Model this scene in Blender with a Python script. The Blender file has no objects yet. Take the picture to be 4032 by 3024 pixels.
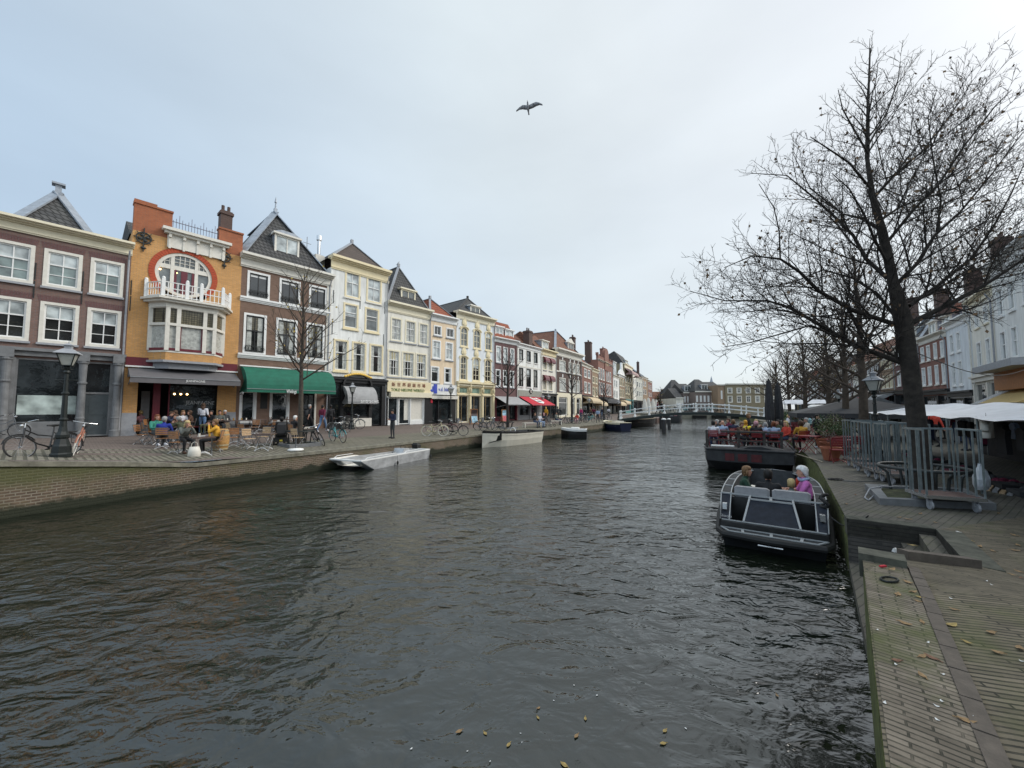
import bpy, math, random
from math import sin, cos, pi, radians, sqrt, atan2, hypot
from mathutils import Vector as V, Matrix
random.seed(7)
R = random.random
U = random.uniform
scn = bpy.context.scene
col = scn.collection
# ------------------------------------------------------------------ camera model
FPX, CX, CY, HY, CZ = 1515.0, 2016.0, 1512.0, 1604.0, 2.85
TH = math.atan((HY - CY) / FPX)
CAM = V((0, 0, CZ))
def ray(px, py):
    a = (px - CX) / FPX; b = (CY - py) / FPX
    return V((a, cos(TH) - b * sin(TH), sin(TH) + b * cos(TH)))
def at(px, py, z=0.0):            # point of the photo on the level z
    d = ray(px, py); return CAM + d * ((z - CZ) / d.z)
def atY(px, py, Y):               # point of the photo on the upright plane y = Y
    d = ray(px, py); return CAM + d * (Y / d.y)
def zat(py, P):                   # height of the photo row py above plan point P
    d = ray(CX + FPX * P[0] / P[1] , py); 
    b = (CY - py) / FPX
    return CZ + P[1] * (sin(TH) + b * cos(TH)) / (cos(TH) - b * sin(TH))
# ------------------------------------------------------------------ mesh builder
class MB:
    def __init__(s): s.v = []; s.f = []; s.m = []; s.mi = 0; s.M = None
    def av(s, p):
        p = V(p)
        if s.M is not None: p = s.M @ p
        s.v.append(p[:]); return len(s.v) - 1
    def face(s, pts):
        s.f.append([s.av(p) for p in pts]); s.m.append(s.mi)
    def fi(s, idx): s.f.append(list(idx)); s.m.append(s.mi)
    def box(s, x0, x1, y0, y1, z0, z1):
        if x0 > x1: x0, x1 = x1, x0
        if y0 > y1: y0, y1 = y1, y0
        if z0 > z1: z0, z1 = z1, z0
        i = [s.av(p) for p in ((x0,y0,z0),(x1,y0,z0),(x1,y1,z0),(x0,y1,z0),(x0,y0,z1),(x1,y0,z1),(x1,y1,z1),(x0,y1,z1))]
        for q in ((3,2,1,0),(4,5,6,7),(0,1,5,4),(1,2,6,5),(2,3,7,6),(3,0,4,7)): s.fi([i[k] for k in q])
        return s
    def bar(s, a, b, w, h=None, up=(0,0,1)):
        a = V(a); b = V(b); h = h or w; d = (b - a)
        if d.length < 1e-6: return s
        d.normalize(); up = V(up)
        if abs(d.dot(up)) > .98: up = V((1,0,0))
        sx = d.cross(up).normalized() * (w / 2); sz = sx.cross(d).normalized() * (h / 2)
        i = [s.av(p) for p in (a-sx-sz, a+sx-sz, a+sx+sz, a-sx+sz, b-sx-sz, b+sx-sz, b+sx+sz, b-sx+sz)]
        for q in ((0,1,2,3),(7,6,5,4),(4,5,1,0),(5,6,2,1),(6,7,3,2),(7,4,0,3)): s.fi([i[k] for k in q])
        return s
    def tube(s, pts, r, n=6, cap=True):
        pts = [V(p) for p in pts]; k = len(pts)
        rr = r if isinstance(r, (list, tuple)) else [r] * k
        rings = []; prev = None
        for j, p in enumerate(pts):
            d = (pts[min(j+1, k-1)] - pts[max(j-1, 0)])
            d = d.normalized() if d.length > 1e-7 else V((0,0,1))
            if prev is None:
                a = V((0,0,1)) if abs(d.z) < .9 else V((1,0,0))
                x = d.cross(a).normalized()
            else:
                x = prev - d * prev.dot(d)
                x = x.normalized() if x.length > 1e-6 else d.cross(V((1,0,0))).normalized()
            prev = x; y = d.cross(x)
            rings.append([s.av(p + (x * cos(2*pi*t/n) + y * sin(2*pi*t/n)) * rr[j]) for t in range(n)])
        for j in range(k - 1):
            A, B = rings[j], rings[j+1]
            for t in range(n): s.fi((A[t], A[(t+1)%n], B[(t+1)%n], B[t]))
        if cap:
            s.fi(rings[0][::-1]); s.fi(rings[-1])
        return s
    def lathe(s, prof, n=16, c=(0,0,0), sx=1, sy=1):
        c = V(c); rings = []
        for r, z in prof:
            rings.append([s.av((c.x + sx*r*cos(2*pi*t/n), c.y + sy*r*sin(2*pi*t/n), c.z + z)) for t in range(n)])
        for A, B in zip(rings, rings[1:]):
            for t in range(n): s.fi((A[t], A[(t+1)%n], B[(t+1)%n], B[t]))
        if prof[0][0] > 1e-4: s.fi(rings[0][::-1])
        if prof[-1][0] > 1e-4: s.fi(rings[-1])
        return s
    def ell(s, c, r, n=8, m=6):
        c = V(c); r = V(r) if not isinstance(r, (int, float)) else V((r, r, r)); rings = []
        for j in range(m + 1):
            a = -pi/2 + pi * j / m; a = max(-pi/2 + .02, min(pi/2 - .02, a))
            rings.append([s.av((c.x + r.x*cos(a)*cos(2*pi*t/n), c.y + r.y*cos(a)*sin(2*pi*t/n), c.z + r.z*sin(a))) for t in range(n)])
        for A, B in zip(rings, rings[1:]):
            for t in range(n): s.fi((A[t], A[(t+1)%n], B[(t+1)%n], B[t]))
        return s
    def prism(s, poly, a, b, ax='y'):      # poly in the two other axes, extruded a..b along ax
        def mk(p, t): return (p[0], t, p[1]) if ax == 'y' else ((p[0], p[1], t) if ax == 'z' else (t, p[0], p[1]))
        A = [s.av(mk(p, a)) for p in poly]; B = [s.av(mk(p, b)) for p in poly]; n = len(poly)
        s.fi(A); s.fi(B[::-1])
        for t in range(n): s.fi((A[t], B[t], B[(t+1)%n], A[(t+1)%n]))
        return s
    def loft(s, rings, closed=True, caps=True):
        I = [[s.av(p) for p in r] for r in rings]
        n = len(I[0])
        for A, B in zip(I, I[1:]):
            for t in range(n if closed else n - 1): s.fi((A[t], A[(t+1)%n], B[(t+1)%n], B[t]))
        if caps and closed: s.fi(I[0][::-1]); s.fi(I[-1])
        return s
    def build(s, name, mats, parent=None, smooth=False, loc=None, rz=0, **tags):
        me = bpy.data.meshes.new(name)
        me.from_pydata(s.v, [], s.f)
        if not isinstance(mats, (list, tuple)): mats = [mats]
        for m in mats: me.materials.append(m)
        if len(mats) > 1: me.polygons.foreach_set('material_index', s.m)
        if smooth: me.polygons.foreach_set('use_smooth', [True] * len(s.f))
        me.update()
        o = bpy.data.objects.new(name, me); col.objects.link(o)
        if parent is not None: o.parent = parent
        if loc is not None: o.location = loc
        o.rotation_euler[2] = rz
        return tag(o, **tags)
def tag(o, label=None, cat=None, group=None, kind=None):
    if label: o['label'] = label
    if cat: o['category'] = cat
    if group: o['group'] = group
    if kind: o['kind'] = kind
    return o
def thing(name, label, cat, loc=(0,0,0), rz=0, group=None):
    o = bpy.data.objects.new(name, None); col.objects.link(o)
    o.empty_display_size = .2
    o.location = loc; o.rotation_euler = (0, 0, rz)
    return tag(o, label, cat, group)
KIDS = {}
def dup(root, loc, rz, label, group=None, scale=None, rx=0, ry=0):
    r = root.copy(); col.objects.link(r); r.location = loc; r.rotation_euler = (rx, ry, rz); r['label'] = label
    if group: r['group'] = group
    if scale: r.scale = (scale, scale, scale)
    def rec(src, dst):
        for ch in [c for c in KIDS.get(src.name) or list(src.children)]:
            c = ch.copy(); col.objects.link(c); c.parent = dst
            rec(ch, c)
    rec(root, r)
    return r
# ------------------------------------------------------------------ materials
MATS = {}
def mat(name, c, rough=.7, metal=0, var=.12, scale=6.0, bump=0, spec=None, emit=0, streak=0):
    if name in MATS: return MATS[name]
    m = bpy.data.materials.new(name); MATS[name] = m; m.use_nodes = True
    nt = m.node_tree; b = nt.nodes['Principled BSDF']
    b.inputs['Roughness'].default_value = rough; b.inputs['Metallic'].default_value = metal
    if spec is not None: b.inputs['Specular IOR Level'].default_value = spec
    b.inputs['Base Color'].default_value = (*c, 1)
    if var or bump:
        tc = nt.nodes.new('ShaderNodeTexCoord'); n = nt.nodes.new('ShaderNodeTexNoise')
        n.inputs['Scale'].default_value = scale; n.inputs['Detail'].default_value = 6; n.inputs['Roughness'].default_value = .65
        if streak:
            mp = nt.nodes.new('ShaderNodeMapping'); mp.inputs['Scale'].default_value = (streak, streak, .35); nt.links.new(tc.outputs['Object'], mp.inputs[0]); nt.links.new(mp.outputs[0], n.inputs['Vector'])
        else: nt.links.new(tc.outputs['Object'], n.inputs['Vector'])
        if var:
            r = nt.nodes.new('ShaderNodeMapRange'); r.inputs[1].default_value = .25; r.inputs[2].default_value = .75
            r.inputs[3].default_value = 1 - var * 1.6; r.inputs[4].default_value = 1 + var * 1.2
            nt.links.new(n.outputs['Fac'], r.inputs[0])
            x = nt.nodes.new('ShaderNodeMix'); x.data_type = 'RGBA'; x.blend_type = 'MULTIPLY'; x.inputs[0].default_value = 1
            x.inputs[6].default_value = (*c, 1); nt.links.new(r.outputs[0], x.inputs[7]); nt.links.new(x.outputs[2], b.inputs['Base Color'])
        if bump:
            bp = nt.nodes.new('ShaderNodeBump'); bp.inputs['Strength'].default_value = bump; bp.inputs['Distance'].default_value = .02
            nt.links.new(n.outputs['Fac'], bp.inputs['Height']); nt.links.new(bp.outputs[0], b.inputs['Normal'])
    if emit:
        b.inputs['Emission Color'].default_value = (*c, 1); b.inputs['Emission Strength'].default_value = emit
    return m
def brick(name, c1, c2, mortar, bw=.22, bh=.065, ms=.012, coord='wall', rot=0, stain=None, stains=.35, rough=.85, bump=.4, off=.5, moss=0, warp=0, bias=0, wet=0):
    """courses of bricks, tiles or pavers in metres"""
    if name in MATS: return MATS[name]
    m = bpy.data.materials.new(name); MATS[name] = m; m.use_nodes = True
    nt = m.node_tree; N = nt.nodes; L = nt.links; b = N['Principled BSDF']; b.inputs['Roughness'].default_value = rough
    tc = N.new('ShaderNodeTexCoord'); sp = N.new('ShaderNodeSeparateXYZ'); cb = N.new('ShaderNodeCombineXYZ')
    if coord == 'wall':
        L.new(tc.outputs['Object'], sp.inputs[0]); ad = N.new('ShaderNodeMath')
        L.new(sp.outputs[0], ad.inputs[0]); L.new(sp.outputs[1], ad.inputs[1])
        L.new(ad.outputs[0], cb.inputs[0]); L.new(sp.outputs[2], cb.inputs[1]); vec = cb.outputs[0]
    else:
        mp = N.new('ShaderNodeMapping'); mp.inputs['Rotation'].default_value = (0, 0, rot)
        L.new(tc.outputs['Object'], mp.inputs[0]); vec = mp.outputs[0]
    if warp:
        nz = N.new('ShaderNodeTexNoise'); nz.inputs['Scale'].default_value = .7; nz.inputs['Detail'].default_value = 3
        L.new(tc.outputs['Object'], nz.inputs['Vector'])
        vs = N.new('ShaderNodeVectorMath'); vs.operation = 'SCALE'; vs.inputs['Scale'].default_value = warp
        L.new(nz.outputs['Color'], vs.inputs[0]); va = N.new('ShaderNodeVectorMath'); L.new(vec, va.inputs[0]); L.new(vs.outputs[0], va.inputs[1]); vec = va.outputs[0]
    br = N.new('ShaderNodeTexBrick'); L.new(vec, br.inputs['Vector']); br.inputs['Scale'].default_value = 1
    br.inputs['Brick Width'].default_value = bw; br.inputs['Row Height'].default_value = bh; br.inputs['Mortar Size'].default_value = ms
    br.inputs['Mortar Smooth'].default_value = .3; br.inputs['Bias'].default_value = bias; br.offset = off
    br.inputs['Color1'].default_value = (*c1, 1); br.inputs['Color2'].default_value = (*c2, 1); br.inputs['Mortar'].default_value = (*mortar, 1)
    out = br.outputs['Color']
    for sc_, st, cc in ((.5, stains, stain or tuple(x * .45 for x in c1)), (5.0, stains * .6, tuple(min(1, x * 1.7) for x in c2))):
        n = N.new('ShaderNodeTexNoise'); n.inputs['Scale'].default_value = sc_; n.inputs['Detail'].default_value = 8; n.inputs['Roughness'].default_value = .7
        L.new(tc.outputs['Object'], n.inputs['Vector'])
        r = N.new('ShaderNodeMapRange'); r.inputs[1].default_value = .45; r.inputs[2].default_value = .75; r.inputs[3].default_value = 0; r.inputs[4].default_value = st
        L.new(n.outputs['Fac'], r.inputs[0])
        x = N.new('ShaderNodeMix'); x.data_type = 'RGBA'; L.new(r.outputs[0], x.inputs[0]); L.new(out, x.inputs[6]); x.inputs[7].default_value = (*cc, 1); out = x.outputs[2]
    if moss:
        n = N.new('ShaderNodeTexNoise'); n.inputs['Scale'].default_value = 1.3; n.inputs['Detail'].default_value = 9; n.inputs['Roughness'].default_value = .75
        L.new(tc.outputs['Object'], n.inputs['Vector'])
        r = N.new('ShaderNodeMapRange'); r.inputs[1].default_value = .5; r.inputs[2].default_value = .68; r.inputs[4].default_value = moss
        L.new(n.outputs['Fac'], r.inputs[0])
        x = N.new('ShaderNodeMix'); x.data_type = 'RGBA'; L.new(r.outputs[0], x.inputs[0]); L.new(out, x.inputs[6]); x.inputs[7].default_value = (.075, .09, .02, 1); out = x.outputs[2]
    if wet:
        s2 = N.new('ShaderNodeSeparateXYZ'); n = N.new('ShaderNodeTexNoise'); n.inputs['Scale'].default_value = 2.2; n.inputs['Detail'].default_value = 5; L.new(tc.outputs['Object'], s2.inputs[0]); L.new(tc.outputs['Object'], n.inputs['Vector'])
        ma = N.new('ShaderNodeMath'); ma.operation = 'MULTIPLY_ADD'; ma.inputs[1].default_value = -.45; L.new(n.outputs['Fac'], ma.inputs[0]); L.new(s2.outputs[2], ma.inputs[2])
        for lo, hi, cc, fl in ((-.02, .10, (.018, .022, .010), (1, 0)), (.42, .75, (.075, .085, .025), (0, .75))):
            r = N.new('ShaderNodeMapRange'); r.inputs[1].default_value = lo; r.inputs[2].default_value = hi; r.inputs[3].default_value, r.inputs[4].default_value = fl; L.new(ma.outputs[0], r.inputs[0])
            x = N.new('ShaderNodeMix'); x.data_type = 'RGBA'; L.new(r.outputs[0], x.inputs[0]); L.new(out, x.inputs[6]); x.inputs[7].default_value = (*cc, 1); out = x.outputs[2]
    L.new(out, b.inputs['Base Color'])
    bp = N.new('ShaderNodeBump'); bp.inputs['Strength'].default_value = bump; bp.inputs['Distance'].default_value = .02; bp.invert = True
    L.new(br.outputs['Fac'], bp.inputs['Height']); L.new(bp.outputs[0], b.inputs['Normal'])
    return m
m_cream = mat('cream_paint', (.72, .66, .50), .6, var=.06)
m_white = mat('white_paint', (.74, .74, .72), .55, var=.06)
m_offw = mat('offwhite_paint', (.66, .63, .56), .6, var=.08)
m_plasterw = mat('white_plaster', (.73, .73, .70), .8, var=.20, scale=1.1, bump=.1, streak=2.2)
m_plasterc = mat('cream_plaster', (.73, .70, .62), .8, var=.18, scale=1.1, bump=.1, streak=2.2)
m_plasterb = mat('bluish_white_plaster', (.68, .71, .73), .8, var=.16, scale=1.1, streak=2.0)
m_peach = mat('peach_plaster', (.72, .57, .40), .8, var=.16, scale=1.1, streak=2.0)
m_cream2 = mat('yellow_cream_paint', (.72, .62, .40), .6, var=.06)
m_greyst = mat('grey_stone', (.165, .17, .175), .7, var=.25, scale=2.5, bump=.2)
m_grey = mat('grey_paint', (.22, .23, .24), .6)
m_sill = mat('grey_sill', (.30, .31, .33), .7)
m_black = mat('black_paint', (.012, .012, .013), .45, var=.3)
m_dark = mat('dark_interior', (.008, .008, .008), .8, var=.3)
m_door = mat('dark_grey_green_door', (.06, .075, .082), .45)
m_maroon = mat('maroon_paint', (.12, .012, .022), .45)
m_lead = mat('lead_sheet', (.30, .33, .37), .5, metal=.3, var=.2, scale=3)
m_iron = mat('cast_iron', (.007, .011, .010), .5, var=.3)
m_brown = brick('brown_brick', (.165, .092, .072), (.215, .122, .098), (.15, .13, .12), stains=.2)
m_yel = brick('yellow_brick', (.62, .325, .108), (.51, .255, .078), (.36, .25, .15), stain=(.36, .19, .06), stains=.45, ms=.010)
m_org = brick('orange_brick', (.36, .115, .045), (.30, .09, .035), (.25, .13, .09), stain=(.16, .06, .035), ms=.008, stains=.55)
m_arch = brick('red_arch_brick', (.45, .075, .03), (.38, .06, .025), (.36, .10, .05), ms=.006)
m_rust = brick('rust_brown_brick', (.155, .092, .064), (.195, .118, .085), (.18, .135, .105), stains=.3, ms=.007)
m_purple = brick('dark_red_brick', (.13, .055, .052), (.16, .07, .065), (.13, .10, .10))
m_dkbr = brick('dark_brown_brick', (.075, .042, .033), (.10, .055, .045), (.10, .08, .07))
m_redbr = brick('bright_red_brick', (.20, .075, .052), (.25, .10, .068), (.20, .14, .12))
m_tanbr = brick('tan_brick', (.26, .17, .10), (.30, .20, .12), (.25, .2, .15))
m_ochbr = brick('ochre_brick', (.20, .17, .095), (.24, .20, .12), (.2, .17, .13))
m_tile = brick('dark_roof_tile', (.052, .052, .055), (.085, .083, .082), (.012, .012, .012), bw=.26, bh=.28, ms=.035, bump=1, off=.5, stain=(.05, .055, .04))
m_tileb = brick('brown_roof_tile', (.085, .065, .055), (.12, .09, .075), (.02, .018, .016), bw=.26, bh=.26, ms=.03, bump=1)
m_tiler = brick('red_roof_tile', (.26, .07, .035), (.32, .095, .045), (.07, .02, .012), bw=.26, bh=.26, ms=.03, bump=1)
m_tileo = brick('rusty_roof_tile', (.17, .07, .04), (.21, .09, .05), (.05, .02, .015), bw=.26, bh=.26, ms=.03, bump=1)
def glass(name, c, rough=.04, spec=.8):
    m = mat(name, c, rough, var=0, spec=spec)
    if not m.get('done'):
        m['done'] = 1; nt = m.node_tree; b = nt.nodes['Principled BSDF']
        tc = nt.nodes.new('ShaderNodeTexCoord'); n = nt.nodes.new('ShaderNodeTexNoise'); n.inputs['Scale'].default_value = 1.6; n.inputs['Detail'].default_value = 3
        nt.links.new(tc.outputs['Object'], n.inputs['Vector'])
        bp = nt.nodes.new('ShaderNodeBump'); bp.inputs['Strength'].default_value = .25; bp.inputs['Distance'].default_value = .02
        nt.links.new(n.outputs['Fac'], bp.inputs['Height']); nt.links.new(bp.outputs[0], b.inputs['Normal'])
        r = nt.nodes.new('ShaderNodeValToRGB'); r.color_ramp.elements[0].position = .35; r.color_ramp.elements[1].position = .7
        r.color_ramp.elements[0].color = (*[x * .5 for x in c], 1); r.color_ramp.elements[1].color = (*[min(1, x * 1.5) for x in c], 1)
        nt.links.new(n.outputs['Fac'], r.inputs[0]); nt.links.new(r.outputs[0], b.inputs['Base Color'])
    return m
g_dark = glass('dark_window_glass', (.02, .022, .022))
g_mid = glass('grey_window_glass', (.10, .115, .115))
g_green = glass('greenish_window_glass', (.16, .21, .20))
g_blind = glass('glass_over_blind', (.42, .46, .46), .12)
g_curt = mat('curtain_behind_glass', (.42, .43, .40), .25, var=.35, scale=5)
g_lead = brick('leaded_glass', (.10, .09, .06), (.16, .14, .09), (.02, .02, .02), bw=.12, bh=.12, ms=.012, rough=.15, bump=.1, off=0)
g_shop = glass('shop_glass', (.018, .022, .024), .03)
m_galv = mat('galvanised_steel', (.30, .36, .38), .35, metal=.7, var=.25, scale=9)
m_alu = mat('bare_aluminium', (.55, .56, .57), .35, metal=.6, var=.15, scale=3)
m_rubber = mat('black_rubber', (.015, .015, .015), .7)
m_chrome = mat('bright_metal', (.6, .6, .6), .25, metal=.9, var=0)
# ------------------------------------------------------------------ plan of the place
WP = [(-120, 2066), (0, 2045), (765, 1923), (1340, 1841), (1878, 1759), (2188, 1722), (2370, 1695), (2480, 1664)]
LE = [at(x, y, 0) for x, y in WP]
d0 = (LE[1] - LE[2]).normalized()
LE = [LE[1] + d0 * 22, LE[1]] + LE[2:] + [V((38, 112, 0)), V((60, 160, 0))]
LZ = [2.0, zat(1815, (LE[1].x, LE[1].y)), .87] + [.87] * 20
def plan(px, s): Y = FPX / s; return V(((px - CX) / s, Y, 0))
A0 = plan(450, 76); ad = V((sin(radians(40.3)), cos(radians(40.3)), 0))
LF = [A0 - ad * 14, A0 + ad * 33.5, plan(2290, 24.6), plan(2350, 20.8), plan(2415, 17.3), plan(2480, 13.6), plan(2560, 10.2)]
def on_line(P, px):
    """point of plan polyline P seen in photo column px"""
    k = (px - CX) / FPX
    for i in range(len(P) - 1):
        a, b = P[i], P[i+1]
        fa = a.x - k * a.y; fb = b.x - k * b.y
        if (fa <= 0 < fb or fb <= 0 < fa) and max(a.y, b.y) > 0:
            t = fa / (fa - fb); return a.lerp(b, t)
    a, b = (P[-2], P[-1]); fa = a.x - k * a.y; fb = b.x - k * b.y; return a.lerp(b, fa / (fa - fb))
RE = [V((-3.2, -3.9, 0)), at(3488, 3024, 1.2), at(3393, 2171, 1.2), at(3333, 2031, .95), at(3217, 1825, .9), V((22, 32, 0)), V((33, 50.5, 0)), V((50, 82, 0)), V((78, 140, 0))]
for p in RE: p.z = 0
RF = [V((22, 14, 0)), V((27.5, 21.0, 0)), V((33.5, 28.2, 0)), V((43.2, 43.7, 0)), V((60, 75, 0)), V((80, 112, 0)), V((90, 134, 0))]
def segdist(p, P):
    best = 1e9; k = 0
    for i in range(len(P) - 1):
        a, b = P[i], P[i+1]; d = V((b.x - a.x, b.y - a.y, 0)); q = V((p.x - a.x, p.y - a.y, 0))
        t = max(0, min(1, q.dot(d) / d.length_squared)); e = (q - d * t).length
        if e < best: best = e; k = i + t
    return best, k
def zl(p):
    d, k = segdist(p, LE); i = int(k); t = k - i; ze = LZ[i] * (1 - t) + LZ[min(i + 1, len(LZ) - 1)] * t
    f, _ = segdist(p, LF); zf = 1.36 + max(0, min(.35, (19 - p.y) * .06))
    w = d / (d + f + 1e-6)
    return ze * (1 - w) + max(zf, ze) * w
def zr(p):
    r = hypot(p.x, p.y)
    if p.y < 0: r = -r
    base = .9 + .3 * max(0, min(1, (7.8 - r) / 2.2))
    f, _ = segdist(p, RF); d, _ = segdist(p, RE)
    return base + .18 * min(1, max(0, (d - 4) / (d + f - 3.9)))
def gnd(px, py, fn):
    z = 1.0
    for _ in range(12): p = at(px, py, z); z = fn(p)
    p.z = z; return p
def gl(px, py, m=.62):
    p = gnd(px, py, zl); q = V((p.x, p.y, 0)); r = q.normalized(); lim = 0
    for _ in range(60):      # keep clear of the facades
        c = nearest(q, LF); nn = (q - c); side = nn.x * .76 - nn.y * .65
        if side > 0 and nn.length >= m: break
        q -= r * .12
    return V((q.x, q.y, zl(q)))
def gr(px, py): return gnd(px, py, zr)
# paving materials
m_pave = brick('brown_street_clinker', (.135, .105, .09), (.175, .135, .115), (.06, .052, .045), bw=.21, bh=.085, ms=.012, coord='flat', rot=radians(-49), stains=.35, bump=.6, warp=.05)
m_pavel = brick('mossy_ribbed_paving', (.155, .145, .112), (.19, .172, .135), (.065, .062, .042), bw=.9, bh=.19, ms=.04, coord='flat', rot=radians(38), stains=.3, bump=1, warp=.02, moss=.2)
m_paver = brick('quay_strip_clinker', (.12, .098, .072), (.225, .188, .145), (.03, .029, .017), bw=.205, bh=.043, ms=.006, coord='flat', rot=radians(41), stains=.7, bump=1, warp=.10, moss=.8)
m_paver2 = brick('ribbed_quay_clinker', (.105, .088, .060), (.185, .155, .108), (.024, .023, .014), bw=.7, bh=.044, ms=.0075, coord='flat', rot=radians(16), stains=.6, bump=1, warp=.13, moss=.55)
m_slab = brick('worn_quay_slabs', (.085, .078, .064), (.115, .104, .084), (.045, .042, .033), bw=.5, bh=.10, ms=.008, coord='flat', rot=radians(-33), stains=.5, bump=.5, moss=.35, warp=.05)
m_qwall = brick('quay_wall_brick', (.080, .052, .036), (.125, .084, .058), (.22, .19, .145), bw=.24, bh=.078, ms=.018, stain=(.05, .055, .02), stains=.85, bump=.8, moss=.6, wet=1)
m_qmoss = mat('mossy_quay_wall', (.10, .115, .03), .95, var=.6, scale=7, bump=1)
m_slabd = mat('dark_mossy_stone', (.085, .085, .065), .9, var=.5, scale=5, bump=.6)
m_cope = mat('weathered_coping', (.19, .18, .14), .85, var=.35, scale=4, bump=.3)
m_gutter = mat('gutter_stones', (.115, .095, .077), .85, var=.25, scale=9, bump=.4)
def resample(P, n):
    L = [0]
    for a, b in zip(P, P[1:]): L.append(L[-1] + (b - a).length)
    out = []
    for i in range(n + 1):
        s = L[-1] * i / n
        for k in range(len(P) - 1):
            if s <= L[k+1] + 1e-9: t = (s - L[k]) / (L[k+1] - L[k]); out.append(P[k].lerp(P[k+1], t)); break
    return out
def sheet(name, pts_a, pts_b, zf, mt, nv=8, dz=0, **k):
    mb = MB(); I = []
    for a, b in zip(pts_a, pts_b):
        row = []
        for j in range(nv + 1):
            p = a.lerp(b, j / nv); row.append(mb.av((p.x, p.y, zf(p) + dz)))
        I.append(row)
    for A, B in zip(I, I[1:]):
        for j in range(nv): mb.fi((A[j], B[j], B[j+1], A[j+1]))
    return mb.build(name, mt, smooth=True, **k)
def nearest(p, P):
    d, k = segdist(p, P); i = min(int(k), len(P) - 2); return P[i].lerp(P[i+1], k - i)
# left quay: paved sheets between the water edge and the facades
LEr = resample(LE, 60)
def offs(P, d):        # offset a plan polyline (positive = to its left)
    out = []
    for i, p in enumerate(P):
        a = P[max(0, i-1)]; b = P[min(len(P)-1, i+1)]; t = (b - a).normalized(); out.append(p + V((-t.y, t.x, 0)) * d)
    return out
LFr = resample([LF[0] - ad * 10] + LF + [V((62, 170, 0))], 60)
LFb = offs(LFr, 1.2)
sheet('street', LEr, LFb, zl, m_pave, 12, kind='structure')
LE2 = offs(LEr, .3); mid = [a.lerp(b, .36) for a, b in zip(LE2, LFr)]
sheet('pavement', LE2[:26], mid[:26], zl, m_pavel, 6, dz=.004, kind='structure')
rows = sheet('kerb_line', [a.lerp(b, .68) for a, b in zip(LE2, LFr)], [a.lerp(b, .695) for a, b in zip(LE2, LFr)], zl, m_gutter, 1, dz=.006, kind='structure')
# quay walls (a wall with its coping is a thing)
def qwall(name, P, zf, label, side, m1, thick=.45, cope=.34, bottom=-1.2, m2=None, cm=None):
    t = thing(name, label, 'quay wall', (P[0].x, P[0].y, 0)); o = P[0]
    mb = MB(); Q = offs(P, thick * side); cp = MB(); C0 = offs(P, -.05 * side); C1 = offs(P, cope * side)
    for i in range(len(P) - 1):
        a, b, c, d = P[i] - o, P[i+1] - o, Q[i+1] - o, Q[i] - o; za, zb = zf(P[i]) - .10, zf(P[i+1]) - .10
        mb.face([(a.x, a.y, bottom), (b.x, b.y, bottom), (b.x, b.y, zb), (a.x, a.y, za)])
        mb.face([(a.x, a.y, za), (b.x, b.y, zb), (c.x, c.y, zb), (d.x, d.y, za)])
        q = [C0[i] - o, C0[i+1] - o, C1[i+1] - o, C1[i] - o]; zz = [za, zb, zb, za]
        B = [(p.x, p.y, z - .02) for p, z in zip(q, zz)]; T = [(p.x, p.y, z + .115) for p, z in zip(q, zz)]
        cp.face(T); cp.face(B[::-1]); cp.face([B[0], B[1], T[1], T[0]]); cp.face([B[2], B[3], T[3], T[2]])
        cp.face([B[3], B[0], T[0], T[3]]); cp.face([B[1], B[2], T[2], T[1]])
    mb.build('brick_face', m1, t)
    if cm: cp.build('coping', cm, t)
    return t
LW = resample(LE[:3], 12) ; LW2 = resample(LE[2:8], 30)
def zle(p):
    d, k = segdist(p, LE); i = int(k); t = k - i; return LZ[i] * (1 - t) + LZ[min(i + 1, len(LZ) - 1)] * t
qwall('quay_wall', LW, zle, 'brick quay wall rising towards the left edge under the lamp post and bicycles', 1, m_qwall, cm=m_cope)
qwall('quay_wall', LW2, zle, 'mossy brick quay wall with stone coping along the moored boats on the left', 1, m_qwall, cm=m_cope)
qwall('quay_wall', resample(LE[7:], 8), zle, 'distant quay wall beyond the footbridge on the left bank', 1, m_cope, cm=m_cope)
RA = [RE[0], RE[1], RE[2]]; RB = resample(RE[3:5], 6); RC = resample(RE[4:], 20)
qwall('quay_wall', resample(RA, 10), zr, 'mossy near quay wall at the lower right corner', -1, m_qmoss)
qwall('quay_wall', RB, zr, 'green stained quay wall beside the moored sloop', -1, m_qmoss)
qwall('quay_wall', RC, zr, 'dark quay wall running on behind the terrace barge', -1, m_qmoss)
# right quay ground with the stair recess cut out
i0, i1, i2, i3 = RE[2], RE[3], at(3684, 2073, .95), at(3810, 2198, 1.08)
for p in (i2, i3): p.z = 0
i4 = at(3545, 2168, 1.12); i4.z = 0
def poly_sheet(name, quads, mt, dz=0, sub=8, **k):
    mb = MB()
    for q in quads:
        a, b, c, d = q; I = []
        for i in range(sub + 1):
            s = i / sub; l = a.lerp(d, s); r = b.lerp(c, s)
            I.append([l.lerp(r, j / sub) for j in range(sub + 1)])
        for i in range(sub):
            for j in range(sub):
                mb.face([(p.x, p.y, zr(p) + dz) for p in (I[i][j], I[i][j+1], I[i+1][j+1], I[i+1][j])])
    return mb.build(name, mt, **k)
FR = V((16, 4, 0)); FN = V((7, -10, 0)); NB = V((-3.2, -3.9, 0))
f2 = V((14, 8.5, 0)); f3 = V((13.2, 6.5, 0))
poly_sheet('pavement', [(NB, RE[1], V((13, -2, 0)), FN), (RE[1], RE[2], f3, V((13, -2, 0))), (i2, i3, f3, f2)], m_paver2, kind='structure')
poly_sheet('pavement', [(i1, RE[4], V((17.5, 12, 0)), f2), (i1, i2, f2, f2)], m_slab, kind='structure')
rr = resample(RE[4:], 24); rf = resample([V((17.5, 12, 0)), V((27, 21, 0))] + [p for p in RF[2:]], 24)
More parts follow.
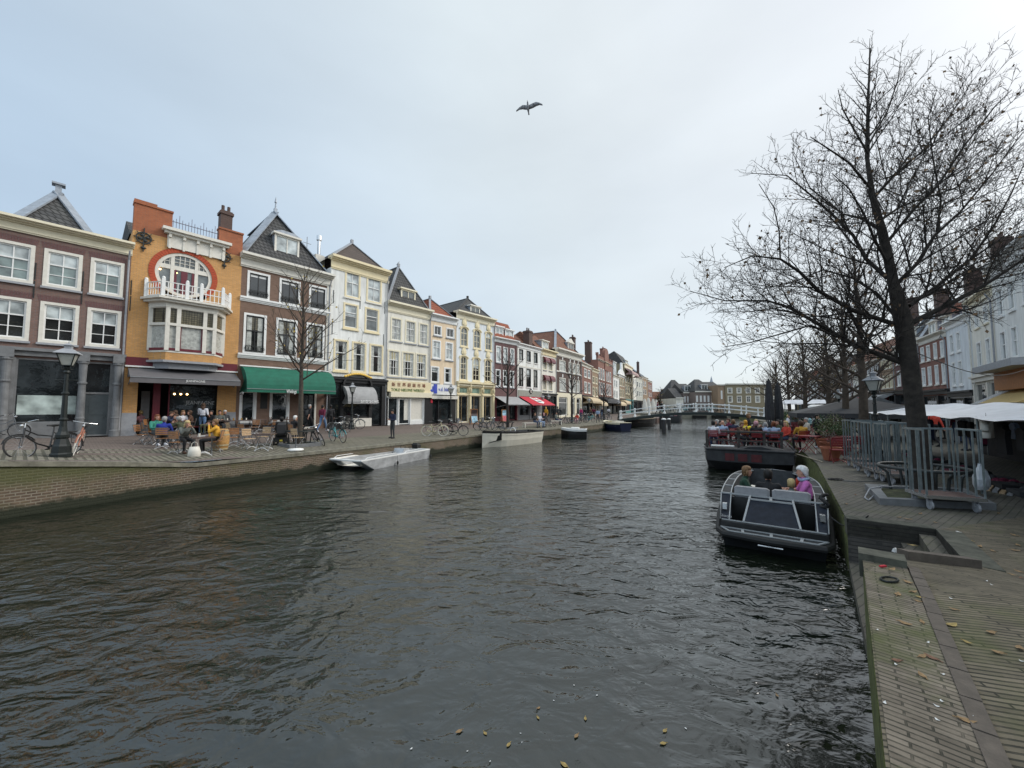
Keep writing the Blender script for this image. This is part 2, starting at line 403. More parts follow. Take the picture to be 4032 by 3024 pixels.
sheet('street', rr, rf, zr, m_slab, 6, kind='structure')
sheet('street', [f3, f2, V((17.5, 12, 0)), V((27, 21, 0))], [V((34, -4, 0)), V((34, 6, 0)), V((34, 12, 0)), V((34, 20, 0))], zr, m_slab, 6, kind='structure')
sheet('street', [V((7, -10, 0)), V((13, -2, 0)), f3], [V((40, -20, 0)), V((38, -8, 0)), V((34, -4, 0))], zr, m_paver2, 6, kind='structure')
e1 = (RE[2] - RE[1]).normalized(); en = V((e1.y, -e1.x, 0))
strip = [NB, RE[1], RE[2] - e1 * .28]
g0 = at(3640, 2320, 1.17); g1 = at(3910, 3024, 1.2)
wd = ((at(3880, 3024, 1.2) - RE[1]).dot(en)); wd = max(.3, wd)
poly_sheet('quay_strip', [(NB, NB + en * wd, RE[2] - e1 * .25 + en * wd, RE[2] - e1 * .25)], m_paver, dz=.005, sub=16, kind='structure')
gb = MB()
s = -1.0; Lr = (RE[2] - RE[1]).length
while s < Lr - .3:
    l = U(.22, .34); a = RE[1] + e1 * s + en * (wd + .004 + U(0, .006)); b = a + e1 * (l - .012); z0 = zr(a)
    w = .085
    c_ = b + en * w; d_ = a + en * w
    B = [(p.x, p.y, zr(p) - .02) for p in (a, b, c_, d_)]; T = [(p.x, p.y, zr(p) + .012 + U(0, .005)) for p in (a, b, c_, d_)]
    gb.face(T); [gb.face([B[k], B[(k+1)%4], T[(k+1)%4], T[k]]) for k in range(4)]
    s += l
gb.build('gutter_band', m_gutter, kind='structure')
# edge rollers of brick at the head of the near strip and a stone block
mb = MB()
a = RE[2] - e1 * .26; 
mb.M = Matrix.Translation((a.x, a.y, 0)) @ Matrix.Rotation(atan2(e1.y, e1.x), 4, 'Z')
mb.box(0, .25, -wd, .03, 1.0, 1.25)
mb.build('stone_block', m_slabd, label='mossy stone block closing the near quay strip by the steps', cat='stone block')
# stairs down to the water in the recess
st = thing('water_stairs', 'stone steps sunk into the quay beside the sloop leading down to the water', 'steps', (i1.x, i1.y, 0))
def wallq(mb, a, b, z0, z1a, z1b): mb.face([(a.x - i1.x, a.y - i1.y, z0), (b.x - i1.x, b.y - i1.y, z0), (b.x - i1.x, b.y - i1.y, z1b), (a.x - i1.x, a.y - i1.y, z1a)])
m_stairw = brick('stair_wall_brick', (.055, .05, .045), (.075, .068, .06), (.035, .033, .03), stains=.4)
mb = MB(); wallq(mb, i1, i2, -1, zr(i1), zr(i2)); wallq(mb, i2, i3, -1, zr(i2), zr(i3)); wallq(mb, i3, i0, -1, zr(i3), zr(i0)); mb.build('side_wall', m_stairw, st)
mb = MB()
for k, (t0, t1, z) in enumerate(((0, .42, .16), (.42, .62, .42), (.62, .82, .62), (.82, 1, .80))):
    p = [i1.lerp(i2, t0), i1.lerp(i2, t1), i0.lerp(i3, t1), i0.lerp(i3, t0)]
    T = [(q.x - i1.x, q.y - i1.y, z) for q in p]; B = [(x, y, -1) for x, y, _ in T]
    mb.face(T); [mb.face([B[j], B[(j+1)%4], T[(j+1)%4], T[j]]) for j in range(4)]
mb.build('tread', m_slab, st)
mb = MB()
def rail(a, b, w, z, h):
    d = (b - a).normalized(); n = V((-d.y, d.x, 0)) * w
    p = [a, b, b + n, a + n]; T = [(q.x - i1.x, q.y - i1.y, zr(q) + h) for q in p]; B = [(x, y, zz - .3) for x, y, zz in T]
    mb.face(T); [mb.face([B[j], B[(j+1)%4], T[(j+1)%4], T[j]]) for j in range(4)]
rail(i2, i1, -.28, 0, .012); rail(i3, i2, -.28, 0, .014)
mb.build('edge_stone', m_slabd, st)
mb = MB(); rail(i4.lerp(i0, .1), i3, -.16, 0, .10); mb.build('brick_kerb', m_gutter, st)
# water
def water():
    m = bpy.data.materials.new('canal_water'); m.use_nodes = True; nt = m.node_tree; N = nt.nodes; L = nt.links; b = N['Principled BSDF']
    b.inputs['Base Color'].default_value = (.007, .010, .006, 1); b.inputs['Roughness'].default_value = .05; b.inputs['IOR'].default_value = 1.85
    tc = N.new('ShaderNodeTexCoord'); hs = []
    for sc_, stx, rz, amp in ((.8, .7, 38, .27), (3.0, .68, 24, .19), (7.5, .6, 40, .05)):
        mp = N.new('ShaderNodeMapping'); mp.inputs['Rotation'].default_value = (0, 0, radians(rz)); mp.inputs['Scale'].default_value = (sc_ * stx, sc_, sc_)
        n = N.new('ShaderNodeTexNoise'); n.inputs['Scale'].default_value = 1; n.inputs['Detail'].default_value = 3; n.inputs['Roughness'].default_value = .5; n.inputs['Distortion'].default_value = .7
        L.new(tc.outputs['Object'], mp.inputs[0]); L.new(mp.outputs[0], n.inputs['Vector'])
        mu = N.new('ShaderNodeMath'); mu.operation = 'MULTIPLY'; mu.inputs[1].default_value = amp; L.new(n.outputs['Fac'], mu.inputs[0]); hs.append(mu)
    s = hs[0].outputs[0]
    pn = N.new('ShaderNodeTexNoise'); pn.inputs['Scale'].default_value = .13; pn.inputs['Detail'].default_value = 2; L.new(tc.outputs['Object'], pn.inputs['Vector'])
    pr = N.new('ShaderNodeMapRange'); pr.inputs[1].default_value = .38; pr.inputs[2].default_value = .62; pr.inputs[3].default_value = .35; pr.inputs[4].default_value = 1.25; L.new(pn.outputs['Fac'], pr.inputs[0])
    for h in hs[1:]:      # calm and ruffled patches
        q = N.new('ShaderNodeMath'); q.operation = 'MULTIPLY'; L.new(h.outputs[0], q.inputs[0]); L.new(pr.outputs[0], q.inputs[1])
        a = N.new('ShaderNodeMath'); L.new(s, a.inputs[0]); L.new(q.outputs[0], a.inputs[1]); s = a.outputs[0]
    bp = N.new('ShaderNodeBump'); bp.inputs['Strength'].default_value = 1; bp.inputs['Distance'].default_value = .46
    L.new(s, bp.inputs['Height']); L.new(bp.outputs[0], b.inputs['Normal'])
    return m
mb = MB(); mb.face([(-60, -40, 0), (120, -40, 0), (120, 170, 0), (-60, 170, 0)])
mb.build('water', water(), kind='structure')
mb = MB(); mb.face([(-900, -900, -1.25), (900, -900, -1.25), (900, 900, -1.25), (-900, 900, -1.25)])
mb.build('ground', mat('canal_bed_mud', (.05, .045, .035), .9), kind='structure')
# ------------------------------------------------------------------ houses
class House:
    def __init__(s, name, label, pa, pb, line=None, zb=1.3, depth=9, cat='house', group=None, A=None, B=None):
        s.A = A if A is not None else on_line(line or LF, pa); s.B = B if B is not None else on_line(line or LF, pb)
        s.A = V((s.A.x, s.A.y, zb)); s.B = V((s.B.x, s.B.y, zb)); s.zb = zb; s.D = depth
        d = s.B - s.A; s.W = d.length; s.d = d.normalized(); s.n = V((-s.d.y, s.d.x, 0))
        s.root = thing(name, label, cat, s.A, atan2(s.d.y, s.d.x), group)
    def L(s, px, py, v=0):
        """photo pixel -> (u along the facade, w above its base) on the plane v metres behind it"""
        r = ray(px, py); P = s.A + s.n * v; t = (P - CAM).dot(s.n) / r.dot(s.n); q = CAM + r * t - s.A
        return q.dot(s.d), q.z
    def ux(s, px, v=0):
        return s.L(px, HY - 20, v)[0]
    def rows(s, xs, ya, yb):
        a = s.L(xs[0][0], ya); b = s.L(xs[0][0], yb)
        return [(s.ux(x0), s.ux(x1), b[1], a[1]) for x0, x1 in xs]
    def wall(s, m, top, holes=(), bottom=-.6, reveal=.16, name='wall', u0=None, u1=None, D=None, back=True):
        u0 = 0 if u0 is None else u0; u1 = s.W if u1 is None else u1; D = D or s.D
        hs = [(max(u0, a), min(u1, b), max(bottom, c), min(top, d)) for a, b, c, d in holes]
        us = sorted(set([u0, u1] + [x for h in hs for x in h[:2]])); ws = sorted(set([bottom, top] + [x for h in hs for x in h[2:]]))
        mb = MB()
        for i in range(len(us) - 1):
            for j in range(len(ws) - 1):
                cu = (us[i] + us[i+1]) / 2; cw = (ws[j] + ws[j+1]) / 2
                if any(a < cu < b and c < cw < d for a, b, c, d in hs): continue
                mb.face([(us[i], 0, ws[j]), (us[i+1], 0, ws[j]), (us[i+1], 0, ws[j+1]), (us[i], 0, ws[j+1])])
        for a, b, c, d in hs:
            r = reveal
            mb.face([(a, 0, c), (a, r, c), (a, r, d), (a, 0, d)]); mb.face([(b, 0, c), (b, 0, d), (b, r, d), (b, r, c)])
            mb.face([(a, 0, d), (a, r, d), (b, r, d), (b, 0, d)]); mb.face([(a, 0, c), (b, 0, c), (b, r, c), (a, r, c)])
        mb.face([(u0, 0, bottom), (u0, 0, top), (u0, D, top), (u0, D, bottom)]); mb.face([(u1, 0, bottom), (u1, D, bottom), (u1, D, top), (u1, 0, top)])
        if back: mb.face([(u0, D, bottom), (u0, D, top), (u1, D, top), (u1, D, bottom)])
        mb.face([(u0, 0, top), (u1, 0, top), (u1, D, top), (u0, D, top)])
        return mb.build(name, m, s.root)
    def win(s, h, fm=m_white, sm=None, gm=g_dark, fw=.09, tr=.42, hb=(), vb=(.5,), sill=m_sill, blind=0, bm=None, proud=.03, arch=False, leadtop=None, bars=.03, curtain=0, name='window'):
        """h = opening; tr = height fraction of the meeting rail, hb extra bars, vb upright bars"""
        a, b, c, d = h; sm = sm or fm; W = b - a; H = d - c; rr0 = R()
        if not (blind or curtain or leadtop) and gm in (g_dark, g_mid) and H > 1.1:
            if rr0 < .22: blind = U(.18, .5)
            elif rr0 < .6: curtain = U(.12, .24)
        mb = MB(); mb.mi = 0; y0, y1 = -proud, .12
        mb.box(a, a + fw, y0, y1, c, d); mb.box(b - fw, b, y0, y1, c, d); mb.box(a + fw, b - fw, y0, y1, d - fw, d); mb.box(a + fw, b - fw, y0, y1, c, c + fw)
        mb.mi = 1; w2 = max(.035, fw * .5); A, B, C, D_ = a + fw, b - fw, c + fw, d - fw
        mb.box(A, A + w2, .04, .10, C, D_); mb.box(B - w2, B, .04, .10, C, D_); mb.box(A + w2, B - w2, .04, .10, D_ - w2, D_); mb.box(A + w2, B - w2, .04, .10, C, C + w2)
        if tr: z = D_ - (D_ - C) * tr; mb.box(A + w2, B - w2, .03, .095, z - .03, z + .03)
        for t in hb: z = D_ - (D_ - C) * t; mb.box(A + w2, B - w2, .05, .09, z - bars / 2, z + bars / 2)
        for t in vb: x = A + (B - A) * t; mb.box(x - bars / 2 - .005, x + bars / 2 + .005, .048, .092, C + w2, D_ - w2)
        if sill: mb.mi = 2; mb.box(a - .05, b + .05, -proud - .07, -.002, c - .10, c - .003)
        o = mb.build(name, [fm, sm, sill or fm], s.root)
        p = MB().box(A, B, .085, .11, C, D_)
        p.build('pane', gm, o)
        if blind:
            z = D_ - (D_ - C) * blind; MB().box(A + w2 + .01, B - w2 - .01, .0815, .0835, z, D_ - w2 - .005).build('blind', bm or g_blind, o)
        if leadtop:
            z = D_ - (D_ - C) * leadtop; MB().box(A + w2 + .01, B - w2 - .01, .0815, .0835, z + .03, D_ - w2 - .005).build('leaded_light', g_lead, o)
        if curtain:
            for q, (x0, x1) in enumerate(((A + w2, A + w2 + W * curtain), (B - w2 - W * curtain, B - w2))):
                MB().box(x0 + .006, x1 - .006, .078, .081, C + w2 + .01, D_ - w2 - W * .02).build('curtain', g_curt, o)
        return o
    def wins(s, hs, **k): return [s.win(h, **k) for h in hs]
    def trim(s, w0, w1, proj, m, name='moulding', u0=None, u1=None, ov=.0, back=.0):
        u0 = -ov if u0 is None else u0; u1 = s.W + ov if u1 is None else u1
        return MB().box(u0, u1, -proj, back, w0, w1).build(name, m, s.root)
    def cornice(s, top, hh, m, proj=.45, ov=.08, frieze=True, brackets=0, steps=None):
        mb = MB(); u0, u1 = -ov, s.W + ov
        for k, (f0, f1, p) in enumerate(steps or ((.0, .10, .07), (.10, .16, .11), (.16, .62, .05), (.62, .72, .16), (.72, .82, .30), (.82, 1.0, 1.0))):
            q = p * proj if p == 1.0 else p * proj / .45
            mb.box(u0 + (.05 if k < 3 else 0), u1 - (.05 if k < 3 else 0), -q, -.003 if k < 5 else .4, top - hh + hh * f0, top - hh + hh * f1 - .002)
        for k in range(brackets):
            u = s.W * (k + .5) / brackets; mb.box(u - .07, u + .07, -proj * .6, -.05, top - hh * .45, top - hh * .2)
        s.pipe(top, m_sill if m is not m_white else m_offw)
        return mb.build('cornice', m, s.root)
    def pipe(s, top, m=m_sill):
        u = s.W - .09; MB().tube([(u, -.09, .05), (u, -.09, top - .9), (u, -.3, top - .45)], .045, 6).build('drainpipe', m, s.root)
    def hip(s, z, h, m, front=None, ridge_back=None, ov=.0, cap=m_lead, capw=.22, u=None, setb=.1, D=None, eave=True):
        """hipped end towards the street, ridge running back from it"""
        W = s.W; D = D or s.D; f = front if front is not None else W * .45; rb = ridge_back or D; u = W / 2 if u is None else u
        a, b, c, d = (-ov, setb, z), (W + ov, setb, z), (W + ov, D, z), (-ov, D, z); p, q = (u, setb + f, z + h), (u, rb, z + h)
        mb = MB(); mb.face([a, b, p]); mb.face([b, c, q, p]); mb.face([d, a, p, q]); mb.face([c, d, q])
        o = mb.build('roof', m, s.root)
        if cap:
            k = MB(); k.bar(V(a) + V((0, 0, .04)), V(p) + V((0, 0, .04)), capw, .06); k.bar(V(b) + V((0, 0, .04)), V(p) + V((0, 0, .04)), capw, .06); k.bar(V(p) + V((0, 0, .03)), V(q) + V((0, 0, .03)), capw * .6, .06)
            k.box(u - .1, u + .1, setb + f - .1, setb + f + .1, z + h, z + h + .3); k.build('ridge_cap', cap, o)
        return o
    def ridge(s, z, h, m, setb=.2, run=3.0, D=None, ov=.06, flat=None):
        """slope rising from the street to a ridge parallel with it"""
        W = s.W; D = D or s.D; mb = MB(); r = setb + run; b2 = r + (flat or .0)
        mb.face([(-ov, setb, z), (W + ov, setb, z), (W + ov, r, z + h), (-ov, r, z + h)])
        if flat: mb.face([(-ov, r, z + h), (W + ov, r, z + h), (W + ov, b2, z + h), (-ov, b2, z + h)])
        mb.face([(-ov, b2, z + h), (W + ov, b2, z + h), (W + ov, D, z), (-ov, D, z)])
        mb.face([(-ov, setb, z), (-ov, r, z + h), (-ov, b2, z + h), (-ov, D, z)]); mb.face([(W + ov, D, z), (W + ov, b2, z + h), (W + ov, r, z + h), (W + ov, setb, z)])
        return mb.build('roof', m, s.root)
    def dormer(s, u0, u1, z0, z1, v0, back=2.5, fm=m_cream, gm=g_mid, side=m_lead, vb=(.5,), ped=False, roofm=None):
        mb = MB(); mb.mi = 0; t = .12
        mb.box(u0, u0 + t, v0, v0 + .1, z0, z1); mb.box(u1 - t, u1, v0, v0 + .1, z0, z1); mb.box(u0 + t, u1 - t, v0, v0 + .1, z1 - t, z1); mb.box(u0 + t, u1 - t, v0, v0 + .1, z0, z0 + t)
        for f in vb: x = u0 + (u1 - u0) * f; mb.box(x - .03, x + .03, v0 + .02, v0 + .09, z0 + t, z1 - t)
        mb.box(u0 - .12, u1 + .12, v0 - .15, v0 + .4, z1, z1 + .12)
        if ped: mb.prism([(u0 - .12, z1 + .12), (u1 + .12, z1 + .12), ((u0 + u1) / 2, z1 + .12 + (u1 - u0) * .3)], v0 - .1, v0 + .4)
        mb.mi = 1; mb.box(u0 + .01, u1 - .01, v0 + .1, v0 + back, z0 - .3, z1 - .002)
        mb.box(u0 - .1, u1 + .1, v0 + .4, v0 + back, z1 + .01, z1 + .1)
        o = mb.build('dormer', [fm, side], s.root)
        MB().box(u0 + t, u1 - t, v0 + .06, v0 + .085, z0 + t, z1 - t).build('pane', gm, o)
        return o
    def shop(s, w0, w1, bays, m, fascia=None, fm=None, base=.5, bm=None, proj=.12, gm=g_shop, door=None, pil=.16, name='shopfront'):
        """bays: (u0,u1,'w' window | 'd' door); frame m, fascia from w1 up"""
        mb = MB(); u0 = 0.02; u1 = s.W - .02
        mb.box(u0, u1, .02, .16, w1 - .02, w1 + .12)
        prev = u0
        for (a, b, k) in list(bays) + [(u1, u1, 'e')]:
            if a - prev > .03: mb.box(prev, a, -proj, .14, w0, w1)
            prev = b
            if k == 'e': break
            z = w0 + (base if k == 'w' else .05)
            if k == 'w': mb.box(a, b, -proj * .5, .13, w0, z)
            f = .07
            mb.box(a, a + f, .0, .12, z, w1); mb.box(b - f, b, .0, .12, z, w1); mb.box(a + f, b - f, .0, .12, w1 - f, w1); mb.box(a + f, b - f, 0, .12, z, z + f)
            if k == 'd': mb.box(a + f, b - f, .01, .11, w0 + 2.15, w0 + 2.25)
        o = mb.build(name, m, s.root)
        for (a, b, k) in bays:
            z = w0 + (base if k == 'w' else .05)
            if k == 'd' and door:
                dd = MB(); dd.box(a + .07, b - .07, .05, .09, w0 + .05, w0 + 2.15)
                for q in ((.35, 1.0), (1.12, 2.0)): dd.box(a + .22, b - .22, .035, .05, w0 + q[0], w0 + q[1])
                dd.box(b - .2, b - .16, .0, .05, w0 + 1.0, w0 + 1.15)
                dd.build('door', door, s.root)
                MB().box(a + .07, b - .07, .06, .09, w0 + 2.25, w1 - .07).build('pane', gm, o)
            else:
                MB().box(a + .07, b - .07, .06, .09, z + .07, w1 - .07).build('pane' if k == 'w' else 'door_pane', gm, o)
        if fascia:
            mb = MB(); mb.box(0, s.W, -proj - .05, .1, w1 + .1, fascia); mb.box(-.02, s.W + .02, -proj - .18, .1, fascia - .12, fascia + .02)
            mb.build('fascia', fm or m, s.root)
        return o
    def awning(s, u0, u1, wt, wb, out, m, valance=.22, curve=0, sides=True, stripes=None):
        mb = MB(); n = 8 if curve else 1; P = []
        for k in range(n + 1):
            t = k / n
            if curve: P.append((-out * sin(t * pi / 2), wb + (wt - wb) * cos(t * pi / 2)))
            else: P.append((-out * t, wt + (wb - wt) * t))
        for (v0, z0), (v1, z1) in zip(P, P[1:]): mb.face([(u0, v0, z0), (u1, v0, z0), (u1, v1, z1), (u0, v1, z1)])
        if valance:
            nn = max(6, int((u1 - u0) / .25)); v, z = P[-1]
            for k in range(nn):
                a = u0 + (u1 - u0) * k / nn; b = u0 + (u1 - u0) * (k + 1) / nn; mb.face([(a, v, z), (b, v, z), (b, v - .01, z - valance), (a, v - .01, z - valance)])
        if sides:
            for u in (u0, u1): mb.face([(u, v, z) for v, z in P] + [(u, 0, P[-1][1] - (valance if curve else 0))] + ([(u, P[-1][0], P[-1][1] - valance)] if curve else []))
        o = mb.build('awning', m, s.root)
        k = MB()
        for u in (u0 + .06, u1 - .06): k.bar((u, -.02, P[-1][1] - .35), (u, P[-1][0] + .05, P[-1][1] - .02), .04)
        k.box(u0, u1, P[-1][0] - .03, P[-1][0] + .03, P[-1][1] - .03, P[-1][1] + .005); k.build('awning_arm', m_grey, o)
        return o
    def chimney(s, u, v, z0, z1, w=.7, m=m_dkbr, pots=2):
        mb = MB(); mb.box(u - w / 2, u + w / 2, v - w / 2, v + w / 2, z0, z1); mb.box(u - w / 2 - .06, u + w / 2 + .06, v - w / 2 - .06, v + w / 2 + .06, z1 - .25, z1 - .08)
        for k in range(pots): mb.lathe([(.11, 0), (.13, .05), (.09, .1), (.09, .4)], 8, (u - w / 4 + (k * w / 2 if pots > 1 else w / 4), v, z1))
        return mb.build('chimney', m, s.root)
def text(body, size, m, parent, loc, rx=pi / 2, rz=0, ext=.012, name='lettering', align='CENTER', sx=1, fit=0):
    cu = bpy.data.curves.new('txt', 'FONT'); cu.body = body; cu.size = size; cu.extrude = ext; cu.align_x = align; cu.align_y = 'CENTER'; cu.resolution_u = 2
    t = bpy.data.objects.new('txt', cu); col.objects.link(t); bpy.context.view_layer.update()
    me = bpy.data.meshes.new_from_object(t.evaluated_get(bpy.context.evaluated_depsgraph_get())); bpy.data.objects.remove(t); bpy.data.curves.remove(cu)
    me.materials.clear(); me.materials.append(m); o = bpy.data.objects.new(name, me); col.objects.link(o); o.parent = parent
    if fit: xs = [v.co.x for v in me.vertices]; sx = fit / (max(xs) - min(xs))
    o.location = loc; o.rotation_euler = (rx, 0, rz); o.scale = (sx, 1, 1); return o
m_green = mat('dark_green_canvas', (.008, .115, .072), .8, var=.15, scale=3)
m_greyc = mat('grey_canvas', (.115, .11, .115), .85, var=.12, scale=3)
m_lgreyc = mat('light_grey_canvas', (.32, .32, .32), .85, var=.12, scale=3)
m_redc = mat('red_canvas', (.50, .02, .04), .8, var=.1)
m_beigec = mat('beige_canvas', (.50, .40, .26), .85, var=.12)
m_darkc = mat('black_canvas', (.028, .029, .032), .85, var=.25)
m_goldl = mat('gilding', (.65, .42, .08), .45, metal=.3, var=.2)
m_letw = mat('white_letters', (.8, .8, .78), .5, var=0)
m_letg = mat('green_letters', (.06, .14, .03), .5, var=0)
m_letr = mat('brown_letters', (.22, .06, .03), .5, var=0)
m_letb = mat('blue_letters', (.04, .07, .42), .5, var=0)
m_letk = mat('dark_letters', (.05, .05, .05), .5, var=0)
m_lamp_on = mat('warm_bulb', (1, .62, .25), .4, var=0, emit=6)
# --- A: dark brick house at the left edge
H = House('canal_house', 'dark red brick house with grey stone shopfront and door at the left edge', 0, 484, A=on_line(LF, 484) - ad * 15.5, B=on_line(LF, 484), zb=zl(on_line(LF, 300)))
def WA(xs, ya, yb): return H.rows(xs, ya, yb)
r1 = [(134, 290), (316, 457)]; h1 = H.rows([(316, 457)], 1004, 1148)[0]; h2 = H.rows([(307, 450)], 1204, 1360)[0]
us = [(H.ux(320), H.ux(457)), (H.ux(130), H.ux(288))]; pw = us[0][0] - us[1][0]; us.append((us[1][0] - pw, us[1][1] - pw)); us.append((us[2][0] - pw, us[2][1] - pw))
W1 = [(a, b, h1[2], h1[3]) for a, b in us]; W2 = [(a, b, h2[2], h2[3]) for a, b in us]
top = H.L(0, 834)[1]; top2 = H.L(495, 965)[1]; top = (top + top2) / 2
sc_ = H.L(440, 1396)[1]
H.wall(m_brown, top - .2, W1 + W2 + [(.1, H.W - .1, -.3, sc_ - .45)])
for h in W1: H.win(h, m_offw, m_white, g_green, fw=.13, tr=.38, hb=(.69,), blind=.36)
for h in W2: H.win(h, m_offw, m_white, g_dark, fw=.13, tr=.38, hb=(.69,), blind=.36)
H.cornice(top, top - H.L(495, 1004)[1], m_cream, proj=.5)
for h in W1 + W2:
    mb = MB(); n_ = 16
    for k in range(n_): a = h[0] - .05 + (h[1] - h[0] + .1) * k / n_; mb.prism([(a, h[3] + .01), (a + (h[1] - h[0] + .1) / n_ - .012, h[3] + .01), (a + (h[1] - h[0] + .1) / n_ - .012 + (k - 8) * .008, h[3] + .30), (a + (k - 8) * .008, h[3] + .30)], -.012, -.0005)
    mb.build('brick_arch', m_purple, H.root)
for u in (us[0][0] - .22, us[1][0] - .22, us[0][1] + .3):
    for z in (h2[3] + .5, h1[3] - 1.2): MB().box(u - .02, u + .02, -.03, -.001, z - .4, z + .4).build('wall_anchor', m_iron, H.root)
uu = H.ux; dz0, dz1 = uu(325), uu(434)
bays = [(uu(50), uu(312), 'w'), (dz0, dz1, 'd')]; sw = uu(312) - uu(50)
bays = [(uu(50) - .55 - sw, uu(50) - .45, 'w')] + bays
H.shop(0, sc_ - .45, [b for b in bays], m_greyst, fascia=sc_, base=.75, door=m_door, proj=.1)
for u in (uu(50) - .25, uu(318), uu(455), uu(50) - .95 - sw):
    mb = MB(); mb.lathe([(.2, 0), (.2, .3), (.15, .36), (.155, .9), (.17, .92), (.17, .97), (.15, 1.0), (.13, 2.6), (.17, 2.65), (.17, 2.72), (.13, 2.75), (.15, sc_ - .62), (.2, sc_ - .55), (.2, sc_ - .46)], 14, (u, -.22, 0))
    mb.box(u - .2, u + .2, -.42, -.04, sc_ - .46, sc_ - .05)
    mb.build('column', m_greyst, H.root)
MB().box(uu(52) + .1, uu(312) - .1, .045, .055, 1.15, 2.05).build('frosted_film', glass('frosted_film', (.36, .42, .40), .2), H.root)
MB().box(uu(50) - .45 - sw, uu(50) - .65, .045, .055, 1.15, 2.6).build('frosted_film', MATS['frosted_film'], H.root)
o = H.hip(top - .05, 4.2, m_tile, front=2.6, capw=.4, ov=0)
bpy.data.objects.remove(o.children[0]); bpy.data.objects.remove(o)
# its pyramid roof, seen behind the cornice
ua, wa_ = H.L(230, 752, 4.0); ub = H.L(100, 840, 1.5)[0]; uc = H.L(352, 915, 1.5)[0]; hw = (uc - ub) / 2 + .5
mb = MB(); z = top - .1; zz = wa_ - .15
for q in (((ua - hw, 1.4, z), (ua + hw, 1.4, z)), ((ua + hw, 1.4, z), (ua + hw, 8.9, z)), ((ua + hw, 8.9, z), (ua - hw, 8.9, z)), ((ua - hw, 8.9, z), (ua - hw, 1.4, z))): mb.face([q[0], q[1], (ua, 4.0, zz)])
o = mb.build('roof', m_tile, H.root)
mb = MB()
for q in ((ua - hw, 1.4, z), (ua + hw, 1.4, z), (ua + hw, 8.9, z), (ua - hw, 8.9, z)): mb.bar(V(q) + V((0, 0, .05)), V((ua, 4.0, zz + .05)), .42, .08)
mb.box(ua - .12, ua + .12, 3.88, 4.12, zz, zz + .45); mb.box(ua - .25, ua + .25, 3.75, 4.25, zz + .45, zz + .55); mb.build('ridge_cap', m_lead, o)
# --- B: yellow brick cafe
H = House('cafe_house', 'yellow brick cafe with round red-rimmed window, white balcony and grey awning', 484, 930, zb=zl(on_line(LF, 700)))
uu = H.ux; W = H.W
zt = H.L(508, 800)[1]; zt = (zt + H.L(930, 905)[1]) / 2
zor = (H.L(504, 905)[1] + H.L(931, 1000)[1]) / 2; zgap = H.L(735, 935)[1] - .1
ug0, ug1 = H.ux(640), H.ux(832)
zaw = (H.L(486, 1445)[1] + H.L(911, 1468)[1]) / 2
cu_, cw_ = H.L(727, 1085); ro = (H.ux(862) - H.ux(588)) / 2; ri = (H.ux(838) - H.ux(610)) / 2
zbal = (H.L(573, 1165)[1] + H.L(860, 1222)[1]) / 2
# wall with round opening: outline plate built as ring cells
mb = MB(); n_ = 40; ring = []
sq = [cu_ - ro - .25, cu_ + ro + .25, zbal - .6, zor]
def on_sq(a):
    dx, dz = cos(a), sin(a); t = 1e9
    for lim, dd, cc in ((sq[0], dx, cu_), (sq[1], dx, cu_), (sq[2], dz, cw_), (sq[3], dz, cw_)):
        if abs(dd) > 1e-6:
            tt = (lim - cc) / dd
            if tt > 1e-6: t = min(t, tt)
    return (cu_ + dx * t, 0, cw_ + dz * t)
angs = sorted([2 * pi * k / n_ for k in range(n_)] + [atan2(z - cw_, x - cu_) % (2 * pi) for x in sq[:2] for z in sq[2:]])
def cp(a, r, v=0): return (cu_ + cos(a) * r, v, cw_ + sin(a) * r)
for a, b in zip(angs, angs[1:] + [angs[0] + 2 * pi]):
    mb.face([cp(a, ro), cp(b, ro), on_sq(b), on_sq(a)])
    mb.face([cp(a, ri), cp(b, ri), cp(b, ri, .25), cp(a, ri, .25)][::-1])
for (a, b, c, d) in ((0, sq[0], -.6, zor), (sq[1], W, -.6, zor), (sq[0], sq[1], zaw + .55, sq[2])): mb.face([(a, 0, c), (b, 0, c), (b, 0, d), (a, 0, d)])
D = H.D
mb.face([(0, 0, -.6), (0, 0, zor), (0, D, zor), (0, D, -.6)]); mb.face([(W, 0, -.6), (W, D, -.6), (W, D, zor), (W, 0, zor)]); mb.face([(0, D, -.6), (0, D, zor), (W, D, zor), (W, D, -.6)]); mb.face([(0, 0, zor), (W, 0, zor), (W, D, zor), (0, D, zor)])
mb.build('wall', m_yel, H.root)
mb = MB()
for k in range(64):
    a, b = 2 * pi * k / 64, 2 * pi * (k + 1) / 64 - .008
    if sin(a) > -.72: mb.face([cp(a, ri, -.03), cp(b, ri, -.03), cp(b, ro, -.03), cp(a, ro, -.03)]); mb.face([cp(a, ro, -.03), cp(b, ro, -.03), cp(b, ro, -.001), cp(a, ro, -.001)]); mb.face([cp(a, ri, -.001), cp(b, ri, -.001), cp(b, ri, -.03), cp(a, ri, -.03)])
mb.build('brick_arch', m_arch, H.root)
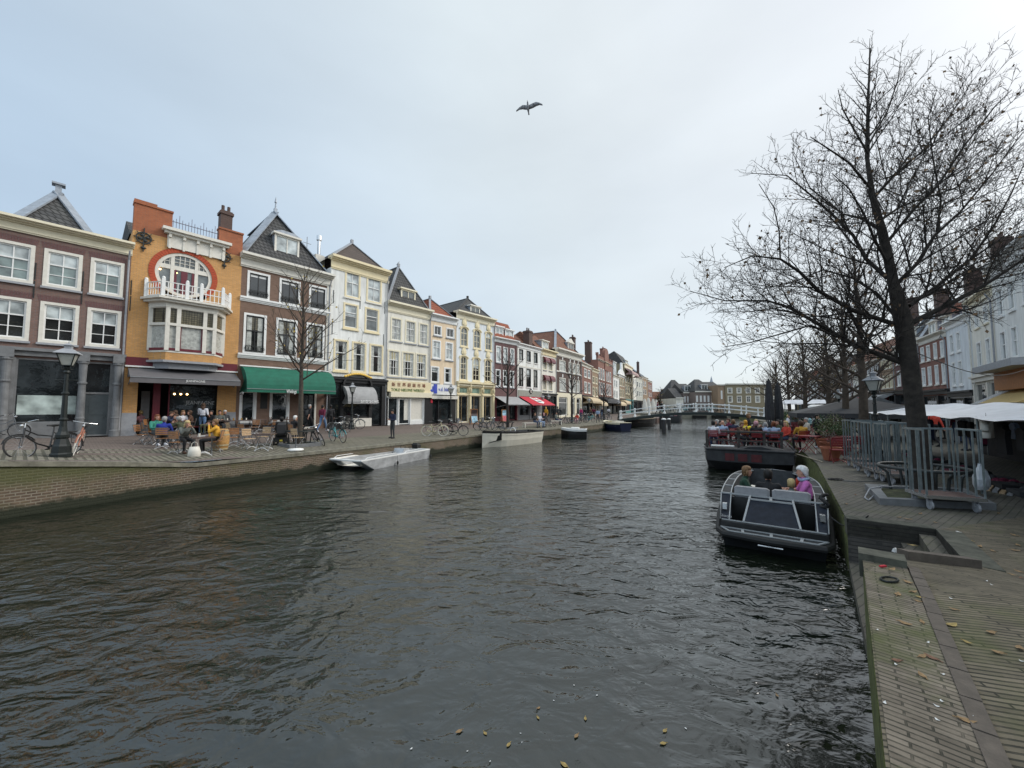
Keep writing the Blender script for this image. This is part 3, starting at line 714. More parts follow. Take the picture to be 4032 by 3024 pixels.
# parapet in orange brick with gap for railing
mb = MB(); mb.box(0, ug0, 0, .5, zor + .002, zt); mb.box(ug1, W, 0, .5, zor + .002, zt - .08); mb.box(ug0, ug1, 0.01, .5, zor + .002, zgap)
mb.box(-.03, ug0 + .03, -.06, .55, zt, zt + .1); mb.box(ug1 - .03, W + .03, -.06, .55, zt - .08, zt + .02); mb.box(-.02, .9, -.05, .54, zt + .1, zt + .22); mb.build('parapet', m_org, H.root)
mb = MB(); a0, a1 = uu(613), uu(866)
zc = H.L(620, 890)[1]
mb.box(a0 - .15, a1 + .15, -.45, -.01, zc - .16, zc); mb.box(a0 - .05, a1 + .05, -.3, -.01, zc - .3, zc - .16); mb.box(a0 + .1, a1 - .1, -.1, -.001, zc - 1.05, zc - .3)
for k in range(5): u = a0 + .2 + (a1 - a0 - .4) * k / 4; mb.box(u - .06, u + .06, -.25, -.1, zc - .5, zc - .3); mb.box(u - .05, u + .05, -.14, -.1, zc - 1.12, zc - .5)
mb.build('cornice', m_offw, H.root)
mb = MB(); zr_ = zgap
for k in range(16):
    u = ug0 + .05 + (ug1 - ug0 - .1) * k / 15; t = .95 + (.35 if k % 4 == 2 else (.12 if k % 2 else 0)); mb.tube([(u, .12, zr_), (u, .12, zr_ + t)], .014, 5)
mb.box(ug0, ug1, .1, .14, zr_ + .25, zr_ + .28); mb.box(ug0, ug1, .1, .14, zr_ + .85, zr_ + .88)
mb.build('roof_railing', mat('violet_grey_iron', (.14, .13, .17), .5), H.root)
H.chimney(uu(868, .6), 1.4, zt - 1, H.L(868, 830, 1.4)[1], .62)
# rosettes (ornamental iron anchors)
for px, py in ((566, 938), (884, 1012)):
    cx_, cz_ = H.L(px, py); mb = MB()
    for k in range(20): a, b = 2 * pi * k / 20, 2 * pi * (k + 1) / 20; mb.bar((cx_ + .3 * cos(a), -.05, cz_ + .3 * sin(a)), (cx_ + .3 * cos(b), -.05, cz_ + .3 * sin(b)), .05)
    for k in range(8): a = pi / 4 * k; mb.bar((cx_, -.06, cz_), (cx_ + .42 * cos(a), -.06, cz_ + .42 * sin(a)), .035)
    for k in range(4): a = pi / 2 * k + .4; mb.ell((cx_ + .15 * cos(a), -.06, cz_ + .15 * sin(a)), (.1, .04, .08))
    mb.bar((cx_, -.05, cz_ + .55), (cx_, -.05, cz_ - .75), .05); mb.ell((cx_, -.05, cz_ - .55), (.12, .05, .08)); mb.build('rosette_anchor', m_iron, H.root)
# round window
mb = MB(); mb.mi = 0
for k in range(48):
    a, b = 2 * pi * k / 48, 2 * pi * (k + 1) / 48
    for r_, v_ in ((ri - .005, .03),): mb.face([cp(a, r_ - .16, v_), cp(b, r_ - .16, v_), cp(b, r_, v_), cp(a, r_, v_)]); mb.face([cp(a, r_ - .16, v_), cp(a, r_ - .16, .16), cp(b, r_ - .16, .16), cp(b, r_ - .16, v_)])
zt1 = cw_ + ri * .28; hc = sqrt(max(0, 1 - .28 ** 2)) * ri
mb.box(cu_ - hc + .06, cu_ + hc - .06, .05, .16, zt1 - .12, zt1 + .12)
q = ri * .42
for x in (-q, q): mb.box(cu_ + x - .08, cu_ + x + .08, .04, .16, cw_ - sqrt(ri**2 - q*q) + .1, cw_ + sqrt(ri**2 - q*q) - .06)
for k in range(-9, 10):
    x = k * .22
    if abs(x) < ri * .9 and abs(abs(x) - q) > .1:
        zz = sqrt(ri**2 - x*x) - .1
        if zz > zt1 - cw_ + .1: mb.box(cu_ + x - .015, cu_ + x + .015, .07, .12, zt1 + .1, cw_ + zz)
for k in range(1, 6):
    z = zt1 + .12 + k * .2 - cw_
    if z < ri - .25: x = sqrt(ri**2 - z*z) - .12; mb.box(cu_ - x, cu_ + x, .075, .115, cw_ + z - .012, cw_ + z + .012)
mb.mi = 1
for x0, x1 in ((-q + .08, -q + .2), (-.14, .14), (q - .2, q - .08), (-ri * .98, -ri * .9), (ri * .9, ri * .98)): mb.box(cu_ + x0, cu_ + x1, .06, .14, cw_ - ri * (.9 if abs(x0) < q else .3), zt1 - .1)
o = mb.build('round_window', [m_offw, m_maroon], H.root)
mb = MB(); mb.face([cp(2 * pi * k / 40, ri - .01, .13) for k in range(40)]); mb.build('pane', g_mid, o)
for x, z in ((-1.05, .12), (-.45, .25), (-.35, .08)): MB().ell((cu_ + x, .1, cw_ + z), .045).build('ceiling_bulb', m_lamp_on, o)
# balcony and bay window (three-sided)
b0, b1 = uu(563), uu(873); c0 = b0 + .1; c1 = b1 - .1; po = .85; ch = .6
zb1 = (H.L(556, 1378)[1] + H.L(858, 1405)[1]) / 2 - .05; zb2 = zbal - .42
def bay(mb, e, z0, z1):
    P = [(c0 - e, -.001), (c0 - e + ch * .2, -.001), (c0 - e + ch, -po - e), (c1 + e - ch, -po - e), (c1 + e, -.001)]
    P = [(c0 - e, -.001), (c0 - e + ch, -po - e), (c1 + e - ch, -po - e), (c1 + e, -.001)]
    mb.prism([(x, y) for x, y in P], z0, z1, 'z')
mb = MB(); bay(mb, .45, zbal - .12, zbal); bay(mb, .32, zbal - .24, zbal - .122); bay(mb, .1, zbal - .5, zbal - .242); mb.build('balcony_floor', m_offw, H.root)
pts = [(c0 - .25, -.03), (c0 + ch - .28, -po - .25), (c0 + ch + 1.0 - .28, -po - .25), (c1 - ch + .28 - 1.0, -po - .25), (c1 - ch + .28, -po - .25), (c1 + .25, -.03)]
mb = MB()
for x, y in pts: mb.box(x - .075, x + .075, y - .075 if y < -.1 else -.15, y + .075 if y < -.1 else -.002, zbal, zbal + .95); mb.ell((x, y if y < -.1 else -.08, zbal + 1.0), (.08, .07, .1))
for (xa, ya), (xb, yb) in zip(pts, pts[1:]):
    for z in (.1, .48, .82): mb.bar((xa, ya, zbal + z), (xb, yb, zbal + z), .05, .04)
    n_ = max(3, int(hypot(xb - xa, yb - ya) / .17))
    for k in range(1, n_): t = k / n_; mb.box(xa + (xb - xa) * t - .018, xa + (xb - xa) * t + .018, ya + (yb - ya) * t - .018, ya + (yb - ya) * t + .018, zbal + .05, zbal + .82)
mb.build('balustrade', m_white, H.root)
mb = MB(); zm = zb1 + (zb2 - zb1) * .60
P = [(c0, -.01), (c0 + ch, -po), (c1 - ch, -po), (c1, -.01)]
mb.mi = 0; bay(mb, .04, zb1 - .02, zb1 + .08)
bm_, gm_ = MB(), MB()
posts = [P[0], P[1], (P[1][0] + (P[2][0] - P[1][0]) * .22, -po), (P[1][0] + (P[2][0] - P[1][0]) * .78, -po), P[2], P[3]]
for x, y in posts: mb.box(x - .09, x + .09, y - .09, y + .09 if y < -.1 else -.002, zb1 + .08, zb2)
for (xa, ya), (xb, yb) in zip(posts, posts[1:]):
    for z in (zm,): mb.bar((xa, ya, z), (xb, yb, z), .2, .14)
    mb.bar((xa, ya, zb2 - .06), (xb, yb, zb2 - .06), .16, .12)
mb.mi = 1
for (xa, ya), (xb, yb) in zip(posts, posts[1:]): mb.bar((xa, ya, zb1 + .15), (xb, yb, zb1 + .15), .12, .14); 
mb.mi = 1
for k in (2,): 
    (xa, ya), (xb, yb) = posts[2], posts[3]
    for x in (xa + .11, xb - .11): mb.box(x - .03, x + .03, -po - .05, -po + .03, zb1 + .2, zm - .05)
o = mb.build('bay_window', [m_offw, m_maroon], H.root)
a_ = MB(); b_ = MB()
for (xa, ya), (xb, yb) in zip(posts, posts[1:]):
    for q, z0, z1 in ((a_, zb1 + .1, zm), (b_, zm, zb2)):
        q.face([(xa, ya + .03, z0), (xb, yb + .03, z0), (xb, yb + .03, z1), (xa, ya + .03, z1)])
a_.build('pane', g_curt, o); b_.build('leaded_light', g_lead, o)
mb = MB(); bay(mb, .02, zb1 - .45, zb1 - .03); mb.build('bay_base', m_yel, H.root)
mb = MB(); bay(mb, .12, zb1 - .57, zb1 - .452); bay(mb, -.15, zb1 - .9, zb1 - .572); mb.mi = 1; mb.build('bay_corbel', [m_sill, m_maroon], H.root)
mb = MB(); mb.box(.02, W - .02, -.06, .1, zaw + .1, zaw + .56); mb.build('maroon_beam', m_maroon, H.root)
H.trim(zaw + .02, zaw + .1, .14, m_white, 'awning_box')
H.awning(.12, W - .12, zaw, zaw - .55, 1.25, m_greyc, valance=.3)
text('JEANPAGNE', .17, m_letw, H.root, (W * .55, -1.275, zaw - .68), name='awning_lettering', fit=.85, ext=.004)
hh = zaw + .1
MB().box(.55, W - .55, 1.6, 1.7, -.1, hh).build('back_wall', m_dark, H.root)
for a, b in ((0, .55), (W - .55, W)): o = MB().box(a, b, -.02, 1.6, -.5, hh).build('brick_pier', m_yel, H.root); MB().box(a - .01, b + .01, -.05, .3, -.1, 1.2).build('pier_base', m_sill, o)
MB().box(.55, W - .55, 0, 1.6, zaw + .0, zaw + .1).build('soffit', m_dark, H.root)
mb = MB(); mb.box(W * .38, W * .93, .3, .36, .4, zaw - .1); o = mb.build('shop_window', g_shop, H.root)
mb = MB(); mb.box(W * .37, W * .38, .25, .4, 0, zaw); mb.box(W * .93, W * .94, .25, .4, 0, zaw); mb.box(W * .37, W * .94, .25, .4, .3, .4); mb.box(W * .24, W * .30, .2, .4, 0, zaw); mb.build('shop_frame', m_maroon, H.root)
MB().box(W * .16, W * .23, .9, 1.0, 0, 2.4).build('door', m_grey, H.root)
text('JEANPAGNE', .3, m_lgreyc, H.root, (W * .66, .29, 1.75), name='window_lettering', fit=1.35, ext=.004)
for k in range(3): MB().ell((W * .42 + k * .28, .27, 2.25), .05).build('hanging_bulb', m_lamp_on, H.root)
H.ridge(zor, 1.5, m_tile, setb=.8, run=2.5)
# --- C: rust brown house with green awning
H = House('canal_house', 'brown brick house with steep dark tiled roof, white dormer and big green awning', 930, 1290, zb=zl(on_line(LF, 1100)))
uu = H.ux; W = H.W; tp = (H.L(915, 985)[1] + H.L(1300, 1085)[1]) / 2; fr = (H.L(931, 1045)[1] + H.L(1290, 1125)[1]) / 2
R1 = H.rows([(953, 1045), (1083, 1168), (1203, 1275)], 1058, 1165); R2 = H.rows([(946, 1038), (1076, 1161), (1197, 1270)], 1227, 1388)
zaw = (H.L(928, 1441)[1] + H.L(1280, 1466)[1]) / 2
s0 = 2.6
SH = [(uu(935) + .1, uu(1010), .5, s0), (uu(1062), uu(1140), .5, s0), (uu(1185), uu(1245), 0, s0)]
H.wall(m_rust, fr, R1 + R2 + SH)
for h in R1: H.win(h, m_white, m_black, g_dark, fw=.13, tr=0, blind=.14, bm=m_white, sill=None)
for h in R2: H.win(h, m_white, m_black, g_dark, fw=.13, tr=.42, leadtop=.40, sill=None, curtain=.22)
for h in R1 + R2:
    mb = MB(); mb.box(h[0] + .12, h[1] - .12, -.08, -.05, h[2] + .48, h[2] + .51); mb.box(h[0] + .12, h[1] - .12, -.08, -.05, h[2] + .12, h[2] + .15)
    for k in range(6):
        c = h[0] + .2 + (h[1] - h[0] - .4) * k / 5; 
        for a in range(8): t0, t1 = a * pi / 4, (a + 1) * pi / 4; mb.bar((c + .1 * cos(t0), -.065, h[2] + .32 + .13 * sin(t0)), (c + .1 * cos(t1), -.065, h[2] + .32 + .13 * sin(t1)), .03)
    mb.build('window_rail', m_iron, H.root)
for h in SH[:2]: H.win(h, m_white, m_white, g_shop, fw=.12, tr=0, vb=(), sill=m_sill, curtain=0)
H.win(SH[2], m_offw, m_black, g_shop, fw=.12, tr=0, vb=(.5,), sill=None)
for py, ref in ((1160, 926), (1387, 915)):
    w_ = H.L(ref, py)[1]
    for a, b, p in ((-.12, 0, .16), (-.22, -.12, .1), (-.30, -.22, .05)): H.trim(w_ + a, w_ + b - .002, p, m_white, 'string_course', ov=.03)
H.cornice(tp, tp - fr, m_offw, proj=.55, ov=.12)
mb = MB(); mb.box(W - .28, W + .02, -.07, -.002, zaw, fr); mb.build('corner_strip', m_offw, H.root)
H.trim(zaw + .02, zaw + .1, .14, m_white, 'awning_box', u0=.1)
H.awning(.15, W - .1, zaw, (H.L(930, 1530, -1.4)[1] + H.L(1308, 1538, -1.4)[1]) / 2 , 1.5, m_green, valance=.22, curve=1)
zz = H.L(1150, 1552, -1.5)[1] + .05
text('Wielings', .34, m_letw, H.root, (uu(1146, -1.5), -1.54, zz + .12), name='awning_lettering', fit=uu(1168, -1.5) - uu(1128, -1.5))
text('Way', .2, m_letw, H.root, (.14, -.75, zz - .02), rz=-pi / 2, name='awning_lettering')
MB().box(uu(1025), uu(1052), -.03, -.002, 1.4, 2.4).build('menu_board', m_black, H.root)
za = (H.L(1082, 838, 3.0)[1]); ua = H.L(1082, 850, 3.0)[0]
o = H.hip(tp - .02, za - tp, m_tile, front=2.8, u=ua, capw=.5, ov=.05)
mb = MB(); mb.tube([(ua, 2.9, za + .3), (ua, 2.9, za + .7), (ua, 2.9, za + .75), (ua, 2.9, za + 1.2)], [.06, .04, .09, .01], 8); mb.build('finial', m_lead, o)
d0_, d1_ = H.L(1080, 1000, .7)[0], H.L(1178, 1000, .7)[0]; z0_, z1_ = H.L(1080, 1010, .7)[1], H.L(1080, 917, .7)[1]
H.dormer(d0_, d1_, tp, z1_, .7, back=1.8, fm=m_offw, gm=g_blind, ped=False)
MB().prism([(d0_ - .12, z1_ + .12), (d1_ + .12, z1_ + .12), (d1_ - .4, z1_ + .34), (d0_ + .4, z1_ + .34)], .6, 2.4).build('dormer_pediment', m_lead, H.root)
# --- D: tall white house with cream trim
H = House('canal_house', 'tall white plastered house with cream trim above a black arched shopfront', 1290, 1520, zb=zl(on_line(LF, 1400)))
uu = H.ux; W = H.W; tp = (H.L(1298, 990)[1] + H.L(1545, 1085)[1]) / 2; fr = H.L(1303, 1055)[1]
R1 = H.rows([(1345, 1408), (1432, 1494)], 1057, 1165); R2 = H.rows([(1342, 1403), (1428, 1486)], 1187, 1290); R3 = H.rows([(1307, 1367), (1380, 1438), (1450, 1505)], 1332, 1460)
zs = (H.L(1300, 1478)[1] + H.L(1510, 1495)[1]) / 2
H.wall(m_plasterw, fr + .1, R1 + R2 + R3 + [(.1, W - .1, -.2, zs)])
for h in R1: H.win(h, m_cream2, m_white, g_blind, fw=.13, sill=m_offw, tr=.42)
for h in R2: H.win(h, m_cream2, m_white, g_mid, fw=.13, sill=m_cream2, tr=.34, hb=(.5,), vb=())
for h in R3: H.win(h, m_cream2, m_white, g_dark, fw=.13, sill=m_cream2, tr=.4, vb=(), curtain=.2)
H.cornice(tp, tp - fr, m_cream2, proj=.45)
for px, py in ((1313, 1168), (1418, 1192), (1515, 1212), (1308, 1290), (1510, 1340)):
    u, w_ = H.L(px, py); MB().box(u - .02, u + .02, -.03, -.001, w_ - .5, w_ + .5).build('wall_anchor', m_iron, H.root)
a1, a2, a3 = (uu(1297), uu(1338)), (uu(1350), uu(1450)), (uu(1462), uu(1500))
H.shop(0, zs - .55, [(a1[0], a1[1], 'd'), (a2[0], a2[1], 'w'), (a3[0], a3[1], 'd')], m_black, fascia=zs - .1, base=.75)
mb = MB(); c = (a2[0] + a2[1]) / 2; rr_ = (a2[1] - a2[0]) / 2 + .1
for k in range(14): t0, t1 = pi * k / 14, pi * (k + 1) / 14; mb.bar((c - rr_ * cos(t0), -.2, zs - .6 + .85 * sin(t0)), (c - rr_ * cos(t1), -.2, zs - .6 + .85 * sin(t1)), .25, .14)
mb.build('arched_hood', m_black, H.root)
mb = MB(); [mb.ell((c + (k - 6) * .17, -.3, zs - .02 + .28 * cos((k - 6) / 6 * 1.4)), (.14, .06, .09)) for k in range(13)]; mb.build('gilt_ornament', m_goldl, H.root)
H.awning(a2[0] - .1, a2[1] + .25, zs - .7, zs - 1.9, 1.0, m_lgreyc, valance=.15, curve=1)
text('antraciet', .4, m_letw, H.root, (a2[1] - .45, -1.03, zs - 1.86), name='awning_lettering', fit=1.5)
MB().box(a2[0] - .1, a3[0] - .05, -.2, -.1, 0, .65).build('white_plinth', m_offw, H.root)
za = H.L(1381, 958, 2.8)[1]; ua = H.L(1381, 958, 2.8)[0]
H.hip(tp - .05, za - tp, m_tileb, front=2.5, u=ua, cap=m_sill, capw=.25)
z0 = H.L(1255, 928, 2.5)[1]; up = H.L(1255, 1000, 2.5)[0]
MB().box(up - .35, up + .35, 2.2, 2.9, tp - 1.2, H.L(1255, 1008, 2.5)[1]).build('chimney', m_offw, H.root)
MB().tube([(up, 2.5, H.L(1255, 1010, 2.5)[1]), (up, 2.5, z0 - .4), (up, 2.5, z0 - .38), (up, 2.5, z0)], [.11, .11, .19, .19], 12).build('flue_pipe', m_chrome, H.root)
MB().tube([(up - .9, 2.5, tp - .5), (up - .9, 2.5, H.L(1226, 938, 2.5)[1])], .025, 5).bar((up - 1.2, 2.5, z0 - .9), (up - .6, 2.5, z0 - .9), .03).build('aerial', m_grey, H.root)
# --- E: white toko
H = House('shop_house', 'white house with cream shop sign in Chinese characters and green capitals', 1520, 1692, zb=1.36)
uu = H.ux; W = H.W; tp = (H.L(1525, 1178)[1] + H.L(1696, 1229)[1]) / 2; fr = H.L(1528, 1226)[1]
R1 = H.rows([(1532, 1578), (1590, 1634), (1644, 1683)], 1245, 1340); R2 = H.rows([(1523, 1572), (1579, 1630), (1633, 1678)], 1374, 1482)
zs = H.L(1512, 1497)[1]; zsb = H.L(1512, 1541)[1]
H.wall(m_plasterc, fr + .1, R1 + R2 + [(.1, W - .1, -.2, zs)])
for h in R1: H.win(h, m_cream, m_white, g_mid, fw=.12, tr=.36, hb=(.66,), sill=m_sill, curtain=.25)
for h in R2: H.win(h, m_cream, m_white, g_dark, fw=.12, tr=.36, hb=(.66,), blind=.34, bm=mat('yellow_blind', (.42, .37, .22), .4), curtain=.2)
H.cornice(tp, tp - fr, m_cream, proj=.45)
H.trim(zsb, zs, .2, m_cream2, 'sign_board'); H.trim(zsb - .45, zsb, .35, m_cream, 'sign_board', u0=uu(1530))
cs_ = '新世界超級市場'
for k in range(7): text(cs_[k], .36, m_letr, H.root, (uu(1543) + (uu(1662) - uu(1543)) * k / 6, -.215, zs - .34), name='sign_character', ext=.01)
text('TOKO NIEUWE WERELD', .36, m_letg, H.root, (uu(1602), -.215, zs - .78), name='sign_lettering', fit=uu(1667) - uu(1537))
H.shop(0, zsb - .5, [(uu(1527), uu(1566), 'w'), (uu(1570), uu(1612), 'd'), (uu(1616), uu(1666), 'w')], m_white, base=.35)
for a, b in ((0, uu(1524)), (uu(1668), W)): MB().box(a, b, -.16, -.125, 0, zsb - .5).build('black_tiles', m_black, H.root)
MB().box(uu(1592), uu(1664), .03, .05, .4, 2.5).build('white_panel', m_offw, H.root)
za = H.L(1567, 1050, 2.6)[1]; ua = H.L(1567, 1050, 2.6)[0]
H.hip(tp - .05, za - tp, m_tile, front=2.4, u=ua, cap=m_sill, capw=.22)
a, z1 = H.L(1580, 1136, .6); b = H.L(1636, 1180, .6)[0]; H.dormer(a, b, tp + .05, z1, .6, back=1.6, fm=m_cream, gm=g_mid)
# --- F: narrow peach house
H = House('shop_house', 'narrow peach house with white windows and a blue and white shop sign', 1692, 1795, zb=1.36)
uu = H.ux; W = H.W; tp = (H.L(1696, 1228)[1] + H.L(1800, 1262)[1]) / 2; fr = H.L(1698, 1262)[1]
R1 = H.rows([(1704, 1736), (1754, 1786)], 1278, 1319); R2 = H.rows([(1699, 1733), (1751, 1782)], 1336, 1411); R3 = H.rows([(1694, 1728), (1747, 1777)], 1440, 1507)
zs = H.L(1690, 1512)[1]; zsb = H.L(1690, 1553)[1]
H.wall(m_peach, fr + .05, R1 + R2 + R3 + [(.1, W - .1, -.2, zs)])
for h in R1: H.win(h, m_white, m_white, g_dark, fw=.1, tr=0)
for h in R2: H.win(h, m_white, m_white, g_blind, fw=.12, tr=.35)
for h in R3: H.win(h, m_white, m_white, g_dark, fw=.12, tr=.3, vb=())
H.cornice(tp, tp - fr, m_white, proj=.4)
H.trim(zsb, zs, .15, m_white, 'sign_board')
MB().box(uu(1703), uu(1715), -.22, -.152, zsb + .1, zs).build('blue_boot_sign', m_letb, H.root)
mb = MB(); u = uu(1697); mb.box(u + .02, u + .3, -.2, -.155, zsb + .3, zs - .2); mb.ell((u - .06, -.18, zsb + .36), (.24, .04, .13)); mb.build('boot_silhouette', m_letb, H.root)
text('v.d. blauw', .5, m_letb, H.root, (uu(1749), -.165, (zs + zsb) / 2 + .02), name='sign_lettering', fit=uu(1776) - uu(1723))
H.trim(zsb - .4, zsb - .1, .35, m_offw, 'canopy')
H.shop(0, zsb - .45, [(uu(1700), uu(1722), 'd'), (uu(1726), uu(1770), 'w')], m_black, base=.3)
MB().box(uu(1691), uu(1698), -.2, -.15, 1.9, 2.25).build('red_notice', m_redc, H.root)
H.hip(tp, H.L(1716, 1183, 1.6)[1] - tp, m_tiler, front=1.5, u=W * .35, cap=m_sill, capw=.2)
# --- G: ornate white house
H = House('canal_house', 'ornate white house with arched windows, cream shell ornaments and cream ground floor', 1795, 1945, zb=1.36)
uu = H.ux; W = H.W; tp = (H.L(1790, 1213)[1] + H.L(1950, 1266)[1]) / 2; fr = H.L(1800, 1254)[1]
R1 = H.rows([(1810, 1841), (1862, 1892), (1909, 1935)], 1283, 1363); R2 = H.rows([(1808, 1840), (1859, 1889), (1907, 1934)], 1399, 1497)
zs = H.L(1795, 1500)[1]; z2 = H.L(1803, 1556)[1]
GB = [(uu(1803), uu(1843), 0, z2), (uu(1853), uu(1892), 0, z2), (uu(1901), uu(1935), 0, z2)]; zg = H.L(1803, 1522)[1]; GT = [(a, b, z2 + .15, zg) for a, b, _, _ in GB]
H.wall(m_plasterb, fr + .1, R1 + R2 + [(.05, W - .05, -.2, zs)])
mb = MB()
for h in R1 + R2:
    o = H.win(h, m_cream2, m_cream, g_dark if h in R2 else g_mid, fw=.1, tr=.3, hb=(.53, .76) if h in R2 else (.65,), sill=m_cream2, bars=.04)
    c = (h[0] + h[1]) / 2; hw = (h[1] - h[0]) / 2
    k = MB()
    for sgn in (-1, 1):          # fillets rounding the head
        k.prism([(c + sgn * (hw - .08), h[3] - .08), (c + sgn * (hw - .08), h[3] - .55), (c + sgn * (hw - .16), h[3] - .28), (c + sgn * (hw - .35), h[3] - .12)], -.02, .07)
    for j in range(10):
        a, b = pi * j / 10, pi * (j + 1) / 10; k.bar((c + (hw + .06) * cos(a), -.05, h[3] - .25 + .3 * sin(a)), (c + (hw + .06) * cos(b), -.05, h[3] - .25 + .3 * sin(b)), .09, .1)
    for j in range(11):
        a = pi * j / 10; k.ell((c + .32 * cos(a) * (hw + .1), -.05, h[3] + .3 + .42 * sin(a)), (.14, .06, .17), 6, 4)
    k.ell((c, -.07, h[3] + .35), (.2, .08, .32)); k.ell((c, -.06, h[3] + .85), (.08, .05, .13)); k.build('shell_ornament', m_cream2, H.root)
H.cornice(tp, tp - fr, m_cream, proj=.45)
o = H.wall(m_cream2, zs - .02, GB + GT, reveal=.3, name='ground_floor', D=.09, back=False)
o.location = (0, -.12, 0)
for h in GB: H.win(h, m_offw, mat('light_wood', (.34, .24, .12), .5), g_shop, fw=.08, tr=0, vb=(.35,), sill=None, proud=-.02)
for h in GT: H.win(h, m_cream2, m_cream2, glass('pale_green_glass', (.22, .32, .26), .15), fw=.07, tr=0, vb=(), sill=None, proud=-.02)
H.trim(zs - .2, zs, .35, m_cream2, 'ledge'); H.trim(zg + .12, zg + .22, .22, m_cream, 'ledge')
for a in [GB[0][0] - .15, (GB[0][1] + GB[1][0]) / 2, (GB[1][1] + GB[2][0]) / 2, GB[2][1] + .15]: mb = MB(); mb.box(a - .1, a + .1, -.22, -.13, 0, z2); mb.ell((a, -.25, z2 + .5), (.1, .12, .3)); mb.box(a - .12, a + .12, -.28, -.13, z2, z2 + .12); mb.box(a - .1, a + .1, -.26, -.13, z2 + .9, zs - .2); o = mb.build('pilaster', m_cream2, H.root); MB().box(a - .14, a + .14, -.25, -.125, -.2, .45).build('pilaster_base', m_greyst, o)
za = H.L(1834, 1176, 4.0)[1]; H.hip(tp - .05, za - tp, m_tile, front=3.6, u=H.L(1834, 1180, 4.0)[0], cap=m_tile, capw=.22, D=12)
a, z1 = H.L(1853, 1203, .9); b = H.L(1890, 1203, .9)[0]; H.dormer(a, b, tp, z1, .9, back=1.8, fm=m_offw, gm=g_mid, vb=(.5,))
# --- H: dark red brick
H = House('shop_house', 'narrow dark red brick house with red mansard roof, two dormers and pale grey awning', 1945, 2037, zb=1.36)
uu = H.ux; W = H.W; tp = (H.L(1945, 1322)[1] + H.L(2040, 1348)[1]) / 2; fr = H.L(1948, 1345)[1]
R1 = H.rows([(1952, 1972), (1981, 1999), (2008, 2025)], 1360, 1426); R2 = H.rows([(1951, 1971), (1980, 1998), (2007, 2024)], 1453, 1522)
zs = H.L(1947, 1560)[1]
H.wall(m_purple, fr + .1, R1 + R2 + [(.1, W - .1, -.2, zs - .1)])
for h in R1: H.win(h, m_white, m_white, g_blind, fw=.1, tr=.35, vb=())
for h in R2: H.win(h, m_white, m_white, g_dark, fw=.1, tr=.35, vb=())
H.cornice(tp, tp - fr, m_white, proj=.4); H.ridge(tp, H.L(2007, 1280, 1.5)[1] - tp, m_tiler, run=1.3, flat=3)
for x0, x1, y in ((1951, 1982, 1284), (1990, 2023, 1297)): H.dormer(H.L(x0, y, .5)[0], H.L(x1, y, .5)[0], tp + .1, H.L(x0, y, .5)[1], .5, back=1, fm=m_white, gm=g_blind)
H.shop(0, zs - .3, [(.3, W * .55, 'w'), (W * .62, W - .3, 'd')], m_maroon, base=.4)
H.awning(.1, W - .05, zs, zs - .9, 1.9, m_lgreyc, valance=.08, sides=False)
# --- I: white with black windows
H = House('shop_house', 'white plastered house with tall black windows over a red awning', 2037, 2132, zb=1.36)
uu = H.ux; W = H.W; tp = (H.L(2037, 1348)[1] + H.L(2133, 1375)[1]) / 2
R1 = H.rows([(2044, 2060), (2073, 2090), (2103, 2117)], 1373, 1418); R2 = H.rows([(2043, 2060), (2072, 2090), (2101, 2116)], 1446, 1521)
zs = H.L(2037, 1535)[1]; za = H.L(2046, 1560)[1]
H.wall(m_plasterw, tp - .2, R1 + R2 + [(.1, W - .1, -.2, za)])
for h in R1 + R2: H.win(h, m_black, m_black, g_mid if h in R1 else g_dark, fw=.08, tr=.35, vb=(), sill=m_white)
H.cornice(tp, .55, m_white, proj=.3)
mb = MB(); [mb.box(u - .05, u + .05, -.03, -.002, zs + .2, tp - .7) for u in (.12, W * .345, W * .64, W - .12)]; mb.box(0, W, -.035, -.003, R1[0][2] - .75, R1[0][2] - .6); mb.build('plaster_frame', m_offw, H.root)
MB().box(.02, W - .02, -.1, -.002, za, zs).build('fascia', mat('sage_grey_panel', (.26, .28, .24), .7), H.root)
H.shop(0, za - .02, [(.3, W * .45, 'w'), (W * .52, W * .75, 'd')], m_grey, base=.5)
u, z = H.L(2087, 1541); mb = MB(); mb.prism([(u - .5, z), (u, z - .35), (u + .5, z), (u, z + .35)], -.16, -.11); mb.build('diamond_sign', m_black, H.root)
MB().prism([(u + .22 * cos(k * pi / 6), z + .17 * sin(k * pi / 6)) for k in range(12)], -.18, -.165).build('sign_disc', m_offw, H.root)
text('HvD', .18, m_letk, H.root, (u, -.19, z), name='sign_lettering', ext=.004)
aw = H.awning(.25, W + .15, za, za - 1.0, 1.9, m_redc, valance=.1, sides=False)
th = atan2(1.0, 1.9)
mb = MB(); mb.M = Matrix.Translation((W * .55, -.95, za - .5 + .03)) @ Matrix.Rotation(th, 4, 'X')
mb.prism([(-.95, .75), (-.6, .8), (-.55, .6), (.5, .6), (.6, .85), (.8, .5), (.9, -.45), (.3, -.75), (0, -.85), (-.7, -.6)], 0, .01, 'z'); mb.build('awning_crest', m_white, H.root)
text('Velvet', .5, m_redc, H.root, (W * .55, -.70, za - .33), rx=th, name='awning_lettering', ext=.02)
text('music', .45, m_letk, H.root, (W * .55, -1.15, za - .56), rx=th, name='awning_lettering', ext=.02)
H.ridge(tp - .2, 2.4, m_tileo, run=2.8, setb=1.0)
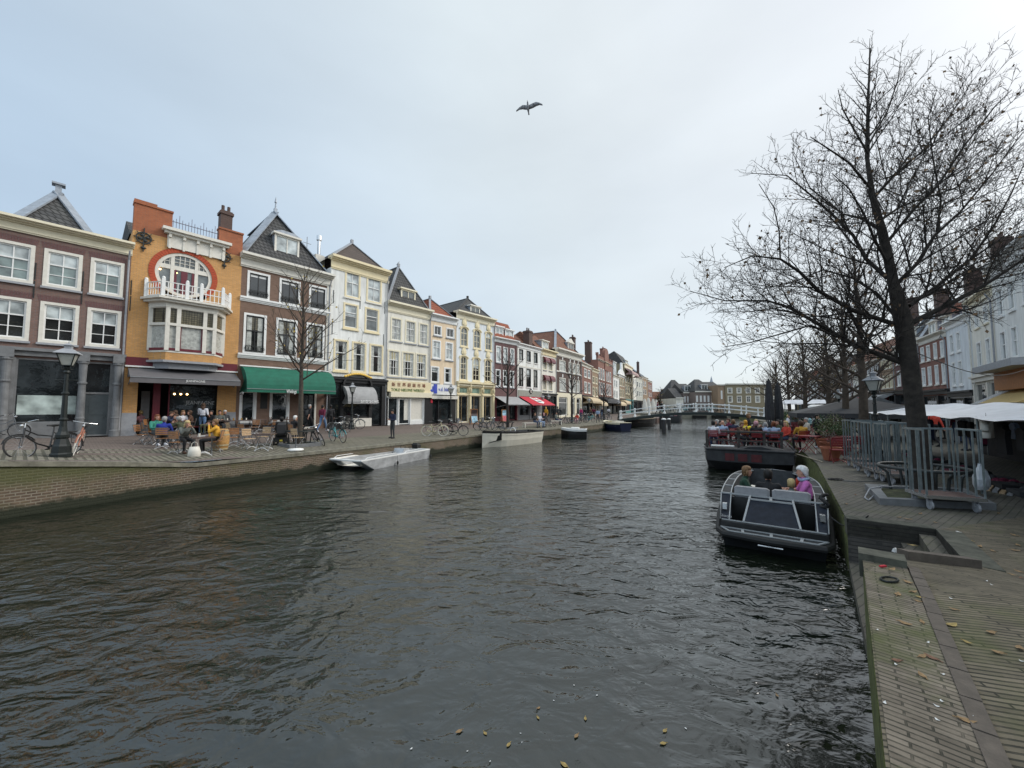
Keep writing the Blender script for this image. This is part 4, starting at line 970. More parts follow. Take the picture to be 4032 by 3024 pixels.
# --- J: cream house with maroon awnings
H = House('canal_house', 'narrow cream house with small maroon window awnings and black ground floor', 2132, 2190, zb=1.36)
uu = H.ux; W = H.W; tp = H.L(2140, 1374)[1]
R1 = H.rows([(2139, 2153), (2162, 2176)], 1408, 1456); R2 = H.rows([(2138, 2152), (2161, 2175)], 1480, 1537); zs = H.L(2135, 1548)[1]
H.wall(m_plasterc, tp - .2, R1 + R2 + [(.1, W - .1, -.2, zs - .3)])
for h in R1 + R2:
    H.win(h, m_cream, m_cream, g_curt, fw=.1, tr=.35)
    H.awning(h[0] - .1, h[1] + .1, h[3] + .15, h[3] - .5, .5, m_maroon, valance=.12, curve=1)
H.cornice(tp, .8, m_cream2, proj=.4)
H.shop(0, zs - .3, [(.3, W * .5, 'd'), (W * .55, W - .3, 'w')], m_black, fascia=zs, base=.5)
H.ridge(tp - .2, 2.8, m_tileo, run=3); H.dormer(W * .4, W * .85, tp, tp + 1.4, .8, back=1.6, fm=m_offw, gm=g_blind)
H.chimney(-.9, 1.5, tp - .5, H.L(2085, 1306, 1.5)[1], .9, pots=2)
# --- K: dark brown corner house
H = House('canal_house', 'dark brown brick corner house with white lintels, broad cornice and brown hipped roof', 2190, 2290, zb=1.3, depth=10)
uu = H.ux; W = H.W; tp = (H.L(2190, 1378)[1] + H.L(2292, 1392)[1]) / 2; fr = tp - 1.1
R1 = H.rows([(2203, 2228), (2240, 2252), (2256, 2268), (2271, 2283)], 1416, 1462); R2 = H.rows([(2203, 2228), (2240, 2252), (2256, 2268), (2271, 2283)], 1486, 1540); zs = H.L(2200, 1546)[1]
SB = [(uu(2198), uu(2232), 0.3, zs - .6), (uu(2245), uu(2262), .3, zs - .6), (uu(2268), uu(2284), .3, zs - .6)]
H.wall(m_dkbr, fr + .1, R1 + R2 + [(.05, W - .05, -.2, zs)])
for h in R1 + R2: H.win(h, m_offw, m_white, g_curt, fw=.1, tr=.3); MB().box((h[0] + h[1]) / 2 - .12, (h[0] + h[1]) / 2 + .12, -.06, -.001, h[3] + .05, h[3] + .55).build('keystone', m_white, H.root)
H.cornice(tp, 1.1, m_offw, proj=.6, ov=.25); H.trim(R2[0][3] + .75, R2[0][3] + .95, .08, m_offw, 'string_course')
o = H.wall(m_cream, zs, SB, name='ground_floor', D=.09, back=False); o.location = (0, -.1, 0)
for h in SB: H.win(h, m_offw, m_white, g_shop, fw=.12, tr=.28, vb=(), sill=None, proud=-.02)
H.hip(tp - .1, 3.6, m_tileo, front=2.4, u=W * .55, cap=m_lead, capw=.35); H.dormer(W * .6, W * .82, tp, tp + 1.6, .6, back=1.5, fm=m_offw, gm=g_mid, ped=True)
# --- farther houses of the left row: (px0,px1, top y, wall, window px columns, rows(ya,yb), frame, roof kind, shop material, label)
def far_house(px0, px1, ty, wm, cols, rows, label, fm=m_white, gm=g_dark, roof=None, rh=2.2, rm=m_tile, shopm=m_black, cm=m_offw, aw=None, tr=.4, ch=.6, line=None, zb=1.2, name='canal_house', dorm=0, chim=0, vb=(.5,), depth=9):
    H = House(name, label, px0, px1, line=line, zb=zb, depth=depth); W = H.W
    tp = (H.L(px0, ty[0])[1] + H.L(px1, ty[1])[1]) / 2 if isinstance(ty, tuple) else H.L((px0 + px1) / 2, ty)[1]
    RR = []
    for ya, yb in rows: RR.append(H.rows(cols, ya, yb))
    fl = [h for r in RR for h in r]; zs = min([h[2] for h in fl] + [4.3]) - .45; zs = max(2.9, min(zs, 4.0))
    H.wall(wm, tp - .1, fl + [(.1, W - .1, -.2, zs - .5)])
    for h in fl: H.win(h, fm, fm, gm, fw=.11, tr=tr, vb=vb, sill=cm)
    H.cornice(tp, ch, cm, proj=.35)
    H.shop(0, zs - .5, [(.3, W * .6, 'w'), (W * .66, W - .3, 'd')], shopm, fascia=zs, base=.5)
    if aw: H.awning(.1, W - .1, zs - .2, zs - 1.1, 1.8, aw, valance=.2, curve=1)
    if roof == 'hip': H.hip(tp - .1, rh, rm, front=W * .4)
    if roof == 'ridge': H.ridge(tp - .1, rh, rm, run=2.5)
    for k in range(dorm): u = W * (k + .5) / dorm; H.dormer(u - W * .14, u + W * .14, tp, tp + 1.3, .5, back=1.6, fm=m_offw, gm=g_blind)
    for k in range(chim): H.chimney(.5 + k * (W - 1), 1.5, tp - .3, tp + rh + 1, .8, pots=2)
    return H
far_house(2290, 2330, 1435, m_redbr, [(2301, 2311), (2315, 2325)], [(1450, 1484), (1502, 1546)], 'reddish brick house with white cornice, steep red roof and beige awning', roof='hip', rh=3.2, rm=m_tiler, aw=m_beigec, chim=1, gm=g_mid)
far_house(2330, 2357, 1455, m_tanbr, [(2334, 2342), (2346, 2353)], [(1480, 1508), (1522, 1560)], 'narrow tan brick house with cream frames between two red brick houses', fm=m_cream, roof='ridge', rh=.6, cm=m_cream, shopm=m_offw, aw=m_beigec)
H = far_house(2357, 2414, (1420, 1437), m_redbr, [(2358, 2363), (2366, 2372), (2375, 2381), (2389, 2393), (2396, 2400), (2403, 2407)], [(1447, 1492), (1503, 1552)], 'tall red brick house with stepped parapet, ornamental pediment and chimneys', roof=None, ch=.25, aw=m_darkc, shopm=m_black, vb=())
tp = H.L(2385, 1430)[1]; W = H.W; mb = MB(); mb.box(0, W, 0, .4, tp, tp + .9)
for k in range(6): u = W * k / 5; mb.box(u - .2, u + .2, -.08, .45, tp + .9, tp + 1.4)
mb.box(W * .38, W * .66, -.15, .45, tp - 1.6, tp + 2.0)
for k in range(10): a, b = pi * k / 10, pi * (k + 1) / 10; mb.prism([(W * .52, tp + 2.0), (W * .52 + W * .13 * cos(a), tp + 2 + 1.1 * sin(a)), (W * .52 + W * .13 * cos(b), tp + 2 + 1.1 * sin(b))], -.15, .4)
mb.build('stepped_parapet', m_redbr, H.root); H.chimney(.5, 2, tp - .5, tp + 3.6, 1.2, m=m_dkbr); H.chimney(W - .6, 2, tp - .5, tp + 4.2, 1.2, m=m_redbr)
MB().box(W * .43, W * .61, -.18, -.152, tp - .6, tp + .4).build('name_panel', m_tanbr, H.root)
H = far_house(2414, 2438, 1480, m_plasterw, [(2419, 2424), (2427, 2432)], [(1494, 1524), (1535, 1568)], 'narrow white house with tall dormer in a dark mansard roof', roof='ridge', rh=4.2, aw=m_beigec); H.dormer(H.W * .35, H.W * .8, H.L(2426, 1482)[1] + .2, H.L(2426, 1482)[1] + 3.4, .3, back=2, fm=m_white, gm=g_blind)
H = far_house(2438, 2461, 1478, m_tanbr, [(2440, 2445), (2447, 2451), (2454, 2458)], [(1486, 1518), (1530, 1564)], 'brown brick house topped by a white curved gable ornament', fm=m_cream, vb=(), aw=m_beigec, cm=m_white)
tp = H.L(2450, 1478)[1]; mb = MB(); W = H.W; mb.prism([(0, tp), (W, tp), (W * .85, tp + .9), (W * .62, tp + 1.4), (W * .58, tp + 3.2), (W * .42, tp + 3.2), (W * .38, tp + 1.4), (W * .15, tp + .9)], -.1, .3); mb.build('curved_gable', m_white, H.root)
H = far_house(2461, 2492, (1436, 1444), m_ochbr, [(2464, 2470), (2474, 2479), (2483, 2488)], [(1480, 1505), (1515, 1550)], 'tall ochre brick house with striped awning high up under a broad cornice', fm=m_cream, vb=(), roof='ridge', rh=3.5, cm=m_cream, ch=1.2, shopm=mat('turquoise_paint', (.12, .30, .30), .5), dorm=1)
m_stripe = brick('striped_canvas', (.45, .36, .33), (.42, .34, .32), (.18, .05, .05), bw=.35, bh=30, ms=.09, off=0, stains=0, bump=0)
H.awning(.3, H.W - .3, H.L(2475, 1458)[1], H.L(2475, 1478)[1], 2.0, m_stripe, curve=1)
far_house(2492, 2506, 1470, m_plasterc, [(2495, 2498), (2501, 2504)], [(1490, 1512), (1525, 1550)], 'slim cream house beside the striped awning house', roof='ridge', rh=3, rm=m_tileo, vb=())
H = far_house(2506, 2531, 1487, mat('pale_render', (.50, .50, .44), .85), [(2509, 2514), (2518, 2522), (2526, 2529)], [(1502, 1524), (1538, 1560)], 'pale rendered house with rounded roof edge near the bend', roof='hip', rh=1.5, vb=())
far_house(2531, 2552, (1480, 1492), m_tanbr, [(2534, 2538), (2541, 2545)], [(1500, 1520), (1532, 1552)], 'last brown gabled house of the left row beside a flag pole', roof='hip', rh=4, vb=(), chim=1)
far_house(2552, 2568, 1500, m_redbr, [(2555, 2558), (2562, 2565)], [(1515, 1532), (1545, 1560)], 'small red brick house closing the left row', roof='ridge', rh=1.5, vb=())
# ------------------------------------------------------------------ street furniture
def rzf(dx, dy): return atan2(dx, -dy)       # turn local -Y to face (dx, dy)
m_wood = mat('varnished_slats', (.36, .17, .07), .5, var=.2, scale=20)
m_woodp = mat('pale_slats', (.55, .38, .22), .55, var=.2, scale=20)
m_woodd = mat('dark_tabletop', (.10, .065, .055), .5, var=.2, scale=12)
m_chairm = mat('grey_chair_steel', (.16, .17, .18), .4, metal=.6)
m_chairw = mat('worn_light_steel', (.6, .6, .6), .4, metal=.3)
m_redp = mat('red_chair_paint', (.20, .012, .016), .45, var=.15)
m_oak = mat('oak_staves', (.46, .25, .08), .6, var=.3, scale=9)
def make_chair(wood, label, red=False, loc=(0, 0, 0)):
    t = thing('terrace_chair', label, 'chair', loc)
    m = m_redp if red else m_chairm; w = m_redp if red else wood
    mb = MB(); [mb.box(-.19, .19, -.20 + k * .072, -.20 + k * .072 + .055, .445, .462) for k in range(6)]; mb.build('seat', w, t)
    mb = MB(); [mb.box(-.20, .20, .21 + k * .012, .225 + k * .012, .60 + k * .075, .655 + k * .075) for k in range(4)]; mb.build('backrest', w, t)
    mb = MB()
    for x in (-.205, .205):
        mb.tube([(x, -.22, 0), (x, -.02, .30), (x, .20, .55), (x, .27, .90)], .011, 5); mb.tube([(x * .9, .24, 0), (x * .9, -.20, .45)], .011, 5)
    mb.tube([(-.19, -.2, .44), (.19, -.2, .44)], .01, 5); mb.tube([(-.2, .27, .9), (.2, .27, .9)], .011, 5); mb.build('frame', m, t)
    for y in (-.22, .24): MB().tube([(-.2 + .4 * k / 8, y * (1 - .25 * sin(pi * k / 8)), .03 + .09 * sin(pi * k / 8)) for k in range(9)], .012, 5).build('stretcher', m_chairw if not red else m_redp, t)
    return t
def make_table(label, top=None, w=.35, loc=(0, 0, 0), metal=None):
    t = thing('terrace_table', label, 'table', loc); metal = metal or m_chairm
    mb = MB(); mb.box(-w, w, -w, w, .725, .745); mb.box(-w, w, -w, -w + .03, .70, .725); mb.box(-w, w, w - .03, w, .70, .725); mb.build('tabletop', top or m_woodd, t)
    for x in (-w * .75, w * .75):
        mb = MB(); mb.tube([(x, -w * .85, 0), (x, 0, .36), (x, w * .8, .71)], .013, 5); mb.tube([(x, w * .85, 0), (x, 0, .36), (x, -w * .8, .71)], .013, 5); mb.build('leg', metal, t)
    for y in (-w * .85, w * .85): MB().tube([(-w * .75 + w * 1.5 * k / 8, y * (1 - .2 * sin(pi * k / 8)), .03 + .12 * sin(pi * k / 8)) for k in range(9)], .014, 5).build('stretcher', m_chairw, t)
    return t
BK = {}
def bicycle(c, label, loc, rz, rx=0, basket=False, white=False, steer=0, group='parked bicycles', crate=False):
    key = (c, basket, white, crate)
    if key in BK:
        return dup(BK[key], loc, rz, label, group, rx=rx)
    t = thing('bicycle', label, 'bicycle', loc, rz, group); t.rotation_euler[0] = rx; BK[key] = t
    fm = mat('bike_paint_' + c, {'black': (.012, .012, .013), 'teal': (.10, .42, .44), 'cream': (.62, .56, .36), 'coral': (.42, .17, .11), 'darkred': (.12, .02, .03), 'grey': (.12, .13, .14), 'green': (.03, .09, .05)}[c], .35, var=.1)
    r = .345
    for x, n in ((-.53, 0), (.56, 1)):
        w = MB()
        for k in range(18): a = 2 * pi * k / 18; w.bar((x + .03 * cos(a + 1), .02 if k % 2 else -.02, r), (x + (r - .02) * cos(a), 0, r + (r - .02) * sin(a)), .0028)
        w.tube([(x + (r - .022) * cos(2 * pi * k / 24), 0, r + (r - .022) * sin(2 * pi * k / 24)) for k in range(25)], .011, 4, cap=False)
        w.tube([(x, -.05, r), (x, .05, r)], .022, 6); wh = w.build('wheel', m_sill, t)
        MB().tube([(x + (r - .01) * cos(2 * pi * k / 28), 0, r + (r - .01) * sin(2 * pi * k / 28)) for k in range(29)], .021, 6, cap=False).build('tyre', m_offw if white else m_rubber, wh)
        g = MB(); A = [((.0 if n else .1) + pi * .1) + k * (pi * .75) / 8 for k in range(9)] if n else [pi * .15 + k * (pi * .95) / 9 for k in range(10)]
        g.tube([(x + (r + .035) * cos(a), 0, r + (r + .035) * sin(a)) for a in A], .018, 4); g.build('mudguard', fm, t)
    f = MB(); bb = (-.08, 0, .28); st = (-.24, 0, .82); hd = (.40, 0, .92); hl = (.45, 0, .70); ra = (-.53, 0, r)
    f.tube([bb, st], .018, 6); f.tube([bb, (.2, 0, .42), hl], .022, 6); f.tube([(-.17, 0, .62), (.15, 0, .68), (.41, 0, .86)], .017, 6); f.tube([hd, hl], .022, 6)
    for y in (-.05, .05): f.tube([(bb[0], y * .6, bb[2]), (ra[0], y, ra[2])], .012, 5); f.tube([(st[0], 0, .74), (ra[0], y, ra[2])], .010, 5)
    f.prism([(-.12, .22), (-.12, .34), (-.5, .38), (-.5, .31)], .055, .075); f.build('frame', fm, t)
    k = MB(); k.tube([hl, (.47, 0, .66)], .02, 6)
    for y in (-.045, .045): k.tube([(.46, y, .68), (.50, y, .55), (.56, y, r)], .013, 5)
    k.build('fork', fm, t)
    h = MB(); h.tube([hd, (.36, 0, 1.06)], .013, 6); h.tube([(.16, -.30, 1.05), (.28, -.27, 1.08), (.37, -.1, 1.07), (.37, .1, 1.07), (.28, .27, 1.08), (.16, .30, 1.05)], .012, 6); h.build('handlebar', m_chrome, t)
    for y in (-.30, .30): MB().tube([(.13, y, 1.045), (.24, y * .95, 1.07)], .018, 6).build('grip', m_rubber, t)
    s = MB(); s.tube([st, (-.26, 0, .93)], .013, 6); s.loft([[(-.40, y * 1.0, .95), (-.40, y, .99)] if 0 else [(x, y * w_, z) for y, z in ((-1, .945), (-.6, .985), (.6, .985), (1, .945))] for x, w_ in ((-.40, .06), (-.36, .10), (-.28, .10), (-.18, .04), (-.10, .025))]); s.build('saddle', m_rubber, t)
    c_ = MB(); c_.tube([(bb[0], -.07, bb[2]), (bb[0], .07, bb[2])], .02, 6); c_.bar((bb[0], .075, bb[2]), (bb[0] + .14, .085, bb[2] - .08), .02); c_.bar((bb[0], -.075, bb[2]), (bb[0] - .14, -.085, bb[2] + .08), .02)
    c_.box(bb[0] + .10, bb[0] + .19, .09, .18, bb[2] - .10, bb[2] - .075); c_.box(bb[0] - .19, bb[0] - .10, -.18, -.09, bb[2] + .07, bb[2] + .095); c_.build('crank', m_rubber, t)
    q = MB(); [q.bar((-.78, y, .73), (-.30, y, .73), .012) for y in (-.06, 0, .06)]; [q.bar((-.56, y, .36), (-.62, y * .9, .73), .010) for y in (-.07, .07)]; q.box(-.80, -.78, -.07, .07, .72, .74); q.build('carrier', m_rubber, t)
    MB().ell((.45, 0, .98), (.05, .04, .045)).build('headlight', m_chrome, t)
    if basket or crate:
        b = MB(); x0, x1 = (.44, .78) if basket else (.42, .86); b.box(x0, x1, -.2, .2, .76, .78)
        for z in (.76, .82, .88, .94, 1.0): [b.bar(p, q_, .012, .02) for p, q_ in (((x0, -.2, z), (x1, -.2, z)), ((x1, -.2, z), (x1, .2, z)), ((x1, .2, z), (x0, .2, z)), ((x0, .2, z), (x0, -.2, z)))]
        for k_ in range(6): xx = x0 + (x1 - x0) * k_ / 5; b.bar((xx, -.2, .77), (xx, -.2, 1.0), .014); b.bar((xx, .2, .77), (xx, .2, 1.0), .014); yy = -.2 + .4 * k_ / 5; b.bar((x1, yy, .77), (x1, yy, 1.0), .014); b.bar((x0, yy, .77), (x0, yy, 1.0), .014)
        b.build('basket', m_rubber if basket else m_wood, t)
    return t
LPROTO = []
m_lglass = mat('lantern_glass', (.42, .42, .38), .25, var=.1, spec=.6)
def lamp(label, loc, s=1.0, rz=.6, group='lantern street lamps'):
    if LPROTO: return dup(LPROTO[0], loc, rz, label, group, scale=s)
    t = thing('street_lamp', label, 'street lamp', loc, rz, group); LPROTO.append(t)
    mb = MB(); mb.lathe([(.25, 0), (.25, .10), (.22, .14), (.21, .34), (.18, .40), (.13, .56), (.16, .60), (.16, .68), (.11, .78), (.08, .95)], 8); mb.build('base', m_iron, t)
    mb = MB(); mb.lathe([(.085, .93), (.075, 1.1), (.10, 1.13), (.10, 1.17), (.072, 1.2), (.06, 1.9), (.09, 1.93), (.09, 1.97), (.056, 2.0), (.045, 2.55), (.085, 2.6), (.05, 2.66), (.09, 2.74), (.05, 2.8)], 10)
    mb.tube([(-.22, 0, 2.36), (.22, 0, 2.36)], .014, 6); [mb.ell((x, 0, 2.36), .022) for x in (-.22, .22)]; mb.build('column', m_iron, t)
    mb = MB()
    for k in range(4):
        a = pi / 4 + k * pi / 2; mb.tube([(0, 0, 2.68), (.13 * cos(a), .13 * sin(a), 2.70), (.14 * cos(a), .14 * sin(a), 2.80)], .013, 5); mb.tube([(.145 * cos(a), .145 * sin(a), 2.80), (.27 * cos(a), .27 * sin(a), 3.16)], .014, 5)
        b = a + pi / 2; mb.bar((.15 * cos(a), .15 * sin(a), 2.81), (.15 * cos(b), .15 * sin(b), 2.81), .025); mb.bar((.275 * cos(a), .275 * sin(a), 3.165), (.275 * cos(b), .275 * sin(b), 3.165), .03)
    mb.build('lantern_frame', m_iron, t)
    mb = MB(); q = lambda r_, z: [(r_ * cos(pi / 4 + k * pi / 2), r_ * sin(pi / 4 + k * pi / 2), z) for k in range(4)]
    mb.loft([q(.135, 2.82), q(.258, 3.15)]); mb.build('glass', m_lglass, t)
    mb = MB(); mb.loft([q(.36, 3.17), q(.36, 3.19), q(.15, 3.32), q(.11, 3.33), q(.11, 3.42), q(.15, 3.43), q(.15, 3.45), q(.04, 3.50)]); mb.tube([(0, 0, 3.5), (0, 0, 3.6)], [.015, .003], 5); mb.build('lantern_roof', m_sill, t)
    return t
# lamps on the left bank
g = gl(240, 1800); lamp('green cast iron lantern post with two bicycles against it at the left edge', g, (zat(1388, g) - g.z) / 3.6)
for px, py, ty, lb in ((1384, 1690, 1503, 'lantern post in front of the grey rounded awning, bicycle at its foot'), (1774, 1672, 1512, 'lantern post in front of the shop with the blue boot sign'),
                       (2137, 1650, 1552, 'lantern post just left of its twin before the black shopfront'), (2160, 1652, 1551, 'lantern post just right of its twin before the black shopfront'),
                       (2320, 1652, 1566, 'lantern post before the beige awnings'), (2436, 1648, 1576, 'farthest lantern post on the left quay near the footbridge')):
    g = gl(px, py); lamp(lb, g, (zat(ty, g) - g.z) / 3.6)
# bicycles on the left bank
def bk(c, label, px, py, ang, lean=0, **k):
    g = gl(px, py); return bicycle(c, label, (g.x, g.y, g.z), radians(ang), radians(lean), **k)
bk('black', 'black bicycle leaning far over against the left lantern post, front wheel to the left', 188, 1797, 262, 16)
bk('coral', 'copper coloured bicycle with white tyres leaning on the left lantern post', 292, 1792, 313, -12, white=True)
bk('grey', 'dark bicycle cut off by the left edge in front of the grey shopfront', 0, 1722, 30, 6)
bk('black', 'black bicycle propped against the bench ring of the first tree', 1262, 1752, -48, 22)
bk('teal', 'turquoise bicycle with black front basket beside the first tree', 1330, 1741, -38, 5, basket=True)
bk('grey', 'dark bicycle standing at the lantern post before the grey rounded awning', 1385, 1690, 15, 4)
bk('grey', 'dark bicycle parked behind the turquoise one', 1335, 1705, 60, -4, basket=True)
bk('cream', 'cream coloured ladies bicycle with white tyres beside the quay edge', 1712, 1717, 4, 4, white=True)
bk('darkred', 'dark red bicycle between the cream one and the black one', 1752, 1712, 12, -5)
bk('black', 'black bicycle with green spoke guard to the right of the cream one', 1792, 1716, 6, 5, white=False)
for k, (px, py, c, a) in enumerate(((1905, 1694, 'black', 20), (1925, 1696, 'grey', 35), (1955, 1694, 'black', 160))): bk(c, ('leftmost black bicycle of the three around the second tree', 'grey bicycle in the middle of the three around the second tree', 'right black bicycle touching the second tree trunk')[k], px, py, a, 5 * (-1) ** k)
for k, (px, py, c, a) in enumerate(((2213, 1668, 'black', 15), (2242, 1668, 'grey', 170), (2262, 1667, 'green', 10), (2290, 1664, 'black', 5), (2306, 1663, 'grey', 60), (2322, 1662, 'teal', 30), (2372, 1658, 'black', 30), (2386, 1656, 'grey', 15))):
    bk(c, ('black bicycle left of the child in red', 'grey bicycle with its front wheel behind the child in red', 'dark green bicycle beside the child in red', 'black bicycle right of the child in red', 'grey bicycle near the person in black', 'turquoise bicycle in the far row along the kerb', 'black bicycle next to the man in the blue shirt', 'last grey bicycle before the footbridge')[k], px, py, a, 4)
# a-frame boards, benches, planters
def aboard(label, g, h, w, cm, tm, rz, txt=None):
    t = thing('sidewalk_sign', label, 'sidewalk sign', g, rz); 
    for s_ in (-1, 1):
        mb = MB(); mb.M = Matrix.Translation((0, s_ * .22, 0)) @ Matrix.Rotation(radians(-s_ * -12), 4, 'X')
        mb.mi = 0; mb.box(-w / 2, -w / 2 + .05, -.02, .02, 0, h); mb.box(w / 2 - .05, w / 2, -.02, .02, 0, h); mb.box(-w / 2 + .05, w / 2 - .05, -.02, .02, h - .05, h); mb.box(-w / 2 + .05, w / 2 - .05, -.02, .02, .14, .19)
        mb.mi = 1; mb.box(-w / 2 + .05, w / 2 - .05, -.012, .012, .19, h * .55); mb.mi = 2; mb.box(-w / 2 + .05, w / 2 - .05, -.012, .012, h * .55, h - .05)
        mb.build('panel', [m_wood, cm, tm], t)
    return t
m_poster = mat('blue_poster', (.30, .50, .62), .5, var=.5, scale=5); m_postr = mat('red_poster', (.55, .10, .12), .5, var=.4, scale=5); m_maroonb = mat('dark_board', (.05, .03, .03), .5, var=.4)
g = gl(1866, 1670); aboard('wooden sidewalk sign with blue and white poster before the ornate white house', g, 1.5, .75, m_poster, m_maroonb, .65)
g = gl(1985, 1664); aboard('sidewalk sign with red and blue ice poster behind the second tree', g, 1.4, .6, m_postr, m_poster, .65)
g = gl(2052, 1650); aboard('light wooden easel board in front of the sage green shopfront', g, 1.5, .7, m_maroonb, m_maroonb, .65)
def bench(label, g, L_, rz):
    t = thing('bench', label, 'bench', g, rz); mb = MB(); [mb.box(-L_ / 2, L_ / 2, -.22 + k * .15, -.09 + k * .15, .43, .47) for k in range(3)]; mb.build('seat', m_offw, t)
    for x in (-L_ / 2 + .12, L_ / 2 - .12):
        mb = MB(); mb.box(x - .035, x + .035, -.2, -.14, 0, .428); mb.box(x - .035, x + .035, .14, .2, 0, .428); mb.box(x - .03, x + .03, -.14, .14, .37, .42); mb.build('leg', m_offw, t)
bench('white bench where the three seated people sit by the quay edge', gl(2095, 1684), 2.0, .55)
bench('white bench behind the person in grey stretching the legs', gl(2186, 1674), 1.6, .55)
def ringguard(label, g, r, h, m=m_iron, legs=6, cx=0):
    t = thing('tree_guard', label, 'tree guard', g); MB().tube([(r * cos(2 * pi * k / 32), r * sin(2 * pi * k / 32), h) for k in range(33)], .035, 8, cap=False).build('ring', m, t)
    for k in range(legs): a = 2 * pi * k / legs + .4; MB().tube([(r * cos(a), r * sin(a), h - .02), (r * .8 * cos(a), r * .8 * sin(a), h * .75), (r * .72 * cos(a), r * .72 * sin(a), 0)], .03, 6).build('leg', m, t)
def planter(label, P, z0, z1, w=.16, soil=True, m=m_greyst):
    c = sum((V(p) for p in P), V((0, 0, 0))) / len(P); t = thing('tree_planter', label, 'planter kerb', (c.x, c.y, z0)); mb = MB(); n = len(P)
    inn = [V(p).lerp(c, w / (V(p) - c).length * 1.3) for p in P]
    for k in range(n):
        a, b, ci, di = [V(p) - c for p in (P[k], P[(k + 1) % n], inn[(k + 1) % n], inn[k])]; B = [(p.x, p.y, -.25) for p in (a, b, ci, di)]; T = [(p.x, p.y, z1 - z0) for p in (a, b, ci, di)]
        mb.face(T); [mb.face([B[j], B[(j + 1) % 4], T[(j + 1) % 4], T[j]]) for j in range(4)]
    mb.build('kerb', m, t); mb = MB(); mb.face([((p - c).x, (p - c).y, z1 - z0 - .05) for p in inn]); mb.build('soil', mat('mossy_soil', (.05, .055, .025), 1, var=.6, scale=6, bump=1), t)
    return t
def rectat(g, d, L_, W_): d = d.normalized(); n = V((-d.y, d.x, 0)); return [g - d * L_ / 2 - n * W_ / 2, g + d * L_ / 2 - n * W_ / 2, g + d * L_ / 2 + n * W_ / 2, g - d * L_ / 2 + n * W_ / 2]
qd = V((.55, .83, 0))
T1 = gl(1180, 1755); planter('dark stone kerb square round the first young tree', rectat(T1, V((.6, .8, 0)), 1.5, 1.3), T1.z, T1.z + .14)
ringguard('dark round guard rail about the first young tree', T1 + V((0, 0, .1)), .62, .62)
T2 = gl(1998, 1686); planter('low kerb about the second tree on the left quay', rectat(T2, V((.6, .8, 0)), 1.6, 1.2), T2.z, T2.z + .1); ringguard('dark bench ring about the second tree', T2, .6, .55)
# wine barrel, bags, parasol foot
g = gl(866, 1772); t = thing('wine_barrel', 'oak wine barrel with pale hoops behind the man in the yellow jacket', 'barrel', g)
mb = MB(); mb.lathe([(.25, 0), (.28, .1), (.315, .3), (.325, .45), (.315, .6), (.28, .8), (.25, .9)], 20); mb.build('staves', m_oak, t, smooth=True)
for z, r in ((.06, .27), (.22, .306), (.66, .312), (.83, .276)): MB().lathe([(r, -.03), (r + .008, -.03), (r + .008, .03), (r, .03)], 20, (0, 0, z)).build('hoop', mat('pale_hoop', (.40, .33, .20), .5), t)
g = gl(764, 1803); t = thing('tote_bag', 'off-white cloth tote bag leaning on the table leg', 'bag', g, .7)
mb = MB(); mb.loft([[(x * s_, y * s2, z) for x, y in ((-.19, -.05), (0, -.09), (.19, -.05), (.19, .05), (0, .09), (-.19, .05))] for z, s_, s2 in ((0, .85, .8), (.04, 1, 1.2), (.25, 1.0, 1.0), (.42, .72, .4))]); mb.build('sack', m_offw, t, smooth=True)
MB().tube([(-.10, 0, .4), (-.08, 0, .55), (0, 0, .60), (.08, 0, .55), (.10, 0, .4)], .012, 5).build('handle', m_offw, t)
g = gl(1164, 1775); t = thing('parasol_foot', 'white round parasol foot with a short pole at the quay edge', 'parasol foot', g); MB().lathe([(.30, 0), (.33, .04), (.30, .09), (.05, .12)], 24).build('disc', m_white, t, smooth=True); MB().tube([(0, 0, .1), (0, 0, .55)], .025, 8).build('pole', m_chairm, t)
for k, (px, py) in enumerate(((846, 1690), (858, 1706))):
    g = gl(px, py); t = thing('paper_bag', ('brown paper bag on the chair left of the woman with the headband', 'brown paper bag standing on the barrel side')[k], 'bag', g); MB().loft([[(-.14, -.07, 0), (.14, -.07, 0), (.14, .07, 0), (-.14, .07, 0)], [(-.12, -.05, .35), (.12, -.05, .35), (.12, .05, .35), (-.12, .05, .35)]]).build('sack', mat('kraft_paper', (.42, .27, .15), .8), t)
# yucca in a pot
def spiky(label, g, n, L_, h0, m, potm, potr=.25, poth=.45, name='potted_palm', cat='potted plant'):
    t = thing(name, label, cat, g); MB().lathe([(potr * .75, 0), (potr, poth - .06), (potr * 1.1, poth - .05), (potr * 1.1, poth), (potr * .9, poth)], 16).build('pot', potm, t)
    mb = MB()
    for k in range(n):
        a = U(0, 2 * pi); e = U(.1, 1.4); l = L_ * U(.6, 1.1); d = V((cos(a) * cos(e), sin(a) * cos(e), sin(e))); s_ = V((-sin(a), cos(a), 0)) * .028
        b = V((0, 0, h0)) + V((cos(a), sin(a), 0)) * .03; m1 = b + d * l * .55; e1_ = m1 + (d + V((0, 0, -.5 * cos(e)))) * l * .45
        mb.face([b - s_ * .6, b + s_ * .6, m1 + s_, m1 - s_]); mb.face([m1 - s_, m1 + s_, e1_])
    mb.build('leaves', m, t); MB().tube([(0, 0, poth - .1), (0, 0, h0)], .04, 6).build('stem', m_woodd, t); return t
m_leafg = mat('dark_plant_green', (.035, .075, .02), .6, var=.35, scale=8)
spiky('spiky green palm in a pot beside the green awning house', gl(940, 1683), 46, .75, 1.0, m_leafg, m_greyst)
